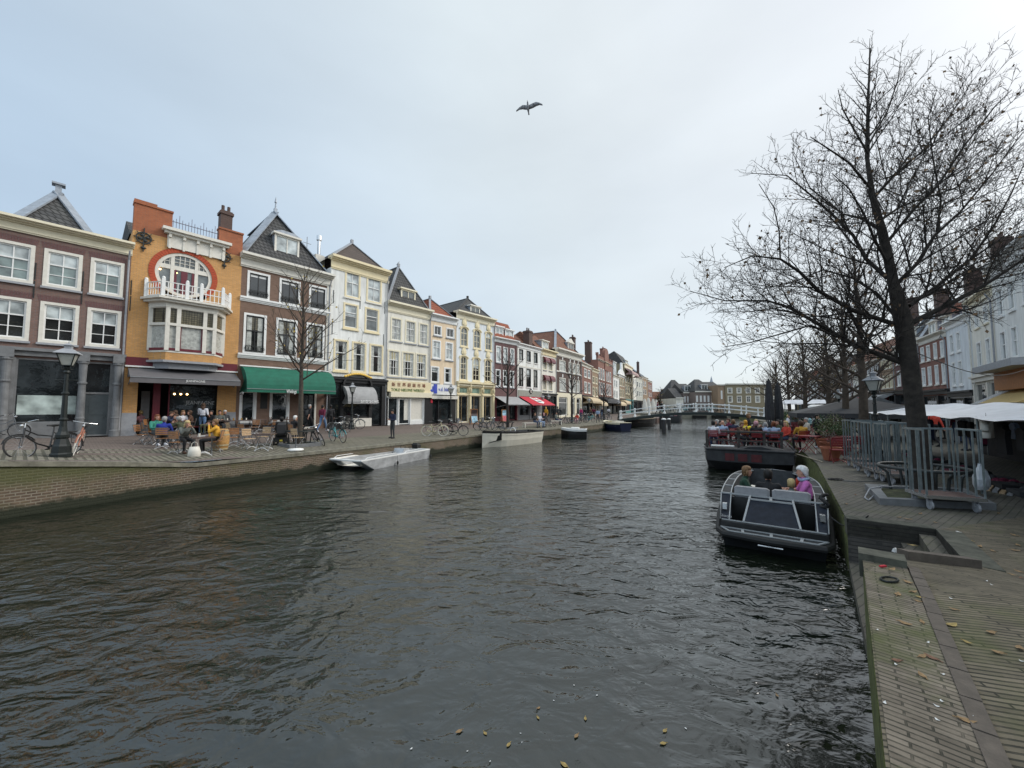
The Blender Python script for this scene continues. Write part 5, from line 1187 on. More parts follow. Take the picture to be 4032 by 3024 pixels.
# ------------------------------------------------------------------ people
def body(J, bulk=1.0, skirt=False):
    """one continuous skin grown over the joints; slots 0 skin 1 top 2 trousers 3 shoes 4 forearm 5 eyes 6 lips"""
    mb = MB(); B = []      # bones: (a, b, ra, rb, slot)
    pe, sp, ch, nk, hd = [V(J[k]) for k in ('pelvis', 'spine', 'chest', 'neck', 'head')]
    def limb(a, b, ra, rb, slot, n=9, mid=1.06):
        a, b = V(a), V(b); pts = [a.lerp(b, t) for t in (0, .3, .65, 1)]; mb.tube(pts, [ra, (ra * .7 + rb * .3) * mid, (ra * .35 + rb * .65) * mid, rb], n); mb.ell(a, ra * 1.0, 8, 5); mb.ell(b, rb * 1.0, 8, 5); B.append((a, b, max(ra, rb), slot))
    for x in 'LR':
        s = -1 if x == 'L' else 1
        sh, el, wr, hp, kn, an = [V(J[k + x]) for k in ('sh', 'el', 'wr', 'hp', 'kn', 'an')]
        limb(sh, el, .064 * bulk, .050 * bulk, 1); limb(el, wr, .046, .030, 4)
        limb(hp, kn, .092, .062, 2); limb(kn, an, .060, .040, 2)
        f = V(J['toe' + x]); limb(an - V((0, 0, .02)), f, .046, .040, 3, mid=1.0)
        limb(ch + V((s * .09, 0, .03)), sh, .085 * bulk, .066 * bulk, 1)
    def ring(c, rx, ry, ax, up):
        return [c + ax * (rx * cos(2 * pi * t / 14)) + up * (ry * sin(2 * pi * t / 14)) for t in range(14)]
    ax = (V(J['shR']) - V(J['shL'])).normalized(); rings = []
    for p, q, rx, ry in ((pe, sp, .155, .115), (pe.lerp(sp, .5), sp, .16, .115), (sp, ch, .145 * bulk, .105 * bulk), (sp.lerp(ch, .5), ch, .16 * bulk, .115 * bulk), (ch, nk, .165 * bulk, .115 * bulk), (ch.lerp(nk, .6), nk, .11, .08), (nk, hd, .05, .05)):
        d = (q - p).normalized(); up = d.cross(ax).normalized(); rings.append(ring(p, rx, ry, ax, up))
    mb.loft(rings); B += [(pe, sp.lerp(pe, .5), .15, 2), (sp, ch, .15, 1), (ch, nk, .15, 1)]
    fw = V(J.get('face', (0, -1, 0))).normalized(); upv = (hd - nk).normalized(); sd = fw.cross(V((0, 0, 1))).normalized() if abs(fw.z) < .95 else ax
    hu = sd.cross(fw).normalized()
    mb.tube([nk - (hd - nk) * .3, nk.lerp(hd, .6)], [.06, .052], 9); B.append((nk.lerp(hd, .35), hd + hu * .1, .13, 0))
    prof = [(-.125, .025, .030, .035), (-.105, .045, .050, .02), (-.07, .058, .072, .008), (-.02, .068, .086, 0), (.03, .074, .094, -.008), (.07, .070, .090, -.010), (.10, .052, .066, -.010), (.12, .02, .03, -.008)]
    mb.loft([[hd + hu * z + sd * (rx * cos(2 * pi * t / 14)) + fw * (off + ry * sin(2 * pi * t / 14)) for t in range(14)] for z, rx, ry, off in prof])
    if skirt: mb.loft([ring(pe + V((0, 0, .05)), .17, .13, V((1, 0, 0)), V((0, 1, 0))), ring(pe + V((0, 0, -.35)), .25, .22, V((1, 0, 0)), V((0, 1, 0)))])
    # nose and ears join the same surface
    mb.ell(hd + fw * .095 - hu * .022, (.013, .022, .022), 6, 5)
    for s in (-1, 1): mb.ell(hd + sd * (s * .074) - hu * .015, (.012, .020, .03), 6, 5)
    me = bpy.data.meshes.new('b'); me.from_pydata(mb.v, [], mb.f); o = bpy.data.objects.new('b', me); col.objects.link(o)
    r = o.modifiers.new('r', 'REMESH'); r.mode = 'VOXEL'; r.voxel_size = .017; r.use_smooth_shade = True
    s_ = o.modifiers.new('s', 'SMOOTH'); s_.iterations = 3; s_.factor = .5
    bpy.context.view_layer.update(); m2 = bpy.data.meshes.new_from_object(o.evaluated_get(bpy.context.evaluated_depsgraph_get())); bpy.data.objects.remove(o)
    vs = [v.co.copy() for v in m2.vertices]; F = [list(p.vertices) for p in m2.polygons]; S = []
    segs = [(a, b - a, (b - a).length_squared, r_, s2) for a, b, r_, s2 in B]
    for p in F:
        c = sum((vs[i] for i in p), V((0, 0, 0))) / len(p); best = 9
        for a, d, l2, r_, s2 in segs:
            t = max(0, min(1, (c - a).dot(d) / l2)) if l2 > 0 else 0; e = (c - a - d * t).length / r_
            if e < best: best = e; k = s2
        S.append(k)
    out = MB(); out.v = [tuple(v) for v in vs]; out.f = F; out.m = S
    # eyes, mouth
    for s in (-1, 1): out.mi = 5; out.ell(hd + fw * .087 + sd * (s * .032) + hu * .004, (.011, .006, .007), 6, 4)
    out.mi = 6; out.ell(hd + fw * .092 - hu * .060, (.022, .005, .006), 6, 4)
    # hands: palm with four unequal curled fingers and a thumb
    for x in 'LR':
        s = -1 if x == 'L' else 1; el, wr = V(J['el' + x]), V(J['wr' + x]); d = (wr - el).normalized(); dn = V((0, 0, -1))
        if abs(d.dot(dn)) > .9: dn = V((0, -1, 0))
        sdv = d.cross(dn).normalized(); pn = sdv.cross(d).normalized()
        if pn.dot(dn) < 0: pn = -pn
        th = sdv * (-s if sdv.x > 0 else s); out.mi = 0
        pc = wr + d * .05
        out.loft([[wr + d * t + sdv * (w * cos(a)) + pn * (.014 * sin(a)) for a in [k * pi / 4 for k in range(8)]] for t, w in ((-.02, .028), (.02, .034), (.07, .042), (.095, .036))])
        for k, (o_, l) in enumerate(((-.030, .062), (-.010, .074), (.010, .070), (.030, .055))):
            b = wr + d * .085 + th * -o_; out.tube([b, b + d * l * .45 + pn * .006, b + d * l * .8 + pn * .024, b + d * l * .95 + pn * .045], [.0095, .009, .008, .006], 5)
        b = wr + d * .025 + th * .03; out.tube([b, b + th * .028 + d * .028 + pn * .008, b + th * .035 + d * .058 + pn * .02], [.012, .010, .007], 5)
    # shoe soles
    for x in 'LR':
        f, an = V(J['toe' + x]), V(J['an' + x]); d = (f - an); d.z = 0; d = d.normalized() if d.length > .01 else V((0, -1, 0)); q = V((-d.y, d.x, 0)); out.mi = 3
        c0 = V((an.x, an.y, min(f.z, an.z) - .045)); out.loft([[c0 + d * t + q * (w * a) + V((0, 0, h)) for a, h in ((-1, 0), (1, 0), (1, .045), (-1, .045))] for t, w in ((-.07, .03), (0, .038), (.12, .046), (.19, .035))])
    me = bpy.data.meshes.new('body'); me.from_pydata(out.v, [], out.f); me.polygons.foreach_set('material_index', [0] * len(out.f))
    for k in range(7): me.materials.append(None)
    me.polygons.foreach_set('material_index', out.m); me.polygons.foreach_set('use_smooth', [True] * len(out.f)); me.update()
    return me, (hd, hu, fw, sd, nk)
def sym(d, **k):
    o = dict(d)
    for n, p in k.items(): o[n + 'L'] = (-p[0], p[1], p[2]); o[n + 'R'] = p
    return o
ST = dict(pelvis=(0, 0, .97), spine=(0, 0, 1.12), chest=(0, .01, 1.34), neck=(0, .01, 1.48), head=(0, -.02, 1.625))
SI = dict(pelvis=(0, .02, .56), spine=(0, .05, .70), chest=(0, .03, .93), neck=(0, .0, 1.08), head=(0, -.035, 1.22))
LEG = dict(hp=(.09, 0, .92), kn=(.10, -.01, .50), an=(.11, .02, .09), toe=(.13, -.13, .045))
SLG = dict(hp=(.10, -.02, .52), kn=(.13, -.45, .50), an=(.13, -.40, .09), toe=(.14, -.55, .045))
POSES = {
 'stand': sym(ST, sh=(.185, .01, 1.41), el=(.24, .04, 1.12), wr=(.24, -.05, .87), **LEG),
 'phone': sym(dict(ST, face=(0, -1, -.35), head=(0, -.04, 1.62)), sh=(.185, .0, 1.41), el=(.22, -.03, 1.12), wr=(.07, -.26, 1.16), **LEG),
 'walk': dict(sym(ST, sh=(.185, .01, 1.41), el=(.23, .03, 1.12), wr=(.23, -.10, .90), **LEG), knL=(-.1, -.20, .54), anL=(-.11, -.30, .12), toeL=(-.12, -.45, .09), knR=(.1, .08, .50), anR=(.11, .36, .14), toeR=(.12, .24, .05), wrL=(-.24, .20, .92), elL=(-.23, .12, 1.14)),
 'sit': sym(SI, sh=(.185, .03, 1.0), el=(.24, -.10, .76), wr=(.12, -.33, .80), **SLG),
 'lean': sym(dict(SI, spine=(0, -.02, .70), chest=(0, -.12, .90), neck=(0, -.18, 1.03), head=(0, -.24, 1.15), face=(0, -1, -.25)), sh=(.18, -.13, .97), el=(.22, -.36, .79), wr=(.09, -.42, .99), **SLG),
 'lap': sym(dict(SI, chest=(0, .08, .93), neck=(0, .07, 1.08), head=(0, .04, 1.22)), sh=(.185, .08, 1.0), el=(.25, .02, .74), wr=(.10, -.22, .62), **SLG),
 'camera': dict(sym(SI, sh=(.185, .02, 1.0), el=(.24, -.16, .84), wr=(.06, -.22, 1.12), **SLG)),
 'serve': dict(sym(ST, sh=(.185, .01, 1.41), el=(.25, .02, 1.13), wr=(.26, -.18, .98), **LEG), wrR=(.14, -.42, 1.12), elR=(.25, -.12, 1.14), face=(.3, -1, -.2)),
}
PM = {}
SKIN = [mat('skin_light', (.50, .27, .19), .6, var=.05), mat('skin_tan', (.40, .21, .14), .6, var=.05)]
m_eye = mat('eye_dark', (.02, .015, .012), .3, var=0); m_lip = mat('lips', (.32, .10, .09), .5, var=0)
CL = {}
def cloth(n, c): return mat('cloth_' + n, c, .85, var=.18, scale=9)
C_ = dict(black=(.012, .012, .014), navy=(.015, .022, .055), grey=(.11, .12, .11), dgrey=(.04, .042, .045), white=(.62, .62, .66), teal=(.04, .24, .18), blue=(.012, .03, .26), lblue=(.28, .36, .50), olive=(.06, .065, .035), yellow=(.62, .32, .03), lemon=(.75, .65, .03), mustard=(.48, .26, .03), maroon=(.14, .012, .04), red=(.50, .05, .03), pink=(.55, .16, .45), rose=(.5, .25, .28), jeans=(.10, .18, .32), djeans=(.03, .05, .10), brown=(.10, .05, .03), cream=(.5, .45, .38), aqua=(.30, .50, .55), magenta=(.45, .03, .15), dgreen=(.015, .05, .03))
HC = dict(black=(.012, .01, .009), brown=(.07, .035, .018), blond=(.48, .36, .17), grey=(.32, .31, .30), white=(.72, .71, .69), ginger=(.18, .055, .02), lbrown=(.20, .11, .05))
HAIR = {}
def hair_mesh(kind, F, pose):
    key = (kind, pose)
    if key in HAIR: return HAIR[key]
    hd, hu, fw, sd, nk = F; mb = MB(); n = 16
    def P(z, rx, ry, off): return [hd + hu * z + sd * (rx * cos(2 * pi * t / n)) + fw * (off + ry * sin(2 * pi * t / n)) for t in range(n)]
    def cap(e=0):          # shell that starts at the hairline and sits lower behind
        rings = []
        for z, rx, ry, off in ((.145 + e, .012, .014, -.01), (.135 + e, .045, .06, -.012), (.11, .074 + e, .092 + e, -.014), (.07, .086 + e, .104 + e, -.016)): rings.append(P(z, rx, ry, off))
        low = []
        for t in range(n):
            a = 2 * pi * t / n; f = sin(a); zz = .055 if f > .25 else (.0 if f > -.2 else -.075); rx, ry = .084 + e, (.100 + e)
            low.append(hd + hu * zz + sd * (rx * cos(a)) + fw * (-.018 + ry * f * (1.0 if f < .25 else .98)))
        rings.append(low); mb.loft(rings)
    cap(.004 if kind != 'puffy' else .012)
    if kind in ('long', 'blondlong'):
        w = .075; pts = [hd - fw * .06 + hu * .02, hd - fw * .085 - hu * .06, hd - fw * .09 - hu * .15, hd - fw * .07 - hu * .26]
        mb.loft([[p + sd * (w_ * cos(2 * pi * t / 10)) + fw * (.035 * sin(2 * pi * t / 10)) for t in range(10)] for p, w_ in zip(pts, (.07, .085, .08, .045))])
        for s in (-1, 1): mb.tube([hd + sd * s * .075 + hu * .03, hd + sd * s * .085 - hu * .08, hd + sd * s * .08 - hu * .17 + fw * .01], [.022, .024, .012], 6)
    if kind == 'bob':
        for s in (-1, 1): mb.tube([hd + sd * s * .07 + hu * .05, hd + sd * s * .088 - hu * .03 - fw * .01, hd + sd * s * .075 - hu * .10 - fw * .01], [.022, .032, .02], 7)
        mb.ell(hd - fw * .06 - hu * .05, (.085, .05, .08), 8, 6)
    if kind == 'pony': mb.tube([hd - fw * .10 + hu * .02, hd - fw * .14 - hu * .05, hd - fw * .12 - hu * .18], [.025, .03, .01], 7)
    if kind == 'hood': mb.ell(hd - fw * .02 - hu * .10, (.10, .09, .09), 10, 7)
    me = bpy.data.meshes.new('hair'); me.from_pydata(mb.v, [], mb.f); me.materials.append(None); me.polygons.foreach_set('use_smooth', [True] * len(mb.f)); HAIR[key] = me; return me
NP = [0]
def person(label, loc, rz, pose='stand', top='black', leg='djeans', hair='brown', hk='short', shoe='black', sleeve=True, skin=0, s=1.0, group=None, bare_legs=False, extra=None):
    if pose not in PM: PM[pose] = body(POSES[pose])
    me, F = PM[pose]; NP[0] += 1
    r = thing('person', label, 'person', loc, rz, group); r.scale = (s, s, s)
    b = bpy.data.objects.new('body', me); col.objects.link(b); b.parent = r; sk = SKIN[skin]
    for k, m in enumerate((sk, cloth(top, C_[top]), cloth(leg, C_[leg]), cloth(shoe, C_[shoe]), cloth(top, C_[top]) if sleeve else sk, m_eye, m_lip)):
        b.material_slots[k].link = 'OBJECT'; b.material_slots[k].material = m
    if hk != 'bald':
        h = bpy.data.objects.new('hair' if hk != 'cap' else 'hat', hair_mesh(hk if hk != 'cap' else 'puffy', F, pose)); col.objects.link(h); h.parent = r
        h.material_slots[0].link = 'OBJECT'; h.material_slots[0].material = mat('hair_' + hair, HC[hair] if hair in HC else C_[hair], .7, var=.3, scale=25)
    if extra == 'glasses':
        hd, hu, fw, sd, nk = F; mb = MB(); [mb.ell(hd + fw * .098 + sd * (q * .034) + hu * .004, (.027, .008, .018), 8, 5) for q in (-1, 1)]; mb.bar(hd + fw * .1 - sd * .03, hd + fw * .1 + sd * .03, .006); [mb.bar(hd + fw * .09 + sd * q * .055, hd + sd * q * .082, .006) for q in (-1, 1)]; mb.build('sunglasses', m_black, r)
    if extra == 'scarf':
        hd, hu, fw, sd, nk = F; MB().tube([nk + sd * (.10 * cos(a)) + fw * (.09 * sin(a)) - V((0, 0, .01 - .02 * sin(a * 2))) for a in [k * pi / 6 for k in range(13)]], .032, 7, cap=False).build('scarf', cloth('lblue', C_['lblue']), r)
    if extra == 'pack':
        MB().loft([[(x, y + .17, z) for x, y in ((-.14, -.05), (.14, -.05), (.12, .10), (-.12, .10))] for z in (1.05, 1.15, 1.40)]).build('backpack', cloth('dgrey', C_['dgrey']), r)
    if extra == 'apron':
        MB().lathe([(.165, 0), (.17, .03), (.17, .05), (.16, .07)], 16, (0, 0, 1.0), 1.02, .78).build('apron_band', m_black, r); MB().bar((.0, .135, 1.02), (.02, .15, .75), .05, .01).build('apron_tie', m_black, r)
    return r
# chairs and tables of the left terrace
CH = make_chair(m_wood, 'wooden slatted folding chair under the man in the blue sweater')
CHP = make_chair(m_woodp, 'pale slatted folding chair behind the empty front table')
TB = make_table('dark folding terrace table between the blond woman and the man in the yellow jacket')
used = {}
def place(proto, loc, rz, label, group):
    if proto.name not in used: used[proto.name] = 1; proto.location = loc; proto.rotation_euler[2] = rz; proto['label'] = label; proto['group'] = group; return proto
    return dup(proto, loc, rz, label, group)
GC, GT_ = 'folding chairs of the left terrace', 'folding tables of the left terrace'
def seated(px, py, face, label, clabel, proto=None, cg=GC, fn=gl, pose='sit', s=1.0, dz=0, **k):
    g = fn(px, py) + V((0, 0, dz)); rz = rzf(*face)
    p = person(label, (g.x, g.y, g.z), rz, pose, s=s, **k)
    if clabel: place(proto or CH, (g.x, g.y, g.z), rz, clabel, cg)
    return g
R2 = V((.647, .763)); Nn = V((.763, -.647))
seated(641, 1768, (-.5, 1), 'man in a royal blue sweater with grey hair seated with his back to the canal', 'wooden slatted folding chair under the man in the blue sweater', top='blue', leg='dgrey', hair='grey', shoe='brown')
seated(612, 1752, (.9, -.35), 'woman in a teal cardigan with dark red hair at the left table', 'folding chair under the woman in the teal cardigan', top='teal', leg='dgrey', hair='ginger', hk='bob', shoe='white')
seated(690, 1742, (-.2, -1), 'woman with long brown hair in a rust blouse facing the canal', 'folding chair under the woman in the rust blouse', top='brown', leg='djeans', hair='brown', hk='long')
seated(716, 1752, (-1, .1), 'man in a dark olive jacket leaning in beside the woman in rust', 'folding chair under the man in the olive jacket', top='olive', leg='dgrey', hair='grey', pose='lean')
seated(722, 1782, (.85, -.5), 'blond long-haired woman in a grey coat resting her chin on her hand', 'folding chair under the blond woman', pose='lean', top='grey', leg='black', hair='blond', hk='long', shoe='brown')
seated(845, 1780, (-.9, -.4), 'man in a bright yellow jacket covering his face with his hands at the front table', 'folding chair under the man in the yellow jacket', pose='camera', top='yellow', leg='black', hair='lbrown', shoe='white')
person('waitress in a white shirt and blue jeans standing with her back to the canal', gl(795, 1706), rzf(-.3, 1), 'serve', top='white', leg='jeans', hair='brown', hk='long', sleeve=False, extra='apron')
for px, py, f, lb, cl, k in ((650, 1700, (.8, .2), 'person in a mint and navy hoodie bending over the cafe table', 'chair under the person in mint and navy', dict(top='navy', leg='navy', hair='brown', pose='lean')),
    (688, 1698, (-.7, -.5), 'person in a dark brown top opposite the mint hoodie', 'chair under the person in dark brown', dict(top='brown', leg='black', hair='brown')),
    (716, 1697, (.8, -.3), 'woman with light hair in a white top left of the waitress', 'chair under the woman with light hair', dict(top='white', leg='cream', hair='lbrown', hk='long')),
    (746, 1697, (-.6, -.6), 'person in a brown sweater half hidden by the waitress', 'chair under the person beside the waitress', dict(top='brown', leg='black', hair='brown', hk='bob')),
    (826, 1697, (-.2, -1), 'young man in a black shirt and khaki trousers to the right of the waitress', 'chair under the young man in black', dict(top='black', leg='olive', hair='black', pose='lap')),
    (862, 1695, (.6, -.6), 'person in a grey top behind the table by the brick pier', 'chair under the person by the brick pier', dict(top='grey', leg='dgrey', hair='black')),
    (884, 1697, (.8, -.6), 'woman in a dark grey dress with a white headband', 'chair under the woman with the headband', dict(top='dgrey', leg='dgrey', hair='white', hk='short', pose='lap'))):
    seated(px, py, f, lb, cl, **k)
seated(480, 1699, (.95, .1), 'bald man in a pale blue shirt seated at the grey shopfront', 'chair under the bald man in the pale blue shirt', top='lblue', leg='black', hk='bald', sleeve=False)
seated(552, 1698, (-.95, -.1), 'person in a flowered pink and black shirt opposite the bald man', 'chair under the person in the flowered shirt', top='rose', leg='jeans', hair='blond')
seated(938, 1682, (.7, -.5), 'man in an olive jacket raising his hand by the potted palm', 'chair under the man by the palm', top='olive', leg='jeans', hair='brown', pose='camera')
seated(984, 1684, (-.5, -.8), 'child in a pale blue jacket beside the man in olive', 'chair under the child in pale blue', top='aqua', leg='jeans', hair='lbrown', hk='bob', s=.85, pose='camera')
seated(1158, 1737, (.4, .9), 'white-haired person in a dark jacket seen from behind under the first tree', 'chair under the white-haired person', top='black', leg='black', hair='white')
TAB = ((798, 1796, .75, 'dark folding table between the blond woman and the man in yellow', TB), (655, 1745, .2, 'folding table between the teal cardigan and the olive jacket', TB), (516, 1699, .7, 'small folding table between the bald man and the flowered shirt', TB), (672, 1694, .7, 'cafe table before the mint hoodie', TB), (732, 1696, .7, 'cafe table left of the waitress', TB), (844, 1693, .7, 'cafe table beside the young man in black', TB), (905, 1692, .7, 'cafe table right of the woman with the headband', TB), (962, 1688, .7, 'cafe table before the child in pale blue', TB),
       (1040, 1775, .2, 'empty folding table nearest the quay edge with a phone on it', TB), (935, 1748, .3, 'empty folding table right of the wine barrel', TB), (1024, 1694, .7, 'grey empty table under the green awning, left one', TB), (1090, 1690, .7, 'grey empty table under the green awning, middle one', TB), (1140, 1688, .7, 'grey empty table behind the first tree trunk', TB), (965, 1756, .3, 'empty folding table among the pale chairs', TB))
for px, py, a, lb, P_ in TAB: g = gl(px, py); place(P_, g, a, lb, GT_)
for px, py, f, lb, P_ in ((1036, 1757, (0, -1), 'pale slatted chair behind the empty front table', CHP), (980, 1768, (.8, -.4), 'pale slatted chair left of the empty front table', CHP), (962, 1738, (.2, 1), 'brown slatted chair with its back to the canal behind the pale ones', CH), (915, 1728, (.5, 1), 'slatted chair just right of the barrel top', CHP), (916, 1762, (-.6, .7), 'slatted chair at the foot of the barrel', CH),
    (560, 1752, (1, .2), 'empty grey chair left of the woman in teal', CH), (1080, 1745, (-.9, .3), 'pale chair left of the black wheelchair', CHP), (1172, 1760, (.3, 1), 'grey slatted chair standing in the kerb square', CHP), (1010, 1697, (.7, .6), 'empty chair under the green awning, first from the left', CH), (1048, 1696, (-.7, -.6), 'empty chair under the green awning, second from the left', CH), (1076, 1694, (.7, .6), 'empty chair under the green awning, third from the left', CH), (1112, 1693, (-.7, -.6), 'empty chair under the green awning, fourth from the left', CH), (592, 1705, (.9, .4), 'orange brown wooden chair at the maroon door', CH), (700, 1786, (0, 1), 'folded back chair behind the blond woman', CH), (1128, 1700, (.7, .6), 'empty chair left of the first tree trunk under the awning', CH), (1000, 1712, (.2, -1), 'empty chair facing the canal in front of the green awning', CH), (1062, 1714, (-.5, -.8), 'grey chair turned away before the green awning windows', CH), (584, 1738, (.6, .8), 'empty chair between the teal cardigan and the maroon door', CH)):
    place(P_, gl(px, py), rzf(*f), lb, GC)
g = gl(1036, 1777); t = MB().box(-.04, .04, -.08, .08, 0, .01).build('phone', m_black, loc=(g.x, g.y, g.z + .746), label='dark phone lying on the empty front table', cat='phone')
g = gl(806, 1792); t = thing('menu_card', 'open white and violet menu card on the table before the man in yellow', 'menu', (g.x, g.y, g.z + .747), .6)
MB().face([(-.15, -.1, .005), (.15, -.1, .005), (.15, .1, .09), (-.15, .1, .09)]) ; mb = MB(); mb.box(-.24, -.01, -.14, .14, .0, .01); mb.build('page', m_white, t); mb = MB(); mb.M = Matrix.Rotation(radians(-25), 4, 'Y'); mb.box(0, .22, -.14, .14, .002, .012); mb.build('page', mat('violet_card', (.22, .18, .24), .6), t)
# wheelchair user
g = gl(1106, 1752); t = thing('powered_wheelchair', 'black powered wheelchair with big backpack seen from behind near the first tree', 'wheelchair', g, rzf(-.5, .85))
MB().box(-.25, .25, -.25, .25, .42, .52).build('seat', m_rubber, t); MB().box(-.25, .25, .25, .33, .5, 1.15).build('backrest', m_rubber, t); mb = MB(); mb.loft([[(-.2, .34, z), (.2, .34, z), (.17 * s_, .34 + .22 * s_, z), (-.17 * s_, .34 + .22 * s_, z)] for z, s_ in ((.5, .9), (.6, 1.1), (1.0, 1), (1.12, .6))]); mb.build('backpack', mat('black_nylon', (.015, .015, .017), .6), t)
MB().box(-.26, .26, -.3, .3, .16, .4).build('motor_box', m_rubber, t); MB().box(-.06, .06, .302, .31, .2, .28).build('number_plate', mat('yellow_plate', (.6, .5, .05), .5), t)
for x in (-.3, .3):
    for y, r in ((.12, .17), (-.32, .11)): mb = MB(); mb.tube([(x, y + r * cos(k * pi / 8), r + r * .98 * sin(k * pi / 8)) for k in range(17)], .04, 6, cap=False); mb.tube([(x - .03, y, r), (x + .03, y, r)], r * .7, 12); mb.build('wheel', m_rubber, t)
    MB().box(x - .03, x + .03, -.25, .25, .66, .71).build('armrest', m_rubber, t)
person('dark-haired person in black sitting in the powered wheelchair', (g.x, g.y, g.z + .02), rzf(-.5, .85), 'lap', top='black', leg='black', hair='black')
for px, py, f, lb, k in ((1216, 1697, (.5, .8), 'bald man in black with a backpack walking to the cafe door', dict(pose='walk', top='black', leg='black', hair='grey', extra='pack', sleeve=False)), (1268, 1699, (.2, 1), 'man in a maroon shirt and jeans at the cafe door', dict(pose='walk', top='maroon', leg='jeans', hair='black', shoe='white')),
    (1300, 1694, (-.6, .7), 'person in a black coat behind the parked bicycles by the black shopfront', dict(top='black', leg='black', hair='black')),
    (1545, 1726, (-.5, -.8), 'man in a dark jacket and cap standing alone looking at his phone', dict(pose='phone', top='navy', leg='dgrey', hair='black', hk='cap')),
    (2354, 1664, (.4, .9), 'man in a light blue shirt walking away near the footbridge', dict(pose='walk', top='lblue', leg='dgrey', hair='black', sleeve=False)),
    (2150, 1662, (-.6, -.6), 'person in a bright yellow hooded coat behind the bench', dict(top='yellow', leg='brown', hair='yellow', hk='hood')),
    (2182, 1655, (.3, .9), 'person in black standing at the dark shopfront', dict(top='black', leg='black', hair='black')), (2196, 1654, (-.3, .9), 'person in dark grey beside the person in black at the shop', dict(top='dgrey', leg='black', hair='brown')),
    (2305, 1655, (.2, .9), 'person in a black coat among the far bicycles', dict(top='black', leg='dgrey', hair='black', pose='walk')), (2288, 1656, (-.7, -.5), 'person in a magenta jacket behind the far bicycles', dict(top='magenta', leg='djeans', hair='white')),
    (2338, 1650, (.4, .8), 'person in dark red near the beige awning', dict(top='maroon', leg='black', hair='black')), (2372, 1650, (-.5, -.7), 'person in a dark jacket behind the man in the blue shirt', dict(top='navy', leg='jeans', hair='grey')),
    (2397, 1645, (.2, .9), 'person in a white shirt at the dark awning near the bridge', dict(top='white', leg='black', hair='black')), (2325, 1650, (.2, -.9), 'person in brown beside the far lantern', dict(top='brown', leg='black', hair='lbrown'))):
    person(lb, gl(px, py), rzf(*f), **k)
for px, py, f, lb, k in ((2106, 1683, (.6, -.6), 'person in a black jacket and jeans on the white bench', dict(top='black', leg='djeans', hair='lbrown')), (2126, 1682, (.6, -.5), 'person in a white hooded jacket on the white bench', dict(top='white', leg='lblue', hair='cream', hk='hood')), (2142, 1680, (-.4, -.7), 'person with a rose headscarf on the white bench', dict(top='dgrey', leg='black', hair='rose', hk='hood')),
    (2192, 1672, (.8, -.5), 'person in grey sitting with outstretched legs in jeans', dict(top='grey', leg='djeans', hair='black', pose='lap')), (2272, 1668, (-.4, -.8), 'child in an orange red coat sitting by the far bicycles', dict(top='red', leg='rose', hair='brown', hk='long', s=.9))):
    seated(px, py, f, lb, None, **k)
g = gl(2166, 1680); t = thing('pushchair', 'black pushchair beside the white bench', 'pushchair', g, .6); mb = MB(); mb.loft([[(-.2, y, z), (.2, y, z), (.2, y + .1, z + .02), (-.2, y + .1, z + .02)] for y, z in ((-.35, .45), (0, .42), (.25, .9))]); mb.build('seat', m_rubber, t); mb = MB(); [mb.tube([(x, -.4, .1), (x, .1, .5), (x, .5, 1.02)], .014, 5) for x in (-.22, .22)]; mb.bar((-.22, .5, 1.02), (.22, .5, 1.02), .03); mb.build('frame', m_chairm, t)
for x in (-.24, .24):
    for y in (-.4, .35): MB().tube([(x, y + .13 * cos(k * pi / 8), .14 + .13 * sin(k * pi / 8)) for k in range(17)], .02, 5, cap=False).build('wheel', m_rubber, t)

# drinks on the terrace tables
random.seed(8); m_beer = mat('amber_drink', (.45, .25, .05), .2, var=0)
for k, (px, py, a, lb, P_) in enumerate(TAB[:8]):
    g0_ = gl(px, py)
    for j, nm in enumerate(('left', 'right')): MB().lathe([(.028, 0), (.034, .02), (.036, .13), (.033, .13)], 8).build('drinking_glass', m_beer if (k + j) % 2 else m_offw, loc=(g0_.x + (-.12, .14)[j], g0_.y + U(-.12, .12), g0_.z + .747), label=nm + ' glass on the ' + lb.split(' and ')[0], cat='glass', group='glasses on the terrace tables')
# ------------------------------------------------------------------ boats and bridge
m_hcream = mat('cream_hull', (.60, .57, .48), .35, var=.08, scale=2); m_hnavy = mat('navy_hull', (.012, .016, .04), .3, var=.1); m_hblk = mat('black_hull', (.012, .012, .012), .35, var=.3); m_hgrey = mat('dark_grey_deck', (.05, .053, .056), .85, var=.25, spec=.25)
m_ash = mat('ash_trim', (.33, .27, .19), .5); m_hull2 = mat('anthracite_hull', (.007, .008, .009), .8, var=.3, spec=.2); m_line = mat('pale_trim_line', (.32, .335, .34), .5, var=0); m_cush = mat('grey_cushion', (.30, .30, .31), .85, var=.12, scale=8); m_tar = mat('tarred_steel', (.025, .025, .027), .6, var=.5, scale=4, bump=.2); m_redh = mat('barge_red', (.085, .008, .010), .6, var=.35, scale=4)
def hullrings(L, B, H, bow=.35, stern=.8, n=14, inset=0, zb=-.3, keel=.25):
    out = []
    for k in range(n + 1):
        t = k / n; x = L * t; w = B / 2 * (stern + (1 - stern) * sin(min(1, t / .45) * pi / 2)) * (1 if t < .5 else max(.02, 1 - ((t - .5) / .5) ** 2.6)); h = H * (1 + bow * max(0, t - .35) ** 1.6); w = max(.015, w - inset)
        f = 1 - max(0, (t - .75) / .25) * .6; out.append((x, w, h, f))
    return out
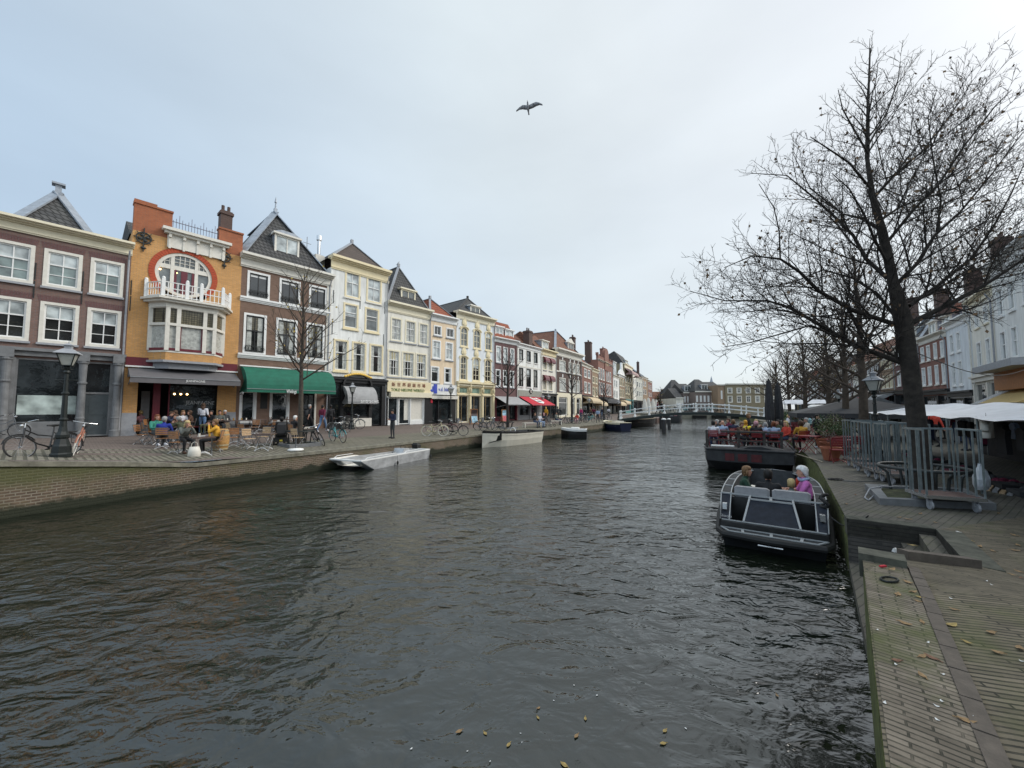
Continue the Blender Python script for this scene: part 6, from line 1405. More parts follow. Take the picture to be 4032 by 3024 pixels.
def boat(label, a, b, B, H, hullm, deckm, inm, name='open_boat', cat='boat', strip=None, far=1, extras=None, bowfirst=True, floor=.12, bow=.35, stern=.8, gw=.12):
    """a: bow waterline point, b: stern waterline point on the seen side; far: hull lies on this side (+1 left of b->a)"""
    d = (a - b); L = d.length; d.normalize(); n = V((-d.y, d.x, 0)); c = b + n * (B / 2 * far * .85); t = thing(name, label, cat, (c.x, c.y, 0), atan2(d.y, d.x), None)
    Q = hullrings(L, B, H, bow, stern); mb = MB()
    mb.loft([[(x + (.0 if q < 2 else 0), s * w * ww, z) for s, ww, z in ((1, 1, h), (1, .93, h * .45), (1, .78 * f, -.02), (1, .3 * f, -.35), (-1, .3 * f, -.35), (-1, .78 * f, -.02), (-1, .93, h * .45), (-1, 1, h))] for q, (x, w, h, f) in enumerate(Q)], closed=False, caps=False)
    x, w, h, f = Q[0]; mb.face([(x, s * w * ww, z) for s, ww, z in ((1, 1, h), (1, .93, h * .45), (1, .78, -.02), (1, .3, -.35), (-1, .3, -.35), (-1, .78, -.02), (-1, .93, h * .45), (-1, 1, h))]); mb.build('hull', hullm, t, smooth=False)
    mb = MB(); P = hullrings(L, B, H, bow, stern, inset=gw)
    for s in (1, -1):
        for (x0, w0, h0, _), (x1, w1, h1, _), (_, v0, _, _), (_, v1, _, _) in zip(Q, Q[1:], P, P[1:]):
            mb.face([(x0, s * (w0 + .03), h0 + .035), (x1, s * (w1 + .03), h1 + .035), (x1, s * v1, h1 + .035), (x0, s * v0, h0 + .035)]); mb.face([(x0, s * (w0 + .03), h0 - .05), (x1, s * (w1 + .03), h1 - .05), (x1, s * (w1 + .03), h1 + .035), (x0, s * (w0 + .03), h0 + .035)])
    mb.box(0, gw, -Q[0][1], Q[0][1], H - .05, H + .036); x = L * .84; mb.face([(L * .82, -Q[11][1], Q[11][2] + .03), (L * 1.0, 0, Q[-1][2] + .036), (L * .82, Q[11][1], Q[11][2] + .03)]); mb.build('gunwale', deckm, t)
    mb = MB(); P = hullrings(L, B, H, bow, stern, inset=gw - .01)
    mb.loft([[(x, s * w * ww, z) for s, ww, z in ((1, 1, h + .03), (1, .85, floor), (-1, .85, floor), (-1, 1, h + .03))] for x, w, h, f in P[:-1]], closed=False, caps=False); mb.build('interior', inm, t)
    if strip:
        mb = MB()
        for s in (1, -1):
            for (x0, w0, h0, _), (x1, w1, h1, _) in zip(Q, Q[1:]): mb.face([(x0, s * (w0 + .012), h0 - .02), (x1, s * (w1 + .012), h1 - .02), (x1, s * (w1 * .985 + .012), h1 * .8), (x0, s * (w0 * .985 + .012), h0 * .8)])
        mb.build('rubbing_strake', strip, t)
    for k in range(2): MB().box(L * (.2 + .3 * k), L * (.2 + .3 * k) + .35, -Q[5][1] + gw, Q[5][1] - gw, H * .55, H * .62).build('thwart', inm, t)
    return t, L, Q
W0 = lambda x, y: at(x, y, 0)
t, L, Q = boat('long cream and black open launch moored along the left quay', W0(1931, 1766), W0(2140, 1741), 1.9, .95, m_hcream, m_hblk, m_hgrey, strip=m_hcream, far=-1, bow=.28, stern=.85)
MB().loft([[(L * .99, s * .02, z) for s, z in ((1, .2), (-1, .2), (-1, 1.2), (1, 1.2))], [(L * .80, s * Q[11][1], z) for s, z in ((1, .5), (-1, .5), (-1, 1.1), (1, 1.1))]]).build('stem_band', m_hblk, t)
[MB().tube([(L * x, s * .8, .9), (L * x, s * .8, 1.4)], .03, 6).build('mooring_pin', m_ash, t) for x, s in ((.05, 1), (.45, -1))]; MB().tube([(L * .5, .2 + .25 * cos(k * pi / 8), 1.05 + .25 * sin(k * pi / 8)) for k in range(9)], .03, 6).build('steering_wheel', m_white, t); MB().box(L * .48, L * .62, -.1, .6, .3, 1.02).build('console', m_hblk, t)
t, L, Q = boat('small black motorboat with white seat cushions right of the cream launch', W0(2206, 1725), W0(2310, 1727), 1.8, .8, m_hblk, m_white, m_white, strip=m_white, far=-1)
mb = MB(); mb.box(L * .3, L * .6, -.5, .5, .5, .98); mb.build('console', m_white, t)
for k in range(3): MB().ell((L * (.1 + .2 * k), -.95, .35), (.09, .09, .2)).build('fender', m_white, t)
t, L, Q = boat('dark blue sloop with cream deck rim near the footbridge', W0(2358, 1690), W0(2440, 1697), 2.2, .95, m_hnavy, m_cream, m_cream, strip=m_cream, far=-1)
MB().box(L * .25, L * .45, -.6, .6, .5, 1.15).build('cushion', m_offw, t)
t, L, Q = boat('big dark wooden barge lying under the left half of the footbridge', W0(2608, 1676), W0(2485, 1680), 3.4, 1.1, m_tar, m_ash, m_woodd, far=1, bow=.5)
t, L, Q = boat('dark grey boat with people behind the mooring posts beyond the footbridge', W0(2698, 1664), W0(2630, 1664), 3.0, 1.2, m_hgrey, m_hgrey, m_woodd, far=1, bow=.5)
cb = t.location
for k, (dx, top, hr) in enumerate(((0.4, 'red', 'brown'), (1.2, 'white', 'grey'), (2.0, 'rose', 'black'))): person(('passenger in red', 'passenger in white', 'passenger in rose')[k] + ' in the grey boat beyond the footbridge', (cb.x + dx, cb.y, .35), 0, 'sit', top=top, hair=hr)
m_alul = mat('dull_aluminium', (.42, .43, .44), .45, metal=.25, var=.3, scale=2)
# aluminium work boat
a, b = W0(1470, 1850), W0(1693, 1803); d = (b - a); L = d.length; d.normalize(); n = V((-d.y, d.x, 0)); c = a + n * .0
t = thing('work_boat', 'bare aluminium work boat with twin bows, rails and outboard motor at the left quay', 'boat', (a.x, a.y, 0), atan2(d.y, d.x)); B = 1.9; t.scale = (1, 1, .64)
for y0 in (0, B - .62):
    mb = MB(); mb.loft([[(x0, y0 + .05, z0), (x0, y0 + .57, z0), (x1, y0 + .62, .72), (x1, y0, .72)] for x0, x1, z0 in ((-.55, -.75, .50), (.35, .2, -.2), (1.0, 1.0, -.3), (L - .3, L - .3, -.3), (L - .05, L, -.05))]); mb.build('pontoon', m_alul, t)
MB().box(.2, L - .3, .6, B - .6, .1, .3).build('deck', m_alu, t)
mb = MB()
for y in (0.0, B - .08): mb.box(-.75, L, y, y + .08, .72, .80)
mb.box(-.75, -.6, .08, B - .08, .70, .79); mb.box(L - .1, L, .08, B - .08, .55, .80); mb.build('gunwale', m_white, t); mb = MB(); [mb.face([(x0, y, .78), (x1, y, .78), (x1, y2, .32), (x0, y2, .32)]) for x0, x1, y, y2 in ((-.55, L - .2, .09, .3), (-.55, L - .2, B - .09, B - .3))]; mb.face([(-.55, .3, .32), (L - .2, .3, .32), (L - .2, B - .3, .32), (-.55, B - .3, .32)]); mb.build('bin', m_offw, t)
for y in (.03, B - .04):
    for x0, x1 in ((-.5, L * .38), (L * .5, L * .8)): MB().tube([(x0, y, .8), (x0 + .15, y, .92), (x1 - .15, y, .92), (x1, y, .8)], .022, 6).build('rail', m_white, t)
MB().loft([[(L * .62, y, .32), (L * .78, y, .32), (L * .76, y, .98), (L * .66, y, 1.02)] for y in (.6, 1.25)]).build('console', m_alu, t); MB().tube([(L * .72, .9 + .16 * cos(k * pi / 8), 1.08 + .16 * sin(k * pi / 8)) for k in range(17)], .018, 5).build('steering_wheel', m_rubber, t); MB().box(L * .82, L * .90, .7, 1.2, .35, .78).build('seat', m_cush, t)
mb = MB(); mb.loft([[(L - .12, .78, .8), (L + .22, .80, .8), (L + .22, 1.1, .8), (L - .12, 1.12, .8)], [(L - .18, .76, 1.12), (L + .24, .78, 1.05), (L + .24, 1.12, 1.05), (L - .18, 1.14, 1.12)], [(L - .1, .82, 1.28), (L + .12, .84, 1.22), (L + .12, 1.06, 1.22), (L - .1, 1.08, 1.28)]]); mb.box(L - .02, L + .14, .88, 1.02, -.2, .8); mb.build('outboard_motor', m_rubber, t)
for x in (1.6, L - .05): MB().tube([(x, -.05, .75), (x, -.07, .3)], .008, 4).ell((x, -.08, .18), (.06, .05, .17)).build('fender', m_rubber, t)
# electric sloop by the right quay, stern to the camera
sl = at(2818, 2080, .30); sr = at(3292, 2155, .30); sd_ = (sr - sl).normalized(); sx_ = V((-sd_.y, sd_.x, 0)); B = (sr - sl).length; c = (sl + sr) / 2
L = 5.3; B *= .97; sloop = thing('electric_sloop', 'dark grey sloop with pale trim lines and grey cushions, stern towards the camera', 'boat', (c.x, c.y, 0), atan2(sx_.y, sx_.x)); t = sloop
def S(k, n=22, ins=0):
    u = k / n; x = L * u; w = B / 2 * (.94 + .12 * sin(min(1, u / .45) * pi / 2)) * (1 if u < .5 else sqrt(max(.0, 1 - ((u - .5) / .5) ** 2.8))); h = .60 + .27 * min(1, max(0, (u - .0) / .18)) + .04 * u
    return x, max(.02, w - ins), h
n_ = 22; mb = MB(); mb.loft([[(x, s * w * ww, z) for s, ww, z in ((1, 1.0, h - .04), (1, .985, .25), (1, .9, -.05), (1, .5, -.4), (-1, .5, -.4), (-1, .9, -.05), (-1, .985, .25), (-1, 1.0, h - .04))] for x, w, h in [S(k) for k in range(n_ + 1)]], closed=False, caps=False); mb.face([(0, s * B / 2 * .94 * ww, z) for s, ww, z in ((1, 1, .3), (1, .9, -.05), (1, .5, -.4), (-1, .5, -.4), (-1, .9, -.05), (-1, 1, .3))]); mb.build('hull', m_hull2, t)
mb = MB(); mb.tube([(x + .02, w + .03, .30 + (h - .62) * .5) for x, w, h in [S(k) for k in range(n_, -1, -1)]] + [(-.22, B / 2 * .86, .29), (-.30, 0, .29), (-.22, -B / 2 * .86, .29)] + [(x + .02, -w - .03, .30 + (h - .62) * .5) for x, w, h in [S(k) for k in range(n_ + 1)]], .065, 8); mb.build('rubbing_strake', m_rubber, t)
k0 = 4; mb = MB(); dk = MB()
for s in (1, -1):
    for k in range(k0, n_):
        (x0, w0, h0), (x1, w1, h1) = S(k), S(k + 1); (_, v0, _), (_, v1, _) = S(k, ins=.20), S(k + 1, ins=.20)
        if k >= n_ - 2: v0 = max(.02, v0 - .1); v1 = .02
        xo = .0 if k < n_ - 3 else .08; dk.face([(x0, s * w0, h0), (x1, s * w1, h1), (x1 - xo, s * v1, h1), (x0, s * v0, h0)]); dk.face([(x0, s * w0, h0 - .10), (x1, s * w1, h1 - .10), (x1, s * w1, h1), (x0, s * w0, h0)])
        mb.bar((x0, s * (w0 - .01), h0 + .012), (x1, s * (w1 - .01), h1 + .012), .02, .02)
        if k < n_ - 2: mb.bar((x0, s * v0, h0 + .012), (x1, s * v1, h1 + .012), .02, .02)
        if k % 4 == 0 and k < n_ - 3: mb.bar((x0, s * w0, h0 + .008), (x0, s * v0, h0 + .008), .05, .012)
dk.build('gunwale', m_hgrey, t)
x4, w4, h4 = S(k0); hb = B / 2 * .94
mb.bar((x4, -w4, h4 + .0), (x4, w4, h4 + .0), .04, .03)         # beam before the cushions
for y in (-w4, w4): mb.bar((x4, y, h4), (.06, y * .93, .50), .02, .02)
for y in (-w4 + .20, w4 - .20): mb.bar((x4, y, h4), (.08, y * .96, .50), .02, .02)
for y in (-.42, .42): mb.bar((x4 - .28, y * .92, h4 - .02), (.10, y * 1.12, .50), .035, .035); mb.bar((x4 - .28, y * .92, h4 - .02), (x4, y * .92, h4 - .0), .04, .03)
mb.bar((x4 - .28, -.40, h4 - .02), (x4 - .28, .40, h4 - .02), .035, .03); mb.bar((x4, 0, h4 + .002), (x4 - .28, 0, h4 - .018), .05, .03)
for x, z, q in ((.06, .50, .97), (-.02, .37, .98), (-.24, .362, .80)): mb.bar((x, -hb * q, z), (x, hb * q, z), .022, .02)
for y in (-hb * .55, -.0, hb * .55): mb.bar((-.02, y, .37), (-.24, y * .95, .362), .05, .02)
for s in (1, -1): mb.bar((-.02, s * hb * .98, .37), (-.24, s * hb * .80, .362), .03, .02)
mb.build('trim_lines', m_line, t)
mb = MB(); mb.prism([(0, -hb), (-.22, -hb * .83), (-.27, 0), (-.22, hb * .83), (0, hb)], .25, .355, 'z'); mb.build('swim_platform', MATS['slate_hatch'] if 'slate_hatch' in MATS else m_hgrey, t)
MB().box(-.015, .05, -hb * .99, hb * .99, .37, .485).build('transom_band', m_hblk, t)
mb = MB(); mb.face([(.06, -.47, .495), (.06, .47, .495), (x4 - .29, .38, h4 - .04), (x4 - .29, -.38, h4 - .04)]); mb.face([(x4 - .29, -.38, h4 - .04), (x4 - .29, .38, h4 - .04), (x4, .38, h4 - .02), (x4, -.38, h4 - .02)]); [mb.face([(.06, s * .47, .495), (x4 - .29, s * .38, h4 - .04), (x4, s * .38, h4 - .04), (x4, s * .45, .2), (.06, s * .47, .2)]) for s in (1, -1)]; mb.build('engine_hatch', mat('slate_hatch', (.016, .021, .032), .75, var=.3, spec=.25), t)
for s in (1, -1):
    mb = MB(); mb.face([(.06, s * (w4 * .93), .495), (.06, s * (w4 * .93 - .20), .495), (x4, s * (w4 - .20), h4 - .01), (x4, s * w4, h4 - .01)]); mb.face([(.06, s * (w4 * .93 - .20), .495), (x4, s * (w4 - .20), h4), (x4, s * (w4 - .20), .2), (.06, s * (w4 * .93 - .20), .2)]); mb.build('side_panel', MATS['slate_hatch'], t)
    mb = MB(); mb.box(.06, x4, s * .44, s * (w4 - .2), .2, .28); mb.build('step', m_hgrey, t); MB().box(x4 - .06, x4 - .01, s * .40, s * (w4 - .2), .28, h4 - .05).build('bulkhead', m_hblk, t)
mb = MB(); mb.face([(x4, -w4 + .1, .12), (x4, w4 - .1, .12), (L * .9, .4, .12), (L * .9, -.4, .12)]); [mb.face([(S(k, ins=.2)[0], s * S(k, ins=.2)[1], S(k)[2]), (S(k + 1)[0], s * S(k + 1, ins=.2)[1], S(k + 1)[2]), (S(k + 1)[0], s * S(k + 1, ins=.24)[1], .1), (S(k)[0], s * S(k, ins=.24)[1], .1)]) for s in (1, -1) for k in range(k0, n_ - 3)]; mb.face([(L * .86, -.75, .12), (L * .86, .75, .12), (L * .90, .5, .98), (L * .90, -.5, .98)]); mb.build('interior', m_hgrey, t)
def cushion(y0, y1): q = MB(); q.loft([[(x4 + .05 + e, y, .62), (x4 + .20 - e, y, .62), (x4 + .17 - e, y, h4 + .17 - e), (x4 + .02 + e, y, h4 + .17 - e)] for y, e in ((y0, .03), (y0 + .05, 0), (y1 - .05, 0), (y1, .03))]); q.build('cushion', m_cush, t)
cushion(-w4 + .26, -.02); cushion(.02, w4 - .26); MB().box(x4 + .2, x4 + .65, -w4 + .25, w4 - .25, .12, .52).build('bench', m_cush, t)
for s in (1, -1): MB().loft([[(x, s * (w - .22), .12), (x, s * (w - .62), .12), (x, s * (w - .62), .50), (x, s * (w - .22), .50)] for x, w, h in [S(k) for k in range(7, 18)]]).build('side_bench', m_cush, t); MB().box(.3, .42, s * (w4 - .13) - .04, s * (w4 - .13) + .04, h4 - .22, h4 - .10).build('cleat', m_chrome, t)
MB().tube([(x4 - .1 + .13 * cos(k * pi / 8), -w4 + .06 + .06 * cos(k), h4 + .08 + .13 * sin(k * pi / 8)) for k in range(17)], .03, 6).build('rope_coil', m_rubber, t); MB().tube([(-.27, -.18, .18), (-.27, .22, .18)], .015, 6).build('ladder_handle', m_chrome, t)
text('Sloop', .10, m_lgreyc, t, (.12, w4 * .83, .56), rx=radians(40), rz=-pi / 2, name='sloop_mark', ext=.003)
def inboat(x, y, z=0): return c + sx_ * x - sd_ * y + V((0, 0, z - c.z))
def bp_(label, x, y, fx, fy, z=.08, **k): f = sx_ * fx - sd_ * fy; person(label, inboat(x, y, z), rzf(f.x, f.y), **k)
bp_('older woman with white hair, sunglasses and pink shirt in the sloop', 1.75, -w4 + .34, -.05, 1, .16, pose='sit', top='pink', leg='black', hair='white', hk='puffy', sleeve=False, extra='scarf')
bp_('woman with loose brown hair and dark green coat on the left side of the sloop', 2.3, w4 - .42, .1, -1, .0, pose='sit', top='dgreen', leg='black', hair='lbrown', hk='bob')
bp_('man in a black jacket seen from behind in the sloop', x4 + .55, .05, 1, 0, .06, pose='sit', top='black', leg='black', hair='black')
bp_('blond child in a grey top beside the man in black in the sloop', x4 + .5, -.38, 1, -.1, .1, pose='sit', top='grey', leg='djeans', hair='blond', s=.85)
bp_('small child in an orange life vest facing the pink shirted woman', 2.3, -.55, -.4, -1, .15, pose='sit', top='red', leg='navy', hair='red', hk='hood', s=.75)
bl = inboat(2.9, .35, .62); t = thing('blanket', 'white folded blanket on the side bench of the sloop', 'blanket', bl, .9); MB().loft([[(x, y * s, z * s2) for y, z in ((-.25, 0), (-.12, .1), (.1, .12), (.25, .02), (0, -.05))] for x, s, s2 in ((-.45, .4, .4), (-.25, 1, 1), (.1, 1.1, 1.3), (.4, .5, .4))]).build('folded_cloth', m_offw, t, smooth=True)
mb = MB(); p0, p1 = inboat(.35, -w4, .75), at(3420, 2030, .96); mb.tube([p0.lerp(p1, k / 8) - V((0, 0, .18 * sin(pi * k / 8))) for k in range(9)], .012, 5); mb.build('mooring_rope', m_rubber, label='black mooring line from the stern of the sloop to the quay', cat='rope')
# terrace barge
bl0 = at(2768, 1775, .85); br0 = V((10.95, 13.9, .85)); bd = (br0 - bl0); bd.z = 0; B = bd.length; bd.normalize(); ba = V((.545, .838, 0)); ba = V((.52, .854, 0)).normalized(); B = 3.55; bd2 = V((ba.y, -ba.x, 0)); c = bl0 + bd2 * B / 2; c.z = 0; DZ = .82; BL = 19.0
barge = thing('terrace_barge', 'black and red flat steel barge used as a cafe terrace', 'barge', c, atan2(ba.y, ba.x)); t = barge
mb = MB(); mb.loft([[(x, s * B / 2 * w, z) for s, w, z in ((1, q, DZ + .12), (1, q, DZ * .55), (1, q * e, zb), (-1, q * e, zb), (-1, q, DZ * .55), (-1, q, DZ + .12))] for x, q, e, zb in ((0.0, .92, .55, .42), (.9, .99, .62, -.25), (1.8, 1.0, .9, -.5), (BL, 1, .9, -.5))]); mb.build('hull', m_tar, t)
for k, (y0, y1) in enumerate(((.15, .25), (.01, .11), (-.14, -.03))): MB().box(-.03, -.005, B * y0, B * y1, .48, .80).build('red_panel', m_redh, t)
mb = MB(); mb.tube([(BL, B / 2, DZ + .12), (1.0, B / 2, DZ + .12), (0, B / 2 * .92, DZ + .14), (-.05, 0, DZ + .16), (0, -B / 2 * .92, DZ + .14), (1.0, -B / 2, DZ + .12), (BL, -B / 2, DZ + .12)], .055, 8); mb.build('rub_rail', m_tar, t)
MB().box(.1, BL, -B / 2 + .05, B / 2 - .05, DZ - .02, DZ + .02).build('deck', mat('worn_deck', (.12, .115, .11), .8, var=.25), t)
m_rw = mat('dark_railing_wood', (.045, .038, .033), .7, var=.3)
mb = MB(); X0 = .9
for y in (B / 2 - .1, B * .1, -B * .18, -B * .36): mb.box(X0 - .04, X0 + .04, y - .05, y + .05, DZ, DZ + .95)
mb.box(X0 - .10, X0 + .12, -B * .38, B * .30, DZ + .86, DZ + .94); mb.box(X0 - .03, X0 + .03, -B * .36, B / 2 - .1, DZ + .45, DZ + .52); mb.bar((X0, -B * .18, DZ + .5), (X0, -B * .36, DZ), .05)
for x in range(2, 18, 2): mb.box(x - .03, x + .03, B / 2 - .12, B / 2 - .06, DZ, DZ + .9)
mb.box(X0, BL - 1, B / 2 - .11, B / 2 - .07, DZ + .88, DZ + .92); mb.box(X0, BL - 1, B / 2 - .11, B / 2 - .07, DZ + .45, DZ + .48); mb.build('railing', m_rw, t)
mb = MB(); mb.tube([(-.1, B / 2 * .8, DZ + .3), (.2, B / 2 * .3, DZ + .28)], .045, 7); mb.build('boat_hook', m_white, t)
MB().loft([[(x, y * s, DZ + z) for y, z in ((B * .12, .16), (B * .0, .30), (-B * .2, .33), (-B * .40, .2), (-B * .2, .14))] for x, s in ((.0, .7), (.2, 1), (.65, 1.0), (.8, .6))]).build('tarpaulin', m_darkc, t)
def onb(x, y, z=DZ + .02): return c + ba * x - bd2 * y + V((0, 0, z))
CR = make_chair(m_redp, 'red chair at the near corner of the barge under the person in the white hoodie', red=True); TR = make_table('dark table on the barge', top=m_redp, metal=m_redp)
GB_ = 'red metal chairs of the barge terrace'
def bpn(x, y, fx, fy, label, clabel='', pose='sit', **k):
    p = onb(x, y); f = ba * fx - bd2 * fy; rz = rzf(f.x, f.y); person(label, p, rz, pose, **k)
    if pose != 'stand' and clabel: place(CR, p, rz, clabel, GB_)
bpn(1.5, B * .40, 1, 0, 'person in a white hoodie at the near left corner of the terrace barge', 'red chair under the person in the white hoodie', top='white', leg='djeans', hair='black')
L_ = (('bald man in a light shirt next to the white hoodie', 'lblue', 'grey', 'bald'), ('grey-haired woman in a dark coat on the barge', 'dgrey', 'grey', 'bob'), ('person in a brown jacket on the barge behind the railing', 'brown', 'lbrown', 'short'), ('person in a bright yellow raincoat on the barge', 'lemon', 'yellow', 'hood'), ('person in a pink cap and black coat at the barge railing', 'black', 'rose', 'cap'), ('person in a grey top left of the blue denim jacket', 'lblue', 'grey', 'bob'), ('person with red hair in a blue denim jacket at the barge railing', 'lblue', 'ginger', 'bob'), ('blond person in red and white beside the folded parasol', 'red', 'blond', 'long'),
      ('red-haired woman facing the canal on the barge', 'brown', 'ginger', 'long'), ('person with short light hair far back on the barge', 'cream', 'blond', 'short'), ('person in maroon far back on the barge', 'maroon', 'brown', 'short'), ('person in black with a bun on the barge', 'black', 'black', 'pony'), ('person in navy left of the yellow raincoat', 'navy', 'lbrown', 'bob'), ('person in olive close to the parasol', 'olive', 'black', 'short'))
PX = ((2.3, .30), (3.4, .40), (2.6, .12), (3.4, .02), (1.9, -.10), (2.4, -.22), (1.9, -.30), (3.0, -.44), (4.6, -.06), (5.4, -.12), (6.6, .28), (4.8, .42), (4.2, .18), (5.0, -.38))
for k, ((lb, tp_, hr, hk), (x, y)) in enumerate(zip(L_, PX)):
    a_ = (k * 2.1) % (2 * pi) if k not in (4, 5, 6) else .1
    bpn(x, B * y, cos(a_), sin(a_), lb, 'red chair of the ' + ' '.join(lb.replace(' at the barge railing', '').split(' on the barge')[0].split()[:10]), top=tp_, leg='djeans' if k % 2 else 'black', hair=hr, hk=hk, pose=('sit', 'lap', 'lean')[k % 3])
bpn(3.8, -B * .02, .2, -1, 'person in black with brown hair standing at a table on the barge', pose='stand', top='black', leg='black', hair='lbrown', hk='bob', s=.96)
for k, (x, y) in enumerate(((2.9, .3), (2.8, -.05), (2.9, -.3), (4.9, .15), (4.6, -.25), (6.2, .05))): place(TR, onb(x, B * y), atan2(ba.y, ba.x), 'dark red barge table number'.replace(' number', '') + (' beside the white hoodie', ' behind the pink cap', ' behind the denim jacket', ' in the second row on the canal side', ' in the second row by the parasol', ' in the third row')[k], 'tables of the barge terrace')
def folded(label, g, h, r, m, z0=.9, name='folded_parasol', strap=True):
    t = thing(name, label, 'parasol', g); MB().lathe([(.3, 0), (.3, .08), (.06, .1)], 12).build('foot', m_greyst, t); MB().tube([(0, 0, .08), (0, 0, h)], .03, 8).build('pole', m_chairm, t)
    mb = MB(); n = 16; mb.loft([[(rr * (1 + .22 * (k % 2)) * cos(2 * pi * k / n), rr * (1 + .22 * (k % 2)) * sin(2 * pi * k / n), z) for k in range(n)] for rr, z in ((r * .95, z0), (r * .98, z0 + .25), (r * .72, z0 + .38), (r * .92, z0 + .6), (r * .92, z0 + (h - z0) * .4), (r * .66, z0 + (h - z0) * .75), (r * .42, h - .05), (r * .36, h))]); mb.ell((0, 0, h + .06), (.05, .05, .08)); mb.build('canopy', m, t)
    if strap: MB().lathe([(r * .72, -.03), (r * .78, -.03), (r * .78, .03), (r * .72, .03)], 16, (0, 0, z0 + .38)).build('strap', m_offw, t)
g = onb(5.2, -B * .30); folded('tall black folded parasol on the barge, left of the pair', g, zat(1492, g) - g.z - .1, .21, m_darkc); g = onb(5.6, -B * .42); folded('black folded parasol on the barge, right and lower of the pair', g, zat(1507, g) - g.z - .1, .21, m_darkc)
# footbridge
PL, PR = plan(2436, 27.2), plan(3012, 30.5); bx = (PR - PL); BLn = bx.length; bx.normalize(); by = V((-bx.y, bx.x, 0)); t = thing('footbridge', 'arched footbridge with white railings and dark deck crossing the canal', 'bridge', (PL.x, PL.y, 0), atan2(bx.y, bx.x)); bridge = t
def bz(u): q = u / BLn; return 1.12 + (2.22 - 1.12) * sin(min(1, q / .58) * pi / 2) if q < .58 else 2.22 - .62 * (1 - cos((q - .58) / .42 * pi / 2))
N_ = 24; W_ = 3.0; mb = MB(); mb.loft([[(BLn * k / N_, 0, bz(BLn * k / N_) - .38), (BLn * k / N_, W_, bz(BLn * k / N_) - .38), (BLn * k / N_, W_, bz(BLn * k / N_)), (BLn * k / N_, 0, bz(BLn * k / N_))] for k in range(N_ + 1)]); mb.build('deck', mat('bridge_beam', (.012, .02, .018), .6, var=.3), t)
for y in (.06, W_ - .06):
    mb = MB(); [mb.bar((BLn * k / N_, y, bz(BLn * k / N_) + z), (BLn * (k + 1) / N_, y, bz(BLn * (k + 1) / N_) + z), .12, .11) for k in range(N_) for z in (1.08, .58)]
    for k in range(10): u = .15 + (BLn - .3) * k / 9; mb.lathe([(.17, 0), (.15, .14), (.08, .35), (.08, 1.05), (.11, 1.12), (.06, 1.26)], 8, (u, y, bz(u)))
    mb.build('railing', m_white, t)
for u in (BLn * .31,):
    for y in (.3, W_ / 2, W_ - .3): MB().tube([(u, y, -1), (u, y, bz(u) - .38)], .16, 8).build('pile', m_tar, t)
for u0, u1 in ((-1.5, .8), (BLn - 1.2, BLn + 1.5)): MB().box(u0, u1, -.4, W_ + .4, -1, bz(0) - .3).build('abutment', m_cope, t)
for k, (x, y0, y1) in enumerate(((2615, 1648, 1704), (2635, 1648, 1690))): g = at(x, y1, 0); tt = thing('mooring_post', ('left thick wooden mooring post with white cap before the bridge', 'right slimmer mooring post with white cap before the bridge')[k], 'mooring post', g); h = zat(y0, g); r = (.24, .20)[k]; MB().tube([(0, 0, -1), (0, 0, h - .12)], r, 10).build('post', m_tar, tt); MB().lathe([(r + .03, h - .12), (r + .03, h - .04), (.03, h + .05)], 10).build('cap', m_white, tt)
for k in range(9): u = BLn * (.34 + .055 * k); p = PL + bx * u + by * 2.4; bicycle(('teal', 'black', 'grey')[k % 3 if k else 0], 'bicycle parked against the bridge railing, ' + ('turquoise one at the crown', 'black one right of the turquoise', 'grey third from the left', 'fourth from the left', 'black fifth in the row', 'grey sixth in the row', 'seventh in the row', 'black eighth in the row', 'last one on the right')[k], (p.x, p.y, bz(u)), atan2(bx.y, bx.x) + .2, radians(5))
for k, u in enumerate((BLn * .29, BLn * .32)): p = PL + bx * u + by * 1.4; person(('person in dark red walking over the bridge', 'person in black close behind the one in dark red on the bridge')[k], (p.x, p.y, bz(u)), rzf(1, -.3), 'walk', top=('maroon', 'black')[k], leg='black', hair='brown', s=1.0)
for k, (x, s_) in enumerate(((2538, 22), (2553, 20.5), (2571, 20), (2584, 19))): p = plan(x, s_); folded(('leftmost', 'second', 'third', 'rightmost')[k] + ' of the white folded parasols behind the left half of the bridge', (p.x, p.y, .9), zat(1568 + 4 * abs(k - 1), p) - .9, .42, m_offw, strap=False)
p = plan(2560, 20); t = thing('terrace_pontoon', 'low floating terrace deck below the white folded parasols', 'pontoon', (p.x, p.y, 0), radians(60)); MB().box(-5, 5, -2, 2, -.3, .88).build('deck', m_woodd, t)
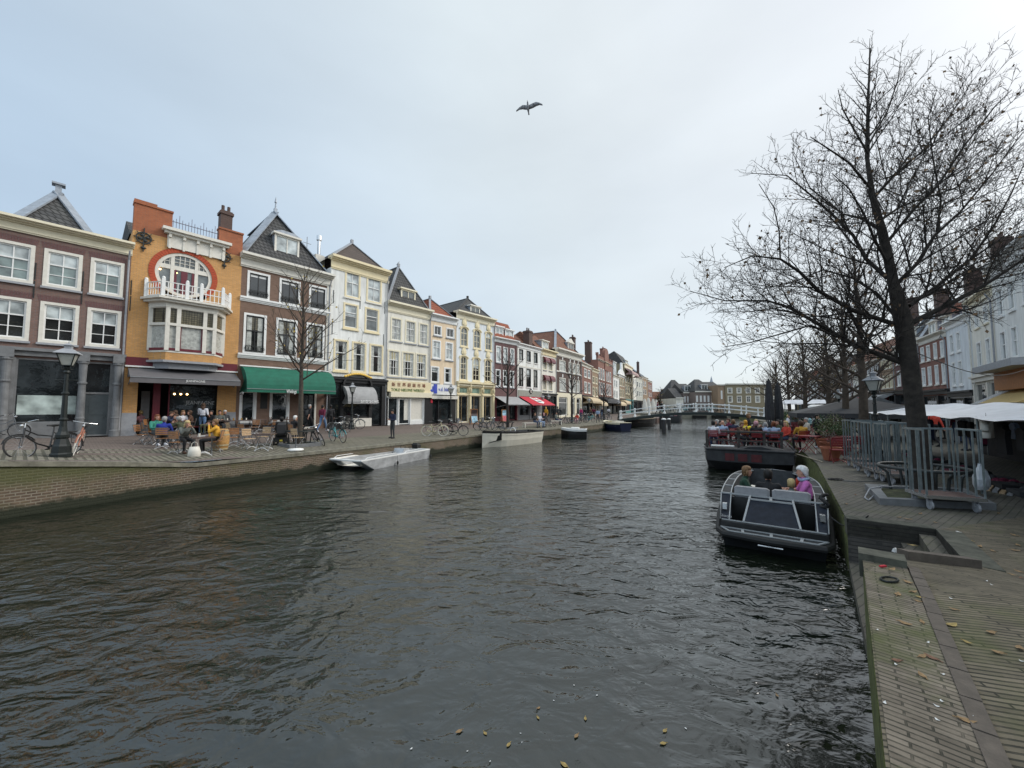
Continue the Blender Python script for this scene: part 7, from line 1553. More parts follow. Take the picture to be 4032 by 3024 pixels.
# ------------------------------------------------------------------ trees
m_bark = mat('dark_bark', (.034, .028, .023), .95, var=.5, scale=7, bump=1); m_barkg = mat('grey_brown_bark', (.07, .058, .045), .95, var=.4, scale=9, bump=.8)
m_lfy = mat('yellow_leaf', (.50, .36, .07), .7, var=.35, scale=3); m_lfb = mat('brown_leaf', (.20, .12, .06), .7, var=.4, scale=3); m_lfo = mat('olive_autumn_leaf', (.16, .12, .03), .8, var=.5, scale=1.2)
def rv(): 
    while 1:
        v = V((U(-1, 1), U(-1, 1), U(-1, 1)))
        if .1 < v.length < 1: return v.normalized()
class Tree:
    def __init__(s, tw=.006, leafp=.0, lsize=.05, up=.35, dens=1.0, maxlvl=3, wig=.12): s.w = MB(); s.l = MB(); s.tw = tw; s.lp = leafp; s.ls = lsize; s.up = up; s.dens = dens; s.ml = maxlvl; s.wig = wig; s.lz = None
    def leaf(s, p):
        d = rv(); d.z -= .5; d.normalize(); q = d.cross(rv()).normalized() * s.ls * .42; e = d * s.ls * U(.7, 1.2); s.l.face([p, p + e * .5 + q, p + e, p + e * .5 - q])
    def limb(s, pts, r0, r1, lvl):
        pts = [V(p) for p in pts]; n = len(pts); s.w.tube(pts, [r0 + (r1 - r0) * k / (n - 1) for k in range(n)], (10, 7, 5, 4, 3)[min(lvl, 4)] if r0 > s.tw * 1.6 else 3, cap=False)
        if lvl >= s.ml:
            if R() < s.lp: s.leaf(pts[-1] if R() < .5 else pts[1])
            return
        T = sum((b - a).length for a, b in zip(pts, pts[1:])); step = ((.5, .34, .20, .14)[lvl] if lvl < 4 else .1) / s.dens; pos = step * .8 if lvl else T * .35; sgn = R() * 6
        while pos < T * .99:
            acc = 0
            for a, b in zip(pts, pts[1:]):
                l = (b - a).length
                if acc + l >= pos: p = a.lerp(b, (pos - acc) / l); d = (b - a).normalized(); break
                acc += l
            f = pos / T; sgn += 2.4; x = d.cross(V((0, 0, 1))); x = x.normalized() if x.length > .1 else V((1, 0, 0)); y = d.cross(x)
            ang = U(.6, 1.0); nd = (d * cos(ang) + (x * cos(sgn) + y * sin(sgn)) * sin(ang)); nd.z += s.up * .5; nd.normalize()
            ln = (T * U(.28, .5) * (1.15 - f * .75)) if lvl < s.ml - 1 else U(.12, .42) * (1.25 - .4 * f) * s.sc
            if lvl == 0: ln = T * U(.3, .45) * (1.1 - f * .6)
            rr = max(s.tw, (r0 + (r1 - r0) * f) * .5); k = 5 if lvl < s.ml - 1 else 3; q = [p]; dd = nd.copy()
            for j in range(k - 1): dd = (dd + rv() * s.wig + V((0, 0, s.up * .10))).normalized(); q.append(q[-1] + dd * ln / (k - 1))
            s.limb(q, rr, s.tw * .7 if lvl < s.ml - 1 else s.tw * .5, lvl + 1)
            pos += step * U(.7, 1.3) * (1 if lvl else 1)
    sc = 1.0
    def build(s, label, base, barkm, leafm, name='bare_tree', group=None, twm=None):
        t = thing(name, label, 'tree', base, 0, group); s.w.build('trunk_and_branches', barkm, t, smooth=True)
        if s.l.f: s.l.build('leaves', leafm, t)
        return t
def spread_tree(label, base, H, rt, spread, th=None, nl=16, leafp=.05, lm=None, tw=.008, dens=.8, up=.4, seed=1, ml=3, lsize=.07, lean=(0, 0), bark=None, low=.35, group=None, sc=1.6):
    random.seed(seed); T = Tree(tw, leafp, lsize, up, dens, ml); T.sc = sc; th = th or H; tr = [V((lean[0] * (k / 6) ** 1.5 + U(-.04, .04), lean[1] * (k / 6) ** 1.5 + U(-.04, .04), H * k / 6)) for k in range(7)]
    T.w.tube([V((0, 0, -.2))] + tr, [rt * 1.25] + [rt * (1 - k / 6.6) ** .8 for k in range(7)], 10, cap=False)
    for k in range(nl):
        f = low + (1 - low) * (k + .5) / nl * .96; i = min(5, int(f * 6)); p = tr[i].lerp(tr[i+1], f * 6 - i); a = k * 2.4 + U(-.3, .3); e = U(.25, .55) + f * .7; ln = spread * (1.12 - f * .85) * U(.8, 1.15); d = V((cos(a) * cos(e), sin(a) * cos(e), sin(e))); q = [p]
        for j in range(5): d = (d + rv() * .12 + V((0, 0, up * .10))).normalized(); q.append(q[-1] + d * ln / 5)
        T.limb(q, rt * .42 * (1.1 - f * .7), tw, 1)
    return T.build(label, base, bark or m_bark, lm or m_lfb, group=group)
# the big bare tree on the right quay: trunk and main limbs follow the real one
def lp(x, y, Y): return atY(2600 + .8438 * x, 100 + .8438 * y, Y)
random.seed(5); BT = gr(3640, 1952); Y0 = BT.y; T = Tree(.0046, .06, .085, .42, 1.55, 4, .17); T.sc = .58
trunk = [V((BT.x + .02, Y0, BT.z - .2)), V((BT.x, Y0, BT.z + .5))] + [lp(x, y, Y0 + dy) for x, y, dy in ((1160, 1560, 0), (1130, 1370, 0), (1085, 1190, .05), (1040, 970, .1), (990, 800, .15), (965, 620, .2), (970, 330, .25), (978, 60, .3))]
T.w.tube(trunk, [.21, .175, .155, .165, .10, .08, .062, .04, .02, .005], 12, cap=False)
T.limb(trunk[-3:-1] + [trunk[-1] - V((0, 0, .25))], .05, .008, 2)
for pts, r, dy in (([(1140, 1580), (900, 1490), (740, 1395), (600, 1315), (500, 1285), (300, 1285), (140, 1240)], .075, .8), ([(1110, 1400), (900, 1330), (740, 1240), (650, 1150), (560, 1090), (430, 1075), (300, 1130)], .07, -.9), ([(1060, 1180), (960, 1090), (900, 980), (800, 880), (700, 790), (590, 700), (430, 690)], .06, .6),
    ([(1110, 1200), (1200, 1110), (1280, 980), (1400, 870), (1550, 690), (1690, 500)], .06, -.6), ([(1160, 1310), (1300, 1210), (1450, 1090), (1600, 990), (1760, 930)], .06, .9), ([(1170, 1390), (1350, 1300), (1500, 1220), (1700, 1090), (1850, 980)], .085, -.5), ([(1035, 960), (940, 900), (850, 880), (700, 760), (620, 600)], .045, 1.2), ([(1000, 800), (1100, 690), (1220, 590), (1340, 440), (1450, 270)], .045, .9),
    ([(1060, 1010), (1190, 850), (1300, 740), (1420, 560), (1560, 380), (1640, 300)], .045, -.9), ([(1290, 960), (1310, 820), (1270, 610), (1250, 430), (1290, 300)], .03, .3), ([(560, 1095), (555, 960), (530, 850), (460, 740)], .025, .2), ([(970, 600), (900, 480), (850, 390), (830, 300)], .03, -.5), ([(970, 560), (1060, 400), (1110, 250), (1120, 170)], .03, .7), ([(980, 760), (880, 640), (760, 560), (700, 520)], .035, -1.0), ([(1150, 1570), (1000, 1500), (930, 1400), (960, 1250), (950, 1100)], .04, 1.6),
    ([(840, 1460), (700, 1400), (560, 1440), (420, 1480), (300, 1500)], .03, -1.0), ([(1070, 1130), (1000, 1000), (950, 880), (880, 760), (800, 690)], .04, -1.4), ([(1140, 1280), (1250, 1260), (1420, 1150), (1530, 1130), (1700, 1180)], .03, 1.5), ([(1450, 1090), (1560, 930), (1640, 780), (1700, 640)], .035, -.3), ([(1120, 1390), (1010, 1250), (900, 1180), (760, 1140), (640, 1190), (480, 1230), (330, 1190)], .045, 1.8), ([(1040, 900), (1130, 840), (1250, 800), (1380, 760), (1520, 640), (1600, 560)], .035, 1.6)):
    n = len(pts); q = [lp(x, y, Y0 + dy * (k / (n - 1)) ** .8 + .1) for k, (x, y) in enumerate(pts)]; T.limb(q, r * .78, .007, 1)
t = T.build('large bare tree with a few brown leaves rising over the carts on the right quay', BT * 0, m_bark, m_lfb); print('tree faces', len(T.w.f))
# shift its origin to the foot
for o in t.children: o.location = -BT
t.location = BT
spread_tree('first young tree with yellow leaves before the green awning', gl(1178, 1752), zat(1085, gl(1178, 1752)) - .9, .13, 4.0, nl=30, leafp=.20, lm=m_lfy, seed=11, bark=m_barkg, low=.36, tw=.007, sc=.9, dens=.85, lsize=.12)
for k, (x, y, ty, sp, lm, lf, lb) in enumerate(((1998, 1688, 1398, 4.2, m_lfy, .01, 'second young bare tree inside the bench ring before the grey awning'), (2252, 1665, 1440, 4.0, m_lfy, .02, 'third bare tree of the left quay before the dark corner house'), (2378, 1655, 1505, 3.2, m_lfy, .05, 'fourth bare tree of the left quay by the dark awnings'), (2486, 1648, 1500, 4.5, m_lfo, .5, 'fifth tree of the left quay with brown and orange leaves by the bridge'))):
    g = gl(x, y) if k < 3 else V((*plan(x, 18 - k)[:2], .95)); spread_tree(lb, g, zat(ty, g) - g.z, .15, sp, nl=16, leafp=lf, lm=lm, seed=20 + k, tw=.014, dens=.55, low=.42, lsize=.16, sc=1.3)
# row of trees along the right quay
m_barkw = mat('brownish_bark', (.06, .045, .033), .95, var=.4, scale=5)
for k, (x, s_, H, sp, lf, lm, lb, rt, dn) in enumerate(((3398, 92, 8.5, 3.6, .02, m_lfb, 'second bare tree of the right quay just left of the big one', .19, .6), (3330, 66, 8.5, 4.0, .10, m_lfo, 'third tree of the right quay over the black terrace tent with yellowing leaves', .2, .5), (3262, 48, 8.5, 5, .25, m_lfo, 'fourth tree of the right quay with autumn leaves behind the lantern', .24, .5), (3170, 37, 9.0, 5.5, .15, m_lfb, 'fifth bare tree of the right quay above the terrace', .25, .5), (3105, 29, 9.5, 6, .2, m_lfo, 'sixth tree of the right quay near the end of the bridge', .26, .45), (3060, 22, 10, 7, .15, m_lfb, 'seventh tree of the right quay beyond the bridge', .3, .4), (3250, 31, 9.5, 6, .3, m_lfo, 'tree deeper in the right street before the dark shopfronts', .25, .45))):
    p = plan(x, s_); spread_tree(lb, (p.x, p.y, 1.0), H, rt, sp, nl=26, leafp=lf * 1.4, lm=lm, seed=40 + k, tw=max(.008, .5 / s_), dens=dn * 1.35, low=.24, lsize=.16, sc=1.8 if s_ < 60 else 1.3, up=.25, bark=m_barkw)
for k, (x, s_, H, lb) in enumerate(((2590, 12, 5.5, 'russet tree beyond the bridge, left one'), (2620, 11.5, 6, 'russet tree beyond the bridge, middle one'), (2650, 11, 5, 'russet tree beyond the bridge in front of the far brick houses'), (2600, 9.5, 9, 'tall yellowish tree far behind the bridge'), (2955, 12.5, 6.5, 'brownish tree before the ochre flat building'))):
    p = plan(x, s_); spread_tree(lb, (p.x, p.y, 1.2), H, .2, H * .55, nl=16, leafp=.9, lm=m_lfo if k != 3 else mat('yellow_green_leaf', (.24, .22, .06), .8, var=.4, scale=1), seed=60 + k, tw=.05, dens=.35, low=.2, lsize=.5, sc=3)
# ------------------------------------------------------------------ right bank
RFL = [V((78, 112, 0)), V((59.5, 75, 0)), V((43.0, 43.7, 0)), V((33.5, 28.2, 0)), V((27.5, 21.0, 0)), V((20, 12, 0))]
def rh(px0, px1, ty, wm, cols, rows, label, **k): return far_house(px0, px1, ty, wm, cols, rows, label, line=RFL, zb=1.1, **k)
H = rh(3938, 4180, (1022, 800), m_plasterw, [(3957, 3982), (4003, 4030), (4062, 4092), (4118, 4146)], [(1118, 1238), (1298, 1422)], 'large white plastered house with broad cornice at the right edge', gm=g_mid, roof='ridge', rh=2.5, cm=m_white, tr=.45, shopm=m_offw, ch=.9)
zc = H.L(3960, 1470)[1]; MB().box(H.ux(3975), H.W, -1.3, -.1, zc, zc + .35).build('grey_canopy', m_sill, H.root); MB().box(H.ux(3975), H.W, -.5, -.1, zc - 1.0, zc).build('orange_sign', mat('orange_board', (.34, .13, .03), .6, var=.2), H.root)
m_stripeb = brick('black_white_canvas', (.62, .62, .62), (.6, .6, .6), (.02, .02, .03), bw=.30, bh=50, ms=.075, off=0, stains=0, bump=0)
H.awning(H.ux(3985), H.W - .2, zc - 1.0, zc - 2.2, 2.0, mat('yellow_canvas', (.50, .36, .14), .8), valance=.2); H.awning(H.ux(3950), H.ux(3985), zc - 1.0, zc - 2.2, 2.0, m_stripeb, valance=.1)
u, z = H.L(3944, 1512); mb = MB(); mb.prism([(u - .7, z - .2), (u - .5, z - .35), (u + .5, z - .35), (u + .7, z - .2), (u + .7, z + .2), (u + .5, z + .35), (u - .5, z + .35), (u - .7, z + .2)], -.14, -.08); mb.build('octagonal_sign', m_black, H.root); MB().box(u - .58, u + .58, -.145, -.141, z - .24, z + .24).build('sign_face', m_offw, H.root); text('COSTA', .3, m_letk, H.root, (u, -.15, z), name='sign_lettering', ext=.003, fit=.95)
rh(3843, 3938, (1168, 1098), m_plasterc, [(3862, 3880), (3899, 3917)], [(1212, 1285), (1342, 1448)], 'tall cream white house left of the large white one', gm=g_mid, roof='ridge', rh=3, rm=m_tiler, dorm=1, cm=m_cream, chim=1, shopm=m_offw)
rh(3742, 3843, (1262, 1222), m_plasterb, [(3757, 3772), (3784, 3799)], [(1312, 1390), (1425, 1520)], 'pale bluish white house with red roof in the right row', gm=g_mid, roof='ridge', rh=3, rm=m_tiler, dorm=1, cm=m_white, chim=1)
rh(3632, 3742, (1330, 1292), m_redbr, [(3638, 3652), (3662, 3676), (3690, 3704), (3718, 3732)], [(1365, 1425), (1448, 1520)], 'dark red brick house with white windows right of the big trunk', roof='ridge', rh=3.4, rm=m_tiler, dorm=2, chim=1, gm=g_blind)
rh(3530, 3632, (1352, 1335), m_purple, [(3540, 3553), (3565, 3578), (3590, 3603), (3612, 3625)], [(1390, 1435), (1460, 1520)], 'purple brown brick house behind the big trunk', roof='hip', rh=4, dorm=1, chim=1)
rh(3470, 3530, (1400, 1385), m_tanbr, [(3478, 3488), (3494, 3504), (3510, 3520)], [(1420, 1455), (1480, 1530)], 'tan brick house with cream window frames over a blue poster', roof='ridge', rh=3, rm=m_tiler, fm=m_cream, aw=m_lgreyc)
rh(3415, 3470, (1425, 1412), m_dkbr, [(3422, 3432), (3438, 3448), (3454, 3464)], [(1445, 1478), (1500, 1540)], 'dark brick house left of the tan one', roof='ridge', rh=3, rm=m_tileo, aw=m_redc)
rh(3360, 3415, (1438, 1428), m_plasterc, [(3367, 3376), (3382, 3391), (3398, 3407)], [(1460, 1490), (1512, 1545)], 'cream house behind the second right bank tree', roof='ridge', rh=3, rm=m_tileo, aw=m_greyc)
for k, (a, b, y, m, lb) in enumerate(((3310, 3360, 1455, m_redbr, 'red brick house behind the lantern on the right bank'), (3265, 3310, 1468, m_tanbr, 'tan house with beige front behind the autumn tree'), (3225, 3265, 1480, m_purple, 'brown house deeper in the right row'), (3190, 3225, 1492, m_plasterw, 'white house deep in the right row'), (3158, 3190, 1500, m_redbr, 'small red brick house deep in the right row'), (3130, 3158, 1508, m_tanbr, 'last tan house of the right row'))):
    w_ = b - a; rh(a, b, y, m, [(a + w_ * q, a + w_ * (q + .16)) for q in (.12, .42, .72)], [(y + (1604 - y) * .16, y + (1604 - y) * .38), (y + (1604 - y) * .5, y + (1604 - y) * .72)], lb, roof='ridge', rh=3, rm=m_tiler if k % 2 == 0 else m_tile, vb=(), shopm=m_black)
# far end of the canal
m_brownf = brick('hazed_brown_brick', (.17, .125, .11), (.21, .155, .135), (.2, .18, .16))  # far brick: slight haze put into the colour, lighter and duller
def block(label, px0, px1, Y, top, m, rows, ncol, roof=None, rhh=3, rm=m_tile, name='building', zb=1.2, depth=12, fm=m_white, gm=g_dark, dorm=0, chim=0, ww=.5):
    A, B = atY(px0, HY, Y), atY(px1, HY, Y); H = House(name, label, 0, 0, A=A, B=B, zb=zb, depth=depth); tp = H.L((px0 + px1) / 2, top)[1]; W = H.W; hs = []
    for z0, z1 in rows: hs += [(W * (k + .5 - ww / 2) / ncol, W * (k + .5 + ww / 2) / ncol, tp * z0, tp * z1) for k in range(ncol)]
    H.wall(m, tp, hs, reveal=.25)
    for h in hs: H.win(h, fm, fm, gm, fw=.16, tr=.4, vb=(.5,) if ww < .7 else (.2, .4, .6, .8), sill=None, bars=.05)
    H.trim(tp - .1, tp + .25, .35, m_offw, 'eaves')
    if roof == 'hip':
        mb = MB(); i = min(W, depth) * .4; a = [(0, 0, tp + .2), (W, 0, tp + .2), (W, depth, tp + .2), (0, depth, tp + .2)]; p, q = (i, depth / 2, tp + rhh), (W - i, depth / 2, tp + rhh); mb.face([a[0], a[1], q, p]); mb.face([a[1], a[2], q]); mb.face([a[2], a[3], p, q]); mb.face([a[3], a[0], p]); mb.build('roof', rm, H.root)
    if roof == 'gable': H.ridge(tp + .2, rhh, rm, run=depth / 2 - .2)
    for k in range(dorm): u = W * (k + .5) / dorm; H.dormer(u - .9, u + .9, tp + .6, tp + 2.2, 1.0, back=2, fm=m_white)
    for k in range(chim): H.chimney(W * (.1 + .8 * k), depth / 2, tp + 1, tp + rhh + 1.2, 1.0)
    return H
block('ochre brick three storey building with flat roof at the far end', 2858, 3075, 112, 1513, m_ochbr, [(.68, .88), (.36, .60)], 6, fm=m_offw, ww=.55)
block('grey brown end wall wing left of the ochre flat building', 2828, 2858, 112.3, 1516, m_tanbr, [(.5, .8)], 1, depth=10, ww=.2)
block('dark brick house with hipped slate roof and white dormer left of the ochre building', 2738, 2828, 116, 1543, m_brownf, [(.52, .82), (.1, .42)], 6, 'hip', 4.2, dorm=1, gm=g_mid)
block('brick house with white cornice between the slate roofs', 2692, 2738, 120, 1547, m_brownf, [(.52, .82), (.1, .42)], 4, 'gable', 3.0, gm=g_mid, dorm=1)
block('low white and grey houses with slate gables at the canal bend', 2662, 2692, 118, 1568, m_plasterc, [(.3, .7)], 3, 'gable', 3.2)
block('big dark roofed house behind the canal bend', 2640, 2716, 150, 1552, m_brownf, [(.4, .8)], 6, 'hip', 6, dorm=2)
block('row of low red roofed houses behind the russet trees', 2556, 2640, 160, 1575, m_redbr, [(.3, .7)], 8, 'gable', 3.5, rm=m_tileo, chim=2)
block('long grey roofed block beneath the thin spire', 2760, 2840, 165, 1525, m_greyst, [(.6, .85)], 8, 'gable', 2.5)
p = plan(2803, 8); t = thing('church_spire', 'thin slate church spire far beyond the canal end', 'church tower', (p.x, p.y, 0)); zt_ = zat(1481, p); MB().box(-2, 2, -2, 2, 0, zt_ - 10).build('tower', m_greyst, t); MB().loft([[(r * cos(pi / 4 + k * pi / 2), r * sin(pi / 4 + k * pi / 2), z) for k in range(4)] for r, z in ((2.8, zt_ - 10), (1.6, zt_ - 6.5), (.5, zt_ - 2), (.05, zt_))]).build('spire', m_lead, t)
a, b = V((30, 100, 0)), V((120, 104, 0)); qwall('quay_wall', resample([V((25, 103, 0)), a, b], 6), lambda p: 1.25, 'pale stone quay wall with dark arches closing the canal at the far end', 1, m_cope, cm=m_cope)
MB().box(20, 130, 102.2, 175, .2, 1.22).build('far_quay', m_slab, kind='structure')
for k in range(5): x = 47 + 5.2 * k; MB().box(x, x + 3.2, 99.5, 101.5 + .05 * k, -.5, .8).build('boat_shed', m_hblk, label=('leftmost', 'second', 'third', 'fourth', 'rightmost')[k] + ' dark moored hull under the far quay wall', cat='moored boat', group='dark hulls at the far quay')
# carts
m_board = mat('brown_plywood', (.11, .06, .05), .5, var=.25)
ct = thing('roll_cage_trolley', 'nearest tall steel cage trolley with empty brown platform', 'trolley', (0, 0, 0), 0, 'steel cage trolleys on the quay'); CW, CD, Z0, Z1 = .82, .62, .25, 1.52
mb = MB(); mb.box(-CW / 2, CW / 2, -CD / 2, CD / 2, Z0 - .01, Z0 + .02); mb.build('platform', m_board, ct); mb = MB()
for x0, x1, y0, y1 in ((-CW / 2 - .02, CW / 2 + .02, -CD / 2 - .03, -CD / 2), (-CW / 2 - .02, CW / 2 + .02, CD / 2, CD / 2 + .03), (-CW / 2 - .03, -CW / 2, -CD / 2, CD / 2), (CW / 2, CW / 2 + .03, -CD / 2, CD / 2)): mb.box(x0, x1, y0, y1, Z0 - .03, Z0 + .03)
mb.build('base_frame', m_chrome, ct)
def side(pts, n): 
    mb = MB(); (xa, ya), (xb, yb) = pts
    for k in range(n + 1): t_ = k / n; x, y = xa + (xb - xa) * t_, ya + (yb - ya) * t_; mb.box(x - .012, x + .012, y - .012, y + .012, Z0, Z1)
    mb.bar((xa, ya, Z1), (xb, yb, Z1), .035); mb.build('cage_side', m_galv, ct)
side([(-CW / 2, CD / 2), (-CW / 2, -CD / 2)], 3); side([(CW / 2, -CD / 2), (CW / 2, CD / 2)], 3); side([(-CW / 2 + .06, CD / 2), (CW / 2 - .06, CD / 2)], 4)
for x in (-CW / 2 + .08, CW / 2 - .08):
    for y in (-CD / 2 + .08, CD / 2 - .08): mb = MB(); mb.tube([(x - .018, y, .085), (x + .018, y, .085)], .085, 14); mb.bar((x - .03, y, .085), (x - .03, y + .03, .22), .01, .05); mb.bar((x + .03, y, .085), (x + .03, y + .03, .22), .01, .05); mb.box(x - .04, x + .04, y - .02, y + .08, .20, .225); mb.build('castor', m_sill, ct)
cq = [(3720, 2000, -.35, 'nearest tall steel cage trolley with empty brown platform'), (3560, 1905, .55, 'second steel cage trolley, behind the tree guard'), (3497, 1886, .5, 'third steel cage trolley, close against the second'), (3450, 1862, .55, 'fourth steel cage trolley in the row'), (3405, 1840, .5, 'farthest steel cage trolley beside the potted plants')]
for k, (x, y, a_, lb) in enumerate(cq):
    g = gr(x, y)
    if k == 0: ct.location = g; ct.rotation_euler[2] = a_
    else: dup(ct, g, a_ - .9, lb, 'steel cage trolleys on the quay')
P_ = [gr(3406, 1926), gr(3465, 1988), gr(3925, 2010), gr(3800, 1945)]; planter('dark stone kerb with mossy soil round the foot of the large bare tree', [(p.x, p.y, 0) for p in P_], P_[1].z, P_[1].z + .13, w=.2)
ringguard('dark tubular guard ring round the large tree trunk', V((BT.x, BT.y, BT.z)), .72, .62, m=mat('dark_green_steel', (.03, .035, .035), .5), legs=6)
g = gr(3442, 1800); lamp('lantern post between the trees above the trolleys on the right quay', plan(3442, 126) + V((0, 0, .92)), (zat(1452, plan(3442, 126)) - .92) / 3.6); p = plan(3302, 62); lamp('lantern post in front of the black terrace tent', p + V((0, 0, .95)), (zat(1528, p) - .95) / 3.6)
for k, (x, s_, y) in enumerate(((3255, 38, 1548), (3168, 32, 1564), (3132, 27, 1578), (3100, 24, 1581), (3076, 20, 1588))): p = plan(x, s_); lamp(('first', 'second', 'third', 'fourth', 'last')[k] + ' of the small far lanterns left of the tent lantern', p + V((0, 0, .95)), (zat(y, p) - .95) / 3.6)
# market stall
d1 = V((.55, .835, 0)).normalized(); n1 = V((.835, -.55, 0)).normalized(); S0 = V((7.9, 4.9, 0)); SL = 15.4; st = thing('market_stall', 'long market stall under a white tarpaulin with dark goods beneath', 'market stall', S0, atan2(d1.y, d1.x)); SY = -3.4
def tz(x, e): return (2.60 + .02 * sin(x * 3.1)) if e else 2.97 + .02 * sin(x * 1.7)
mb = MB(); X = [k * .55 for k in range(int(SL / .55) + 1)]
for a_, b_ in zip(X, X[1:]):
    for y0, y1, e0, e1 in ((.1, SY * .5, 1, 0), (SY * .5, SY - .1, 0, 1)):
        for j in range(4):
            q0, q1 = j / 4, (j + 1) / 4; f = lambda x, q: (x, y0 + (y1 - y0) * q, tz(x, e0) * (1 - q) + tz(x, e1) * q - .10 * sin(pi * q) * (1 + .4 * sin(x * 2.3)) + .015 * sin(x * 9 + q * 4)); mb.face([f(a_, q0), f(b_, q0), f(b_, q1), f(a_, q1)])
e = X[-1]; mb.face([(e, .1, tz(e, 1)), (e + .7, SY * .5, 2.66), (e, SY * .5, tz(e, 0))]); mb.face([(e + .7, SY * .5, 2.66), (e, SY - .1, tz(e, 1)), (e, SY * .5, tz(e, 0))])
m_tarp = mat('white_tarpaulin', (.60, .61, .64), .6, var=.12, scale=1.5, bump=.3); mb.build('tarpaulin_roof', m_tarp, st, smooth=True)
for k in range(6):
    for y in ((0, SY) if k != 1 else (SY,)): MB().tube([(.3 + 2.9 * k, y, 0), (.3 + 2.9 * k, y, 2.58)], .025, 6).build('pole', m_galv, st)
MB().box(0, SL, SY - .05, SY, 0, 2.5).build('back_sheet', m_darkc, st)
mb = MB(); mb.box(.3, SL, -1.5, -.45, .72, .80); mb.build('counter', m_galv, st); mb = MB(); mb.box(.35, SL - .05, -1.45, -.5, 0, .715); mb.build('counter_skirt', m_darkc, st); MB().bar((.3, -.38, .84), (SL, -.38, .86), .03, .05).build('counter_rail', m_chrome, st)
random.seed(99); gm_ = [cloth('black', C_['black']), cloth('maroon', C_['maroon']), cloth('dgrey', C_['dgrey']), cloth('navy', C_['navy']), cloth('lblue', C_['lblue']), m_offw, cloth('red', C_['red'])]
for k in range(26):
    x = 1.2 + k * .52; w_ = U(.32, .5); h_ = U(.5, .85); zt0 = 2.4; y = U(-3.0, -1.0); mb = MB(); mb.loft([[(x - w_ / 2 * s, y - .05, z), (x + w_ / 2 * s, y - .05, z), (x + w_ / 2 * s, y + .05, z), (x - w_ / 2 * s, y + .05, z)] for z, s in ((zt0 - h_, .9 + U(0, .2)), (zt0 - h_ * .4, .85), (zt0 - .12, 1.05), (zt0 - .04, .3))])
    if k % 6 != 5: mb.tube([(x, y, zt0 - .04), (x + .03, y, zt0 + .06), (x, y, zt0 + .12)], .006, 4)
    mb.build('hanging_garment', gm_[0] if k % 3 else gm_[k % 7], label=('dark hanging garment' if k % 3 else 'hanging garment') + ' on the stall rail, ' + '%s from the far end' % ('one seventh', 'two sevenths', 'three sevenths', 'four sevenths', 'five sevenths', 'six sevenths', 'all the way')[k * 7 // 26], cat='garment', group='garments hanging in the market stall').matrix_world = Matrix.Translation(S0) @ Matrix.Rotation(atan2(d1.y, d1.x), 4, 'Z')
for k in range(18):
    x = .8 + k * .78; w_ = U(.3, .6); mb = MB(); mb.box(x, x + w_, -1.4, -.6 - U(0, .2), .805, .805 + U(.06, .28)); 
    for j in range(4): mb.ell((x + w_ * (j + .5) / 4, -1.0 + U(-.2, .2), 1.0), (.08, .1, .09), 6, 4)
    mb.build('goods_crate', gm_[k % 3], label='dark crate of goods on the stall counter', cat='crate', group='crates of goods along the stall counter').matrix_world = Matrix.Translation(S0) @ Matrix.Rotation(atan2(d1.y, d1.x), 4, 'Z')
def onS(px, py, z): return at(px, py, z)
g = atY(3885, 1686, 8.6); t = thing('hanging_shirt', 'pale ruffled top hanging from the front edge of the white stall roof', 'garment', g, .6)
mb = MB(); mb.loft([[((rx * (1 + .12 * (k % 2))) * cos(2 * pi * k / 16), .10 * sin(2 * pi * k / 16), z) for k in range(16)] for rx, z in ((.27, -.21), (.20, -.05), (.13, .07), (.15, .14), (.04, .18))]); [mb.loft([[(s * .16, -.05, .16), (s * .16, .05, .16), (s * .14, .05, .06), (s * .14, -.05, .06)], [(s * .32, -.05, -.02), (s * .32, .05, -.02), (s * .25, .05, -.08), (s * .25, -.05, -.08)]]) for s in (1, -1)]; mb.build('fabric', m_offw, t, smooth=True); MB().tube([(0, 0, .2), (.02, 0, .3), (0, 0, .34)], .006, 4).build('hanger', m_chrome, t)
g0 = atY(3862, 1640, 8.75); g1_ = at(3868, 1835, 1.45); g = gr(3868, 1945); MB().tube([(0, 0, 0), (0, .0, 1.75)], .02, 8).build('stall_prop', m_galv, loc=(g.x, g.y, g.z), label='thin steel prop at the canal corner of the white stall', cat='pole')
g = atY(3862, 1880, g.y - .08); t = thing('plastic_bag', 'white plastic bag tied low on the steel prop of the stall', 'bag', g, .8)
random.seed(3); mb = MB(); mb.loft([[((rx + U(-.02, .02)) * cos(2 * pi * k / 9), (ry + U(-.02, .02)) * sin(2 * pi * k / 9), z + U(-.015, .015)) for k in range(9)] for rx, ry, z in ((.12, .08, -.27), (.19, .13, -.18), (.20, .14, -.02), (.14, .10, .14), (.04, .04, .25), (.03, .03, .30))]); mb.build('sack', mat('white_plastic', (.62, .66, .70), .4, var=.1, bump=.3), t)
t = thing('plank_pile', 'loose pale planks lying on the paving below the stall', 'planks', gr(3935, 1940), .6); 
for k in range(4): MB().box(-.3 + .12 * k, .75 + .1 * k, -.2 + .11 * k, -.12 + .11 * k, .0, .025 + .01 * k).build('plank', m_woodp if k % 2 else m_sill, t)
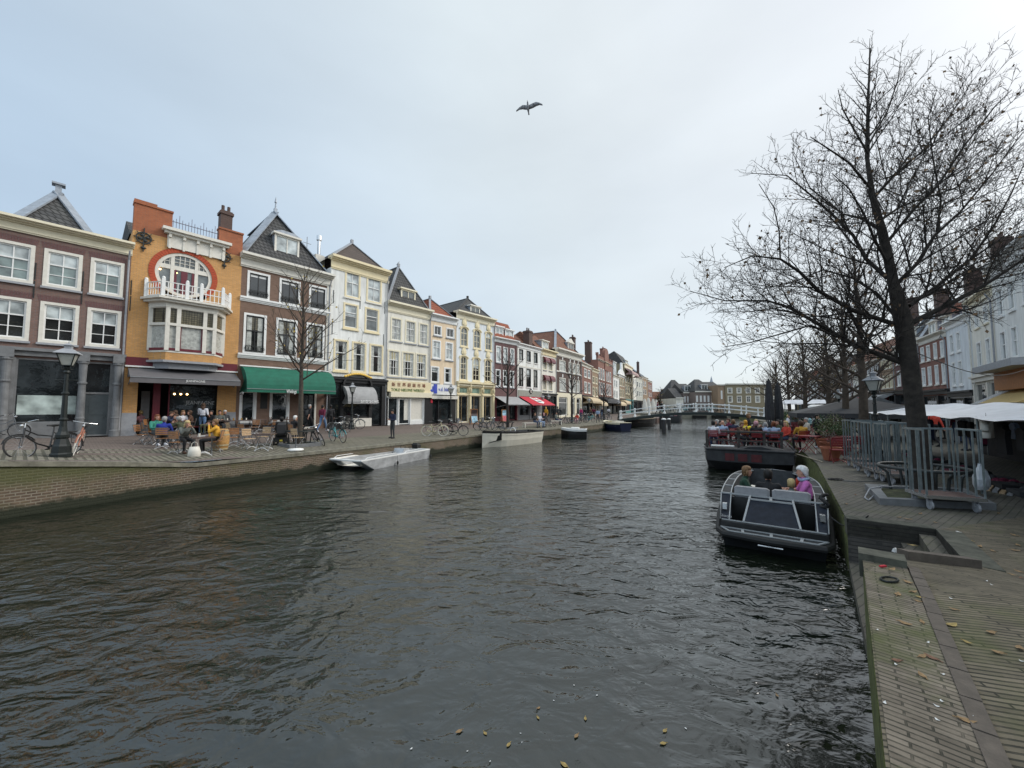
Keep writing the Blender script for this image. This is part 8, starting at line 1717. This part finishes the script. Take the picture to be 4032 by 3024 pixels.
# terrace tent, van, pots, people
c_ = plan(3375, 62); c_.z = 1.0; t = thing('terrace_tent', 'wide black tent canopy over the terrace behind the lantern', 'tent', c_, radians(58)); hw = 3.4
mb = MB(); z0, z1 = zat(1626, c_) - 1.0, zat(1566, c_) - 1.0; P4 = [(-hw, -hw), (hw, -hw), (hw, hw), (-hw, hw)]
for k in range(4): a_, b_ = P4[k], P4[(k + 1) % 4]; m_ = [(a_[0] + (b_[0] - a_[0]) * .5, a_[1] + (b_[1] - a_[1]) * .5)]; mb.face([(a_[0], a_[1], z0), (m_[0][0], m_[0][1], z0 - .02), (0, 0, z1)]); mb.face([(m_[0][0], m_[0][1], z0 - .02), (b_[0], b_[1], z0), (0, 0, z1)]); mb.face([(*a_, z0), (*b_, z0), (*b_, z0 - .28), (*a_, z0 - .28)])
mb.build('canopy', m_darkc, t)
for a_ in P4: MB().box(a_[0] * .96 - .05, a_[0] * .96 + .05, a_[1] * .96 - .05, a_[1] * .96 + .05, 0, z0).build('post', m_greyst, t)
c2 = plan(3255, 36); t = thing('delivery_van', 'white delivery van parked beyond the terrace with faint grey lettering', 'van', (c2.x, c2.y, 1.0), radians(10)); L2, W2_, = 4.6, 1.9
mb = MB(); mb.prism([(-L2 / 2, .35), (L2 / 2, .35), (L2 / 2, 2.1), (-L2 * .22, 2.15), (-L2 * .34, 1.95), (-L2 * .46, 1.1), (-L2 / 2, .95)], -W2_ / 2, W2_ / 2); mb.build('body', m_white, t); MB().prism([(-L2 * .44, 1.15), (-L2 * .335, 1.88), (-L2 * .24, 2.0), (-L2 * .24, 1.15)], -W2_ / 2 - .01, W2_ / 2 + .01).build('side_window', g_dark, t)
for x in (-L2 * .33, L2 * .3):
    for y in (-W2_ / 2, W2_ / 2): MB().tube([(x, y - .1, .34), (x, y + .1, .34)], .34, 14).build('wheel', m_rubber, t)
for k in range(4): MB().box(-L2 * .12, L2 * .4, -W2_ / 2 - .006, -W2_ / 2 - .001, 1.05 + .2 * k, 1.09 + .2 * k).build('side_stripe', m_sill, t)
def bush(label, g, r, h, potm=None, n=420, m=m_leafg, pr=.28, ph=.45, stems=True, cat='potted plant', ls=.07):
    t = thing('potted_shrub', label, cat, g)
    if potm: MB().lathe([(pr * .72, 0), (pr, ph - .08), (pr * 1.08, ph - .07), (pr * 1.08, ph), (pr * .9, ph), (pr * .88, ph - .06), (.01, ph - .06)], 18).build('pot', potm, t)
    else: ph = 0
    mb = MB(); [mb.tube([(0, 0, ph - .05), (U(-.5, .5) * r, U(-.5, .5) * r, ph + h * .5), (U(-.9, .9) * r, U(-.9, .9) * r, ph + h * U(.7, 1))], .008, 4) for _ in range(9)]; mb.build('stems', m_woodd, t); mb = MB()
    for _ in range(n): d = rv(); p = V((d.x * r * U(.2, 1.05), d.y * r * U(.2, 1.05), ph + h * .6 + d.z * h * .45 * U(.3, 1))); q = rv() * ls; e = q.cross(rv()).normalized() * ls * .35; mb.face([p, p + q * .5 + e, p + q, p + q * .5 - e])
    if n: mb.build('leaves', m, t)
m_terra = mat('terracotta', (.30, .10, .05), .8, var=.25, scale=5); g = at(3273, 1812, .92); bush('nearest terracotta pot with bare reddish stems on the right quay', g, .3, .65, m_terra, n=50, m=mat('red_leaf', (.16, .05, .04), .7, var=.3), pr=.30, ph=.48)
for k, (x, y, r, h) in enumerate(((3262, 1782, .5, .9), (3295, 1786, .45, .8), (3330, 1775, .5, .9), (3240, 1762, .45, 1.1), (3290, 1752, .6, 1.2))): bush(('green shrub left of the pair behind the terracotta pot', 'green shrub with white flowers behind the terracotta pot', 'dark shrub next to the farthest trolley', 'feathery green shrub beside the waiter', 'yellow green shrub before the lantern foot')[k], at(x, y, .92), r, h, m_terra, m=m_leafg if k % 2 else mat('olive_plant_green', (.08, .10, .03), .7, var=.4, scale=5))
for k, (x, s_, lb) in enumerate(((3062, 45, 'tall loose green shrub behind the folded parasols'), (3085, 42, 'second green shrub behind the folded parasols'), (3120, 44, 'dark hedge plant in the terrace middle'), (3150, 46, 'dark hedge plant right of the terrace middle'))): p = plan(x, s_); bush(lb, (p.x, p.y, .95), .95, 1.6, None, n=900, m=m_leafg if k < 2 else mat('dull_green', (.03, .045, .02), .8, var=.4), ls=.12, cat='shrub')
random.seed(21)
def rt_(px, py): return gr(px, py)
wl = at(3222, 1762, .9); person('waiter in black with a white cloth standing by the plants on the right quay', wl, rzf(.2, -.6), 'stand', top='black', leg='black', hair='black', shoe='white', s=.92)
RP = ((3158, 1775, (.2, 1), 'person in a mustard yellow sweater seen from behind on a red chair', 'mustard', 'brown', 'bob'), (3180, 1740, (-.8, .3), 'person in beige across from the mustard sweater', 'cream', 'grey', 'short'), (3135, 1712, (.6, .5), 'person in grey at the second right bank table', 'grey', 'lbrown', 'short'), (3150, 1708, (-.6, .4), 'person with white hair near the terrace plants', 'cream', 'white', 'bob'), (3105, 1700, (.5, -.6), 'person in pale clothes at the end of the red chairs', 'white', 'blond', 'short'), (3190, 1702, (-.4, .5), 'person in aqua at the edge of the terrace', 'aqua', 'grey', 'short'))
for x, y, f, lb, tp_, hr, hk in RP: g = rt_(x, y); rz = rzf(*f); person(lb, g, rz, 'sit', top=tp_, leg='black', hair=hr, hk=hk); place(CR, g, rz, 'red chair of the ' + lb.split(' seen')[0].split(' on ')[0].split(' at ')[0], 'red chairs of the right bank terrace')
for k, (x, y) in enumerate(((3188, 1785), (3125, 1722), (3310, 1808), (3345, 1790), (3165, 1728))): place(TR, rt_(x, y), .6, ('red terrace table right of the mustard sweater', 'red terrace table in the second row', 'red terrace table behind the terracotta pot', 'pale topped table beside the farthest trolley', 'red terrace table close to the waiter')[k], 'tables of the right bank terrace')
for k, (x, y, f) in enumerate(((3120, 1735, (1, 0)), (3138, 1745, (0, 1)), (3300, 1822, (.5, 1)), (3325, 1805, (-.6, .5)), (3100, 1722, (0, -1)), (3145, 1728, (.6, -.6)), (3360, 1812, (0, 1)))): place(CR, rt_(x, y), rzf(*f), 'empty red chair ' + ('left of the mustard sweater', 'just before the mustard sweater', 'right of the terracotta pot', 'behind the terracotta pot', 'at the far red table', 'between the two far tables', 'against the farthest trolley')[k], 'red chairs of the right bank terrace')
for k, (x, s_, tp_, hr, lb) in enumerate(((3330, 55, 'magenta', 'blond', 'person in bright pink under the tent'), (3352, 60, 'navy', 'black', 'person in navy blue under the tent'), (3315, 50, 'red', 'brown', 'person in red left under the tent'), (3520, 62, 'grey', 'blond', 'blond person in grey behind the trolleys'), (3640, 70, 'cream', 'rose', 'person in a pinkish top right of the big trunk'), (3700, 66, 'lblue', 'grey', 'person in pale blue by the stall'), (3760, 74, 'maroon', 'brown', 'person in maroon deep in the stall shade'), (3670, 80, 'red', 'black', 'person in an orange red coat stooping at the counter'), (3800, 90, 'dgrey', 'black', 'stall keeper in dark grey'), (3285, 42, 'rose', 'ginger', 'person in rose at the van'), (3210, 40, 'dgrey', 'brown', 'passer-by in dark grey left of the van'), (3195, 36, 'white', 'black', 'passer-by in white left of the van'))):
    p = plan(x, s_); p.z = zr(p); person(lb, p, U(0, 6), ('stand', 'walk', 'phone')[k % 3], top=tp_, leg='black' if k % 2 else 'djeans', hair=hr, hk=('bob', 'short', 'long')[k % 3])
for k, (x, s_) in enumerate(((3175, 33), (3125, 28), (3085, 24))): p = plan(x, s_); t = thing('market_stall', ('nearest', 'middle', 'farthest')[k] + ' of the small white roofed stalls far along the right quay', 'market stall', (p.x, p.y, 1.0), radians(58)); mb = MB(); mb.prism([(-1.2, 2.3), (1.2, 2.3), (0, 2.75)], -2.2, 2.2); mb.build('tarpaulin_roof', m_tarp, t); [MB().tube([(x_, y_, 0), (x_, y_, 2.3)], .04, 5).build('pole', m_galv, t) for x_ in (-1.1, 1.1) for y_ in (-2.1, 2.1)]; MB().box(-1, 1, -2, 2, 0, .85).build('counter', m_darkc, t)
# ropes, rings, litter
def coil(label, g, r, n, m, name='rope'):
    MB().tube([((r + .03 * sin(k * 1.7)) * cos(k * .5), (r * .6 + .02 * sin(k * 2.3)) * sin(k * .5), .012 + .008 * (k % 3)) for k in range(n)], .011, 5).build(name, m, loc=(g.x, g.y, g.z), label=label, cat=name.replace('_', ' '))
coil('coil of black rope on the quay slabs above the sloop', gr(3290, 1890), .17, 50, m_rubber); g = gr(3502, 2288); MB().tube([(.085 * cos(k * pi / 12), .05 * sin(k * pi / 12), .016) for k in range(25)], .010, 6, cap=False).build('mooring_ring', m_iron, loc=g, rz=.3, label='black iron mooring ring on the near brick strip', cat='mooring ring')
def line(label, pts, m, r=.012, name='rope'): g = pts[0]; MB().tube([p - g + V((0, 0, r)) for p in pts], r, 5).build(name, m, loc=g, label=label, cat=name)
line('grey hose looping off the tree planter', [gr(*q) + V((0, 0, h)) for q, h in (((3518, 1942), .13), ((3475, 1944), .15), ((3425, 1948), .12), ((3405, 1965), .02), ((3420, 1972), .0), ((3450, 1955), .05), ((3480, 1940), .14))], m_sill, .014, 'hose'); line('thin rope lying from the coil towards the trolleys', [gr(*q) for q in ((3320, 1895), (3370, 1898), (3430, 1896), (3500, 1893))], m_greyst); line('frayed rope from the barge bow to the quay', [onb(.1, -B * 0 - 1.7, .9), gr(3225, 1818) + V((0, 0, .02)), gr(3240, 1822)], m_ash, .02)
leafm = [mat('tan_fallen_leaf', (.30, .19, .09), .8, var=.25, scale=20), mat('ochre_fallen_leaf', (.36, .26, .09), .8, var=.25, scale=20), mat('brown_fallen_leaf', (.20, .10, .06), .8, var=.3, scale=20), m_white]
random.seed(77)
def fleaf(p, r, m, label, name='fallen_leaf', cat='leaf', curl=.25, group='fallen leaves on the quay'):
    mb = MB(); n = 9; O = [(r * (1 + .3 * cos(2 * a)) * cos(a) * (1.1 if cos(a) > 0 else .9), r * .72 * sin(a) * U(.85, 1.1)) for a in [2 * pi * k / n for k in range(n)]]
    z = lambda x, y: curl * (x * x + y * y) / r + U(0, .12) * r
    for k in range(n): a, b = O[k], O[(k + 1) % n]; mb.face([(0, 0, .004), (a[0], a[1], z(*a)), (b[0], b[1], z(*b))])
    if cat == 'leaf': mb.bar((-r * .9, 0, .006), (-r * 1.6, .1 * r, .004), .004)
    mb.build(name, m, loc=(p.x, p.y, p.z + .006), rz=U(0, 6), label=label, cat=cat, group=group)
LP_ = [(575, 368, 1), (905, 340, 1), (555, 216, 0), (504, 205, 0), (716, 236, 0), (625, 184, 0), (970, 375, 0), (1050, 402, 0), (975, 468, 1), (1090, 490, 0), (1165, 541, 0), (460, 510, 0), (555, 585, 0), (585, 640, 0), (495, 657, 0), (625, 672, 1), (612, 695, 0), (820, 742, 0), (535, 825, 0), (638, 818, 0), (805, 835, 1), (1037, 878, 0), (635, 1018, 0), (697, 1028, 2), (487, 1042, 2), (640, 1132, 0), (890, 1392, 0), (1078, 995, 0), (1205, 970, 0), (1175, 310, 0), (1175, 398, 0), (195, 127, 0), (170, 56, 0), (250, 74, 2), (1080, 182, 0), (850, 292, 3), (1195, 368, 0), (900, 935, 1), (1200, 522, 0), (1215, 560, 2)]
LN = ('tan', 'ochre', 'dark brown', 'white')
for x, y, c in LP_: X_, Y_ = 3200 + x * .6775, 1900 + y * .6775; g = gr(X_, Y_); where = 'on the near brick strip' if x < 700 and y > 450 else ('on the ribbed paving' if y > 450 else 'near the steps and trolleys'); fleaf(g, U(.022, .034) if y > 400 else U(.028, .042), leafm[c], 'curled %s fallen leaf lying %s' % (LN[c], where))
for x, y in ((1013, 578), (1042, 600), (805, 680), (670, 937), (1213, 1045), (485, 1065), (752, 1280), (757, 1122), (915, 1365), (725, 1388), (418, 1290), (375, 862), (722, 1308)): g = gr(3200 + x * .6775, 1900 + y * .6775); fleaf(g, .010, m_white, 'tiny white scrap of litter on the paving', 'litter_scrap', 'litter', .5, 'white scraps on the near quay')
g = gr(3200 + 408 * .6775, 1900 + 490 * .6775); MB().box(-.035, .035, -.012, .012, 0, .015).build('red_wrapper', m_redc, loc=g, rz=.2, label='small red wrapper by the mossy block on the near strip', cat='litter'); g = gr(3200 + 478 * .6775, 1900 + 403 * .6775); MB().loft([[(-.025, -.02, 0), (.025, -.02, 0), (.025, .02, 0), (-.025, .02, 0)], [(-.02, -.01, .05), (.02, -.015, .04), (.02, .01, .05), (-.015, .01, .04)]]).build('paper_cup', m_white, loc=g, label='crumpled white cup beside the steps', cat='litter')
for x, y, c in ((1808, 2882, 0), (1910, 2890, 1), (2003, 2935, 1), (2055, 2925, 3), (2120, 2790, 0), (2118, 2828, 1), (2270, 2900, 0), (2618, 2880, 1), (2612, 2930, 1), (2305, 2832, 1), (2222, 3015, 1), (2700, 2870, 3), (2260, 2700, 3), (1930, 3000, 3), (1620, 2950, 3), (2050, 2890, 3), (1840, 2960, 3), (3060, 2740, 0), (2180, 2760, 3), (2350, 2740, 3)): p = at(x, y, 0); p.z = .0; fleaf(p, U(.014, .028) if c < 3 else U(.005, .010), leafm[c], '%s leaf floating on the dark water' % LN[c] if c < 3 else 'white fleck floating on the water', 'floating_leaf' if c < 3 else 'floating_fleck', 'leaf' if c < 3 else 'litter', .08, 'leaves floating on the canal' if c < 3 else 'white flecks on the canal')
# lights string and gulls
mb = MB(); p0, p1 = lp(1200, 1530, Y0), atY(4100, 1425, 14); mb.tube([p0.lerp(p1, k / 12) - V((0, 0, .5 * sin(pi * k / 12))) for k in range(13)], .012, 4); mb.build('cable', m_rubber, label='black overhead cable from the big tree to the white house', cat='cable')
def gull(label, g, rz, s, fold=0, m=None, tilt=.5):
    t = thing('gull', label, 'gull', g, rz); t.rotation_euler = (tilt, .15, rz); t.scale = (s, s, s); mb = MB(); mb.loft([[(r * cos(a), y, z + r * .85 * sin(a)) for a in [2 * pi * k / 10 for k in range(10)]] for y, z, r in ((-.24, .02, .006), (-.215, .02, .022), (-.18, .02, .034), (-.14, .01, .036), (-.08, 0, .055), (.0, -.005, .062), (.09, 0, .045), (.16, .005, .028), (.24, .01, .03), (.25, .01, .006))])
    if not fold:
        for s_, lift in ((1, .55), (-1, .35)):
            prev = None
            for x, y0, y1, z in ((.03, -.09, .06, .02), (.16, -.13, .04, .12 * lift * 2), (.30, -.15, 0, .17 * lift * 2), (.45, -.10, -.01, .15 * lift * 2), (.60, -.02, .03, .12 * lift * 2)):
                r = [(s_ * x, y0, z), (s_ * x, y1, z - .005), (s_ * x, y1, z + .006), (s_ * x, y0, z + .012)]
                if prev: mb.loft([prev, r])
                prev = r
    mb.build('body', m or mat('gull_grey', (.30, .30, .31), .8, var=.3, scale=6), t, smooth=True)
    MB().tube([(0, -.235, .02), (0, -.28, .008)], [.008, .002], 5).build('beak', m_terra, t)
gull('grey gull gliding high over the canal', atY(2079, 425, 14.5), radians(-28), .95, tilt=-.95)
gull('small white gull flying far off before the ochre building', atY(2937, 1538, 60), 1.2, 1.0, m=m_white)
g = House.__new__(House)
gull('white gull perched on the roof peak of the shop house', atY(1567, 1037, 36), 1.0, 1.0, fold=1, m=m_white, tilt=-.6)

# houses of the right bank beside and behind the camera, which the windows across the canal mirror
q_ = [V((20.5, 12, 0)), V((14, 2, 0)), V((8, -7, 0)), V((1, -17, 0)), V((-7, -28, 0))]
for k in range(4):
    H = House('canal_house', ('cream', 'brown brick', 'white', 'dark brick')[k] + ' house of the right bank beside the viewpoint, mirrored in the windows across', 0, 0, A=q_[k], B=q_[k + 1], zb=1.1, depth=8); W = H.W; tp = (11.5, 12.5, 10.8, 12)[k]
    hs = [(W * (j + .28) / 4, W * (j + .72) / 4, z0, z0 + 2.0) for j in range(4) for z0 in (4.4, 7.6)]; H.wall((m_plasterc, m_brown, m_plasterw, m_dkbr)[k], tp, hs)
    for h in hs: H.win(h, m_white, m_white, g_mid)
    H.cornice(tp, .8, m_cream, proj=.4); H.shop(0, 3.0, [(.4, W * .6, 'w'), (W * .68, W - .4, 'd')], m_black, fascia=3.7); H.ridge(tp, 3, m_tile, run=3)
for o in bpy.data.objects:
    if 'label' in o and len(o['label'].split()) > 16: print('LONG', o.name, o['label'])
# ------------------------------------------------------------------ camera, sky and light
cd = bpy.data.cameras.new('camera'); cam = bpy.data.objects.new('camera', cd); col.objects.link(cam)
cd.sensor_width = 36; cd.lens = 36 * FPX / 4032; cd.clip_end = 3000; cd.clip_start = .05
cam.location = CAM; cam.rotation_euler = (pi / 2 + TH, 0, 0); scn.camera = cam
w = bpy.data.worlds.new('World'); scn.world = w; w.use_nodes = True; nt = w.node_tree; N = nt.nodes; L = nt.links
bg = N['Background']; sky = N.new('ShaderNodeTexSky'); sky.sky_type = 'NISHITA'; sky.sun_disc = False
SE, SR = radians(38), radians(78)     # height of the sun, and its bearing east of the view
sky.sun_elevation = SE; sky.sun_rotation = SR; sky.air_density = 1.0; sky.dust_density = 2.0; sky.ozone_density = 1.5
tc = N.new('ShaderNodeTexCoord'); mp = N.new('ShaderNodeMapping'); mp.inputs['Scale'].default_value = (1, 1, 2.6); mp.inputs['Location'].default_value = (3.2, 1.1, 0)
L.new(tc.outputs['Generated'], mp.inputs[0])
n = N.new('ShaderNodeTexNoise'); n.inputs['Scale'].default_value = 1.1; n.inputs['Detail'].default_value = 5; n.inputs['Roughness'].default_value = .45; n.inputs['Distortion'].default_value = .3
L.new(mp.outputs[0], n.inputs['Vector'])
r = N.new('ShaderNodeMapRange'); r.inputs[1].default_value = .3; r.inputs[2].default_value = .7; r.inputs[3].default_value = .78; r.inputs[4].default_value = .95
L.new(n.outputs['Fac'], r.inputs[0])
# cloud layer: brighter towards the sun
sd = N.new('ShaderNodeVectorMath'); sd.operation = 'DOT_PRODUCT'; sd.inputs[1].default_value = (sin(SR) * cos(SE), cos(SR) * cos(SE), sin(SE))
L.new(tc.outputs['Generated'], sd.inputs[0])
r2 = N.new('ShaderNodeMapRange'); r2.inputs[1].default_value = -.2; r2.inputs[2].default_value = 1.0; r2.inputs[3].default_value = 0; r2.inputs[4].default_value = 1
L.new(sd.outputs['Value'], r2.inputs[0])
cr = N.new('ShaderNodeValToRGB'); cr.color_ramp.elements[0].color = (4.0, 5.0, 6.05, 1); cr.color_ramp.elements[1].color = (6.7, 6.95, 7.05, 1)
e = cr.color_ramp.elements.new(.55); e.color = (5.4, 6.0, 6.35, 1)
L.new(r2.outputs[0], cr.inputs[0])
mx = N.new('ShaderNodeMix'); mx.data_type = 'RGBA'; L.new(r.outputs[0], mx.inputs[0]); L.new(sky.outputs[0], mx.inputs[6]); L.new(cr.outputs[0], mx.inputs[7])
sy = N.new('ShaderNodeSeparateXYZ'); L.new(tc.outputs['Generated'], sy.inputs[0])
r3 = N.new('ShaderNodeMapRange'); r3.inputs[1].default_value = .42; r3.inputs[2].default_value = -.35; r3.inputs[3].default_value = 1; r3.inputs[4].default_value = 1.6; L.new(sy.outputs[1], r3.inputs[0])  # extra brightness added to the unseen sky behind the camera to lift the facades
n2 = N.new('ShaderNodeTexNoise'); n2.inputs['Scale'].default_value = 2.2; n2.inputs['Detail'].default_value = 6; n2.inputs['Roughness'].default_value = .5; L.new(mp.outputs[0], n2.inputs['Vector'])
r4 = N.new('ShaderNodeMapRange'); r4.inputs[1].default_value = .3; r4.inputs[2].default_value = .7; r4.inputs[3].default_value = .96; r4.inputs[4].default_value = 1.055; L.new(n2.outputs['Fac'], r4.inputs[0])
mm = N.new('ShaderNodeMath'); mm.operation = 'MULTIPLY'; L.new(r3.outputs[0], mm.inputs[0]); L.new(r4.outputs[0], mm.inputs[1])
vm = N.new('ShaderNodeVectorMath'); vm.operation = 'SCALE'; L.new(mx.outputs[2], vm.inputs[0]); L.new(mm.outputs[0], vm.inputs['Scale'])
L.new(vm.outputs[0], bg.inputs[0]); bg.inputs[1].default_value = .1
sl = bpy.data.lights.new('sun', 'SUN'); so = bpy.data.objects.new('sun', sl); col.objects.link(so)
sl.energy = 1.5; sl.angle = radians(25); sl.color = (1, .96, .9)
so.rotation_euler = (pi / 2 - SE, 0, -SR + pi); so.location = (20, 10, 60)
so.rotation_euler = V((sin(SR) * cos(SE), cos(SR) * cos(SE), sin(SE))).to_track_quat('Z', 'Y').to_euler()
scn.view_settings.view_transform = 'Standard'; scn.view_settings.look = 'None'; scn.view_settings.exposure = .5; scn.view_settings.gamma = 1
scn.cycles.max_bounces = 6; scn.cycles.glossy_bounces = 3; scn.cycles.transparent_max_bounces = 6
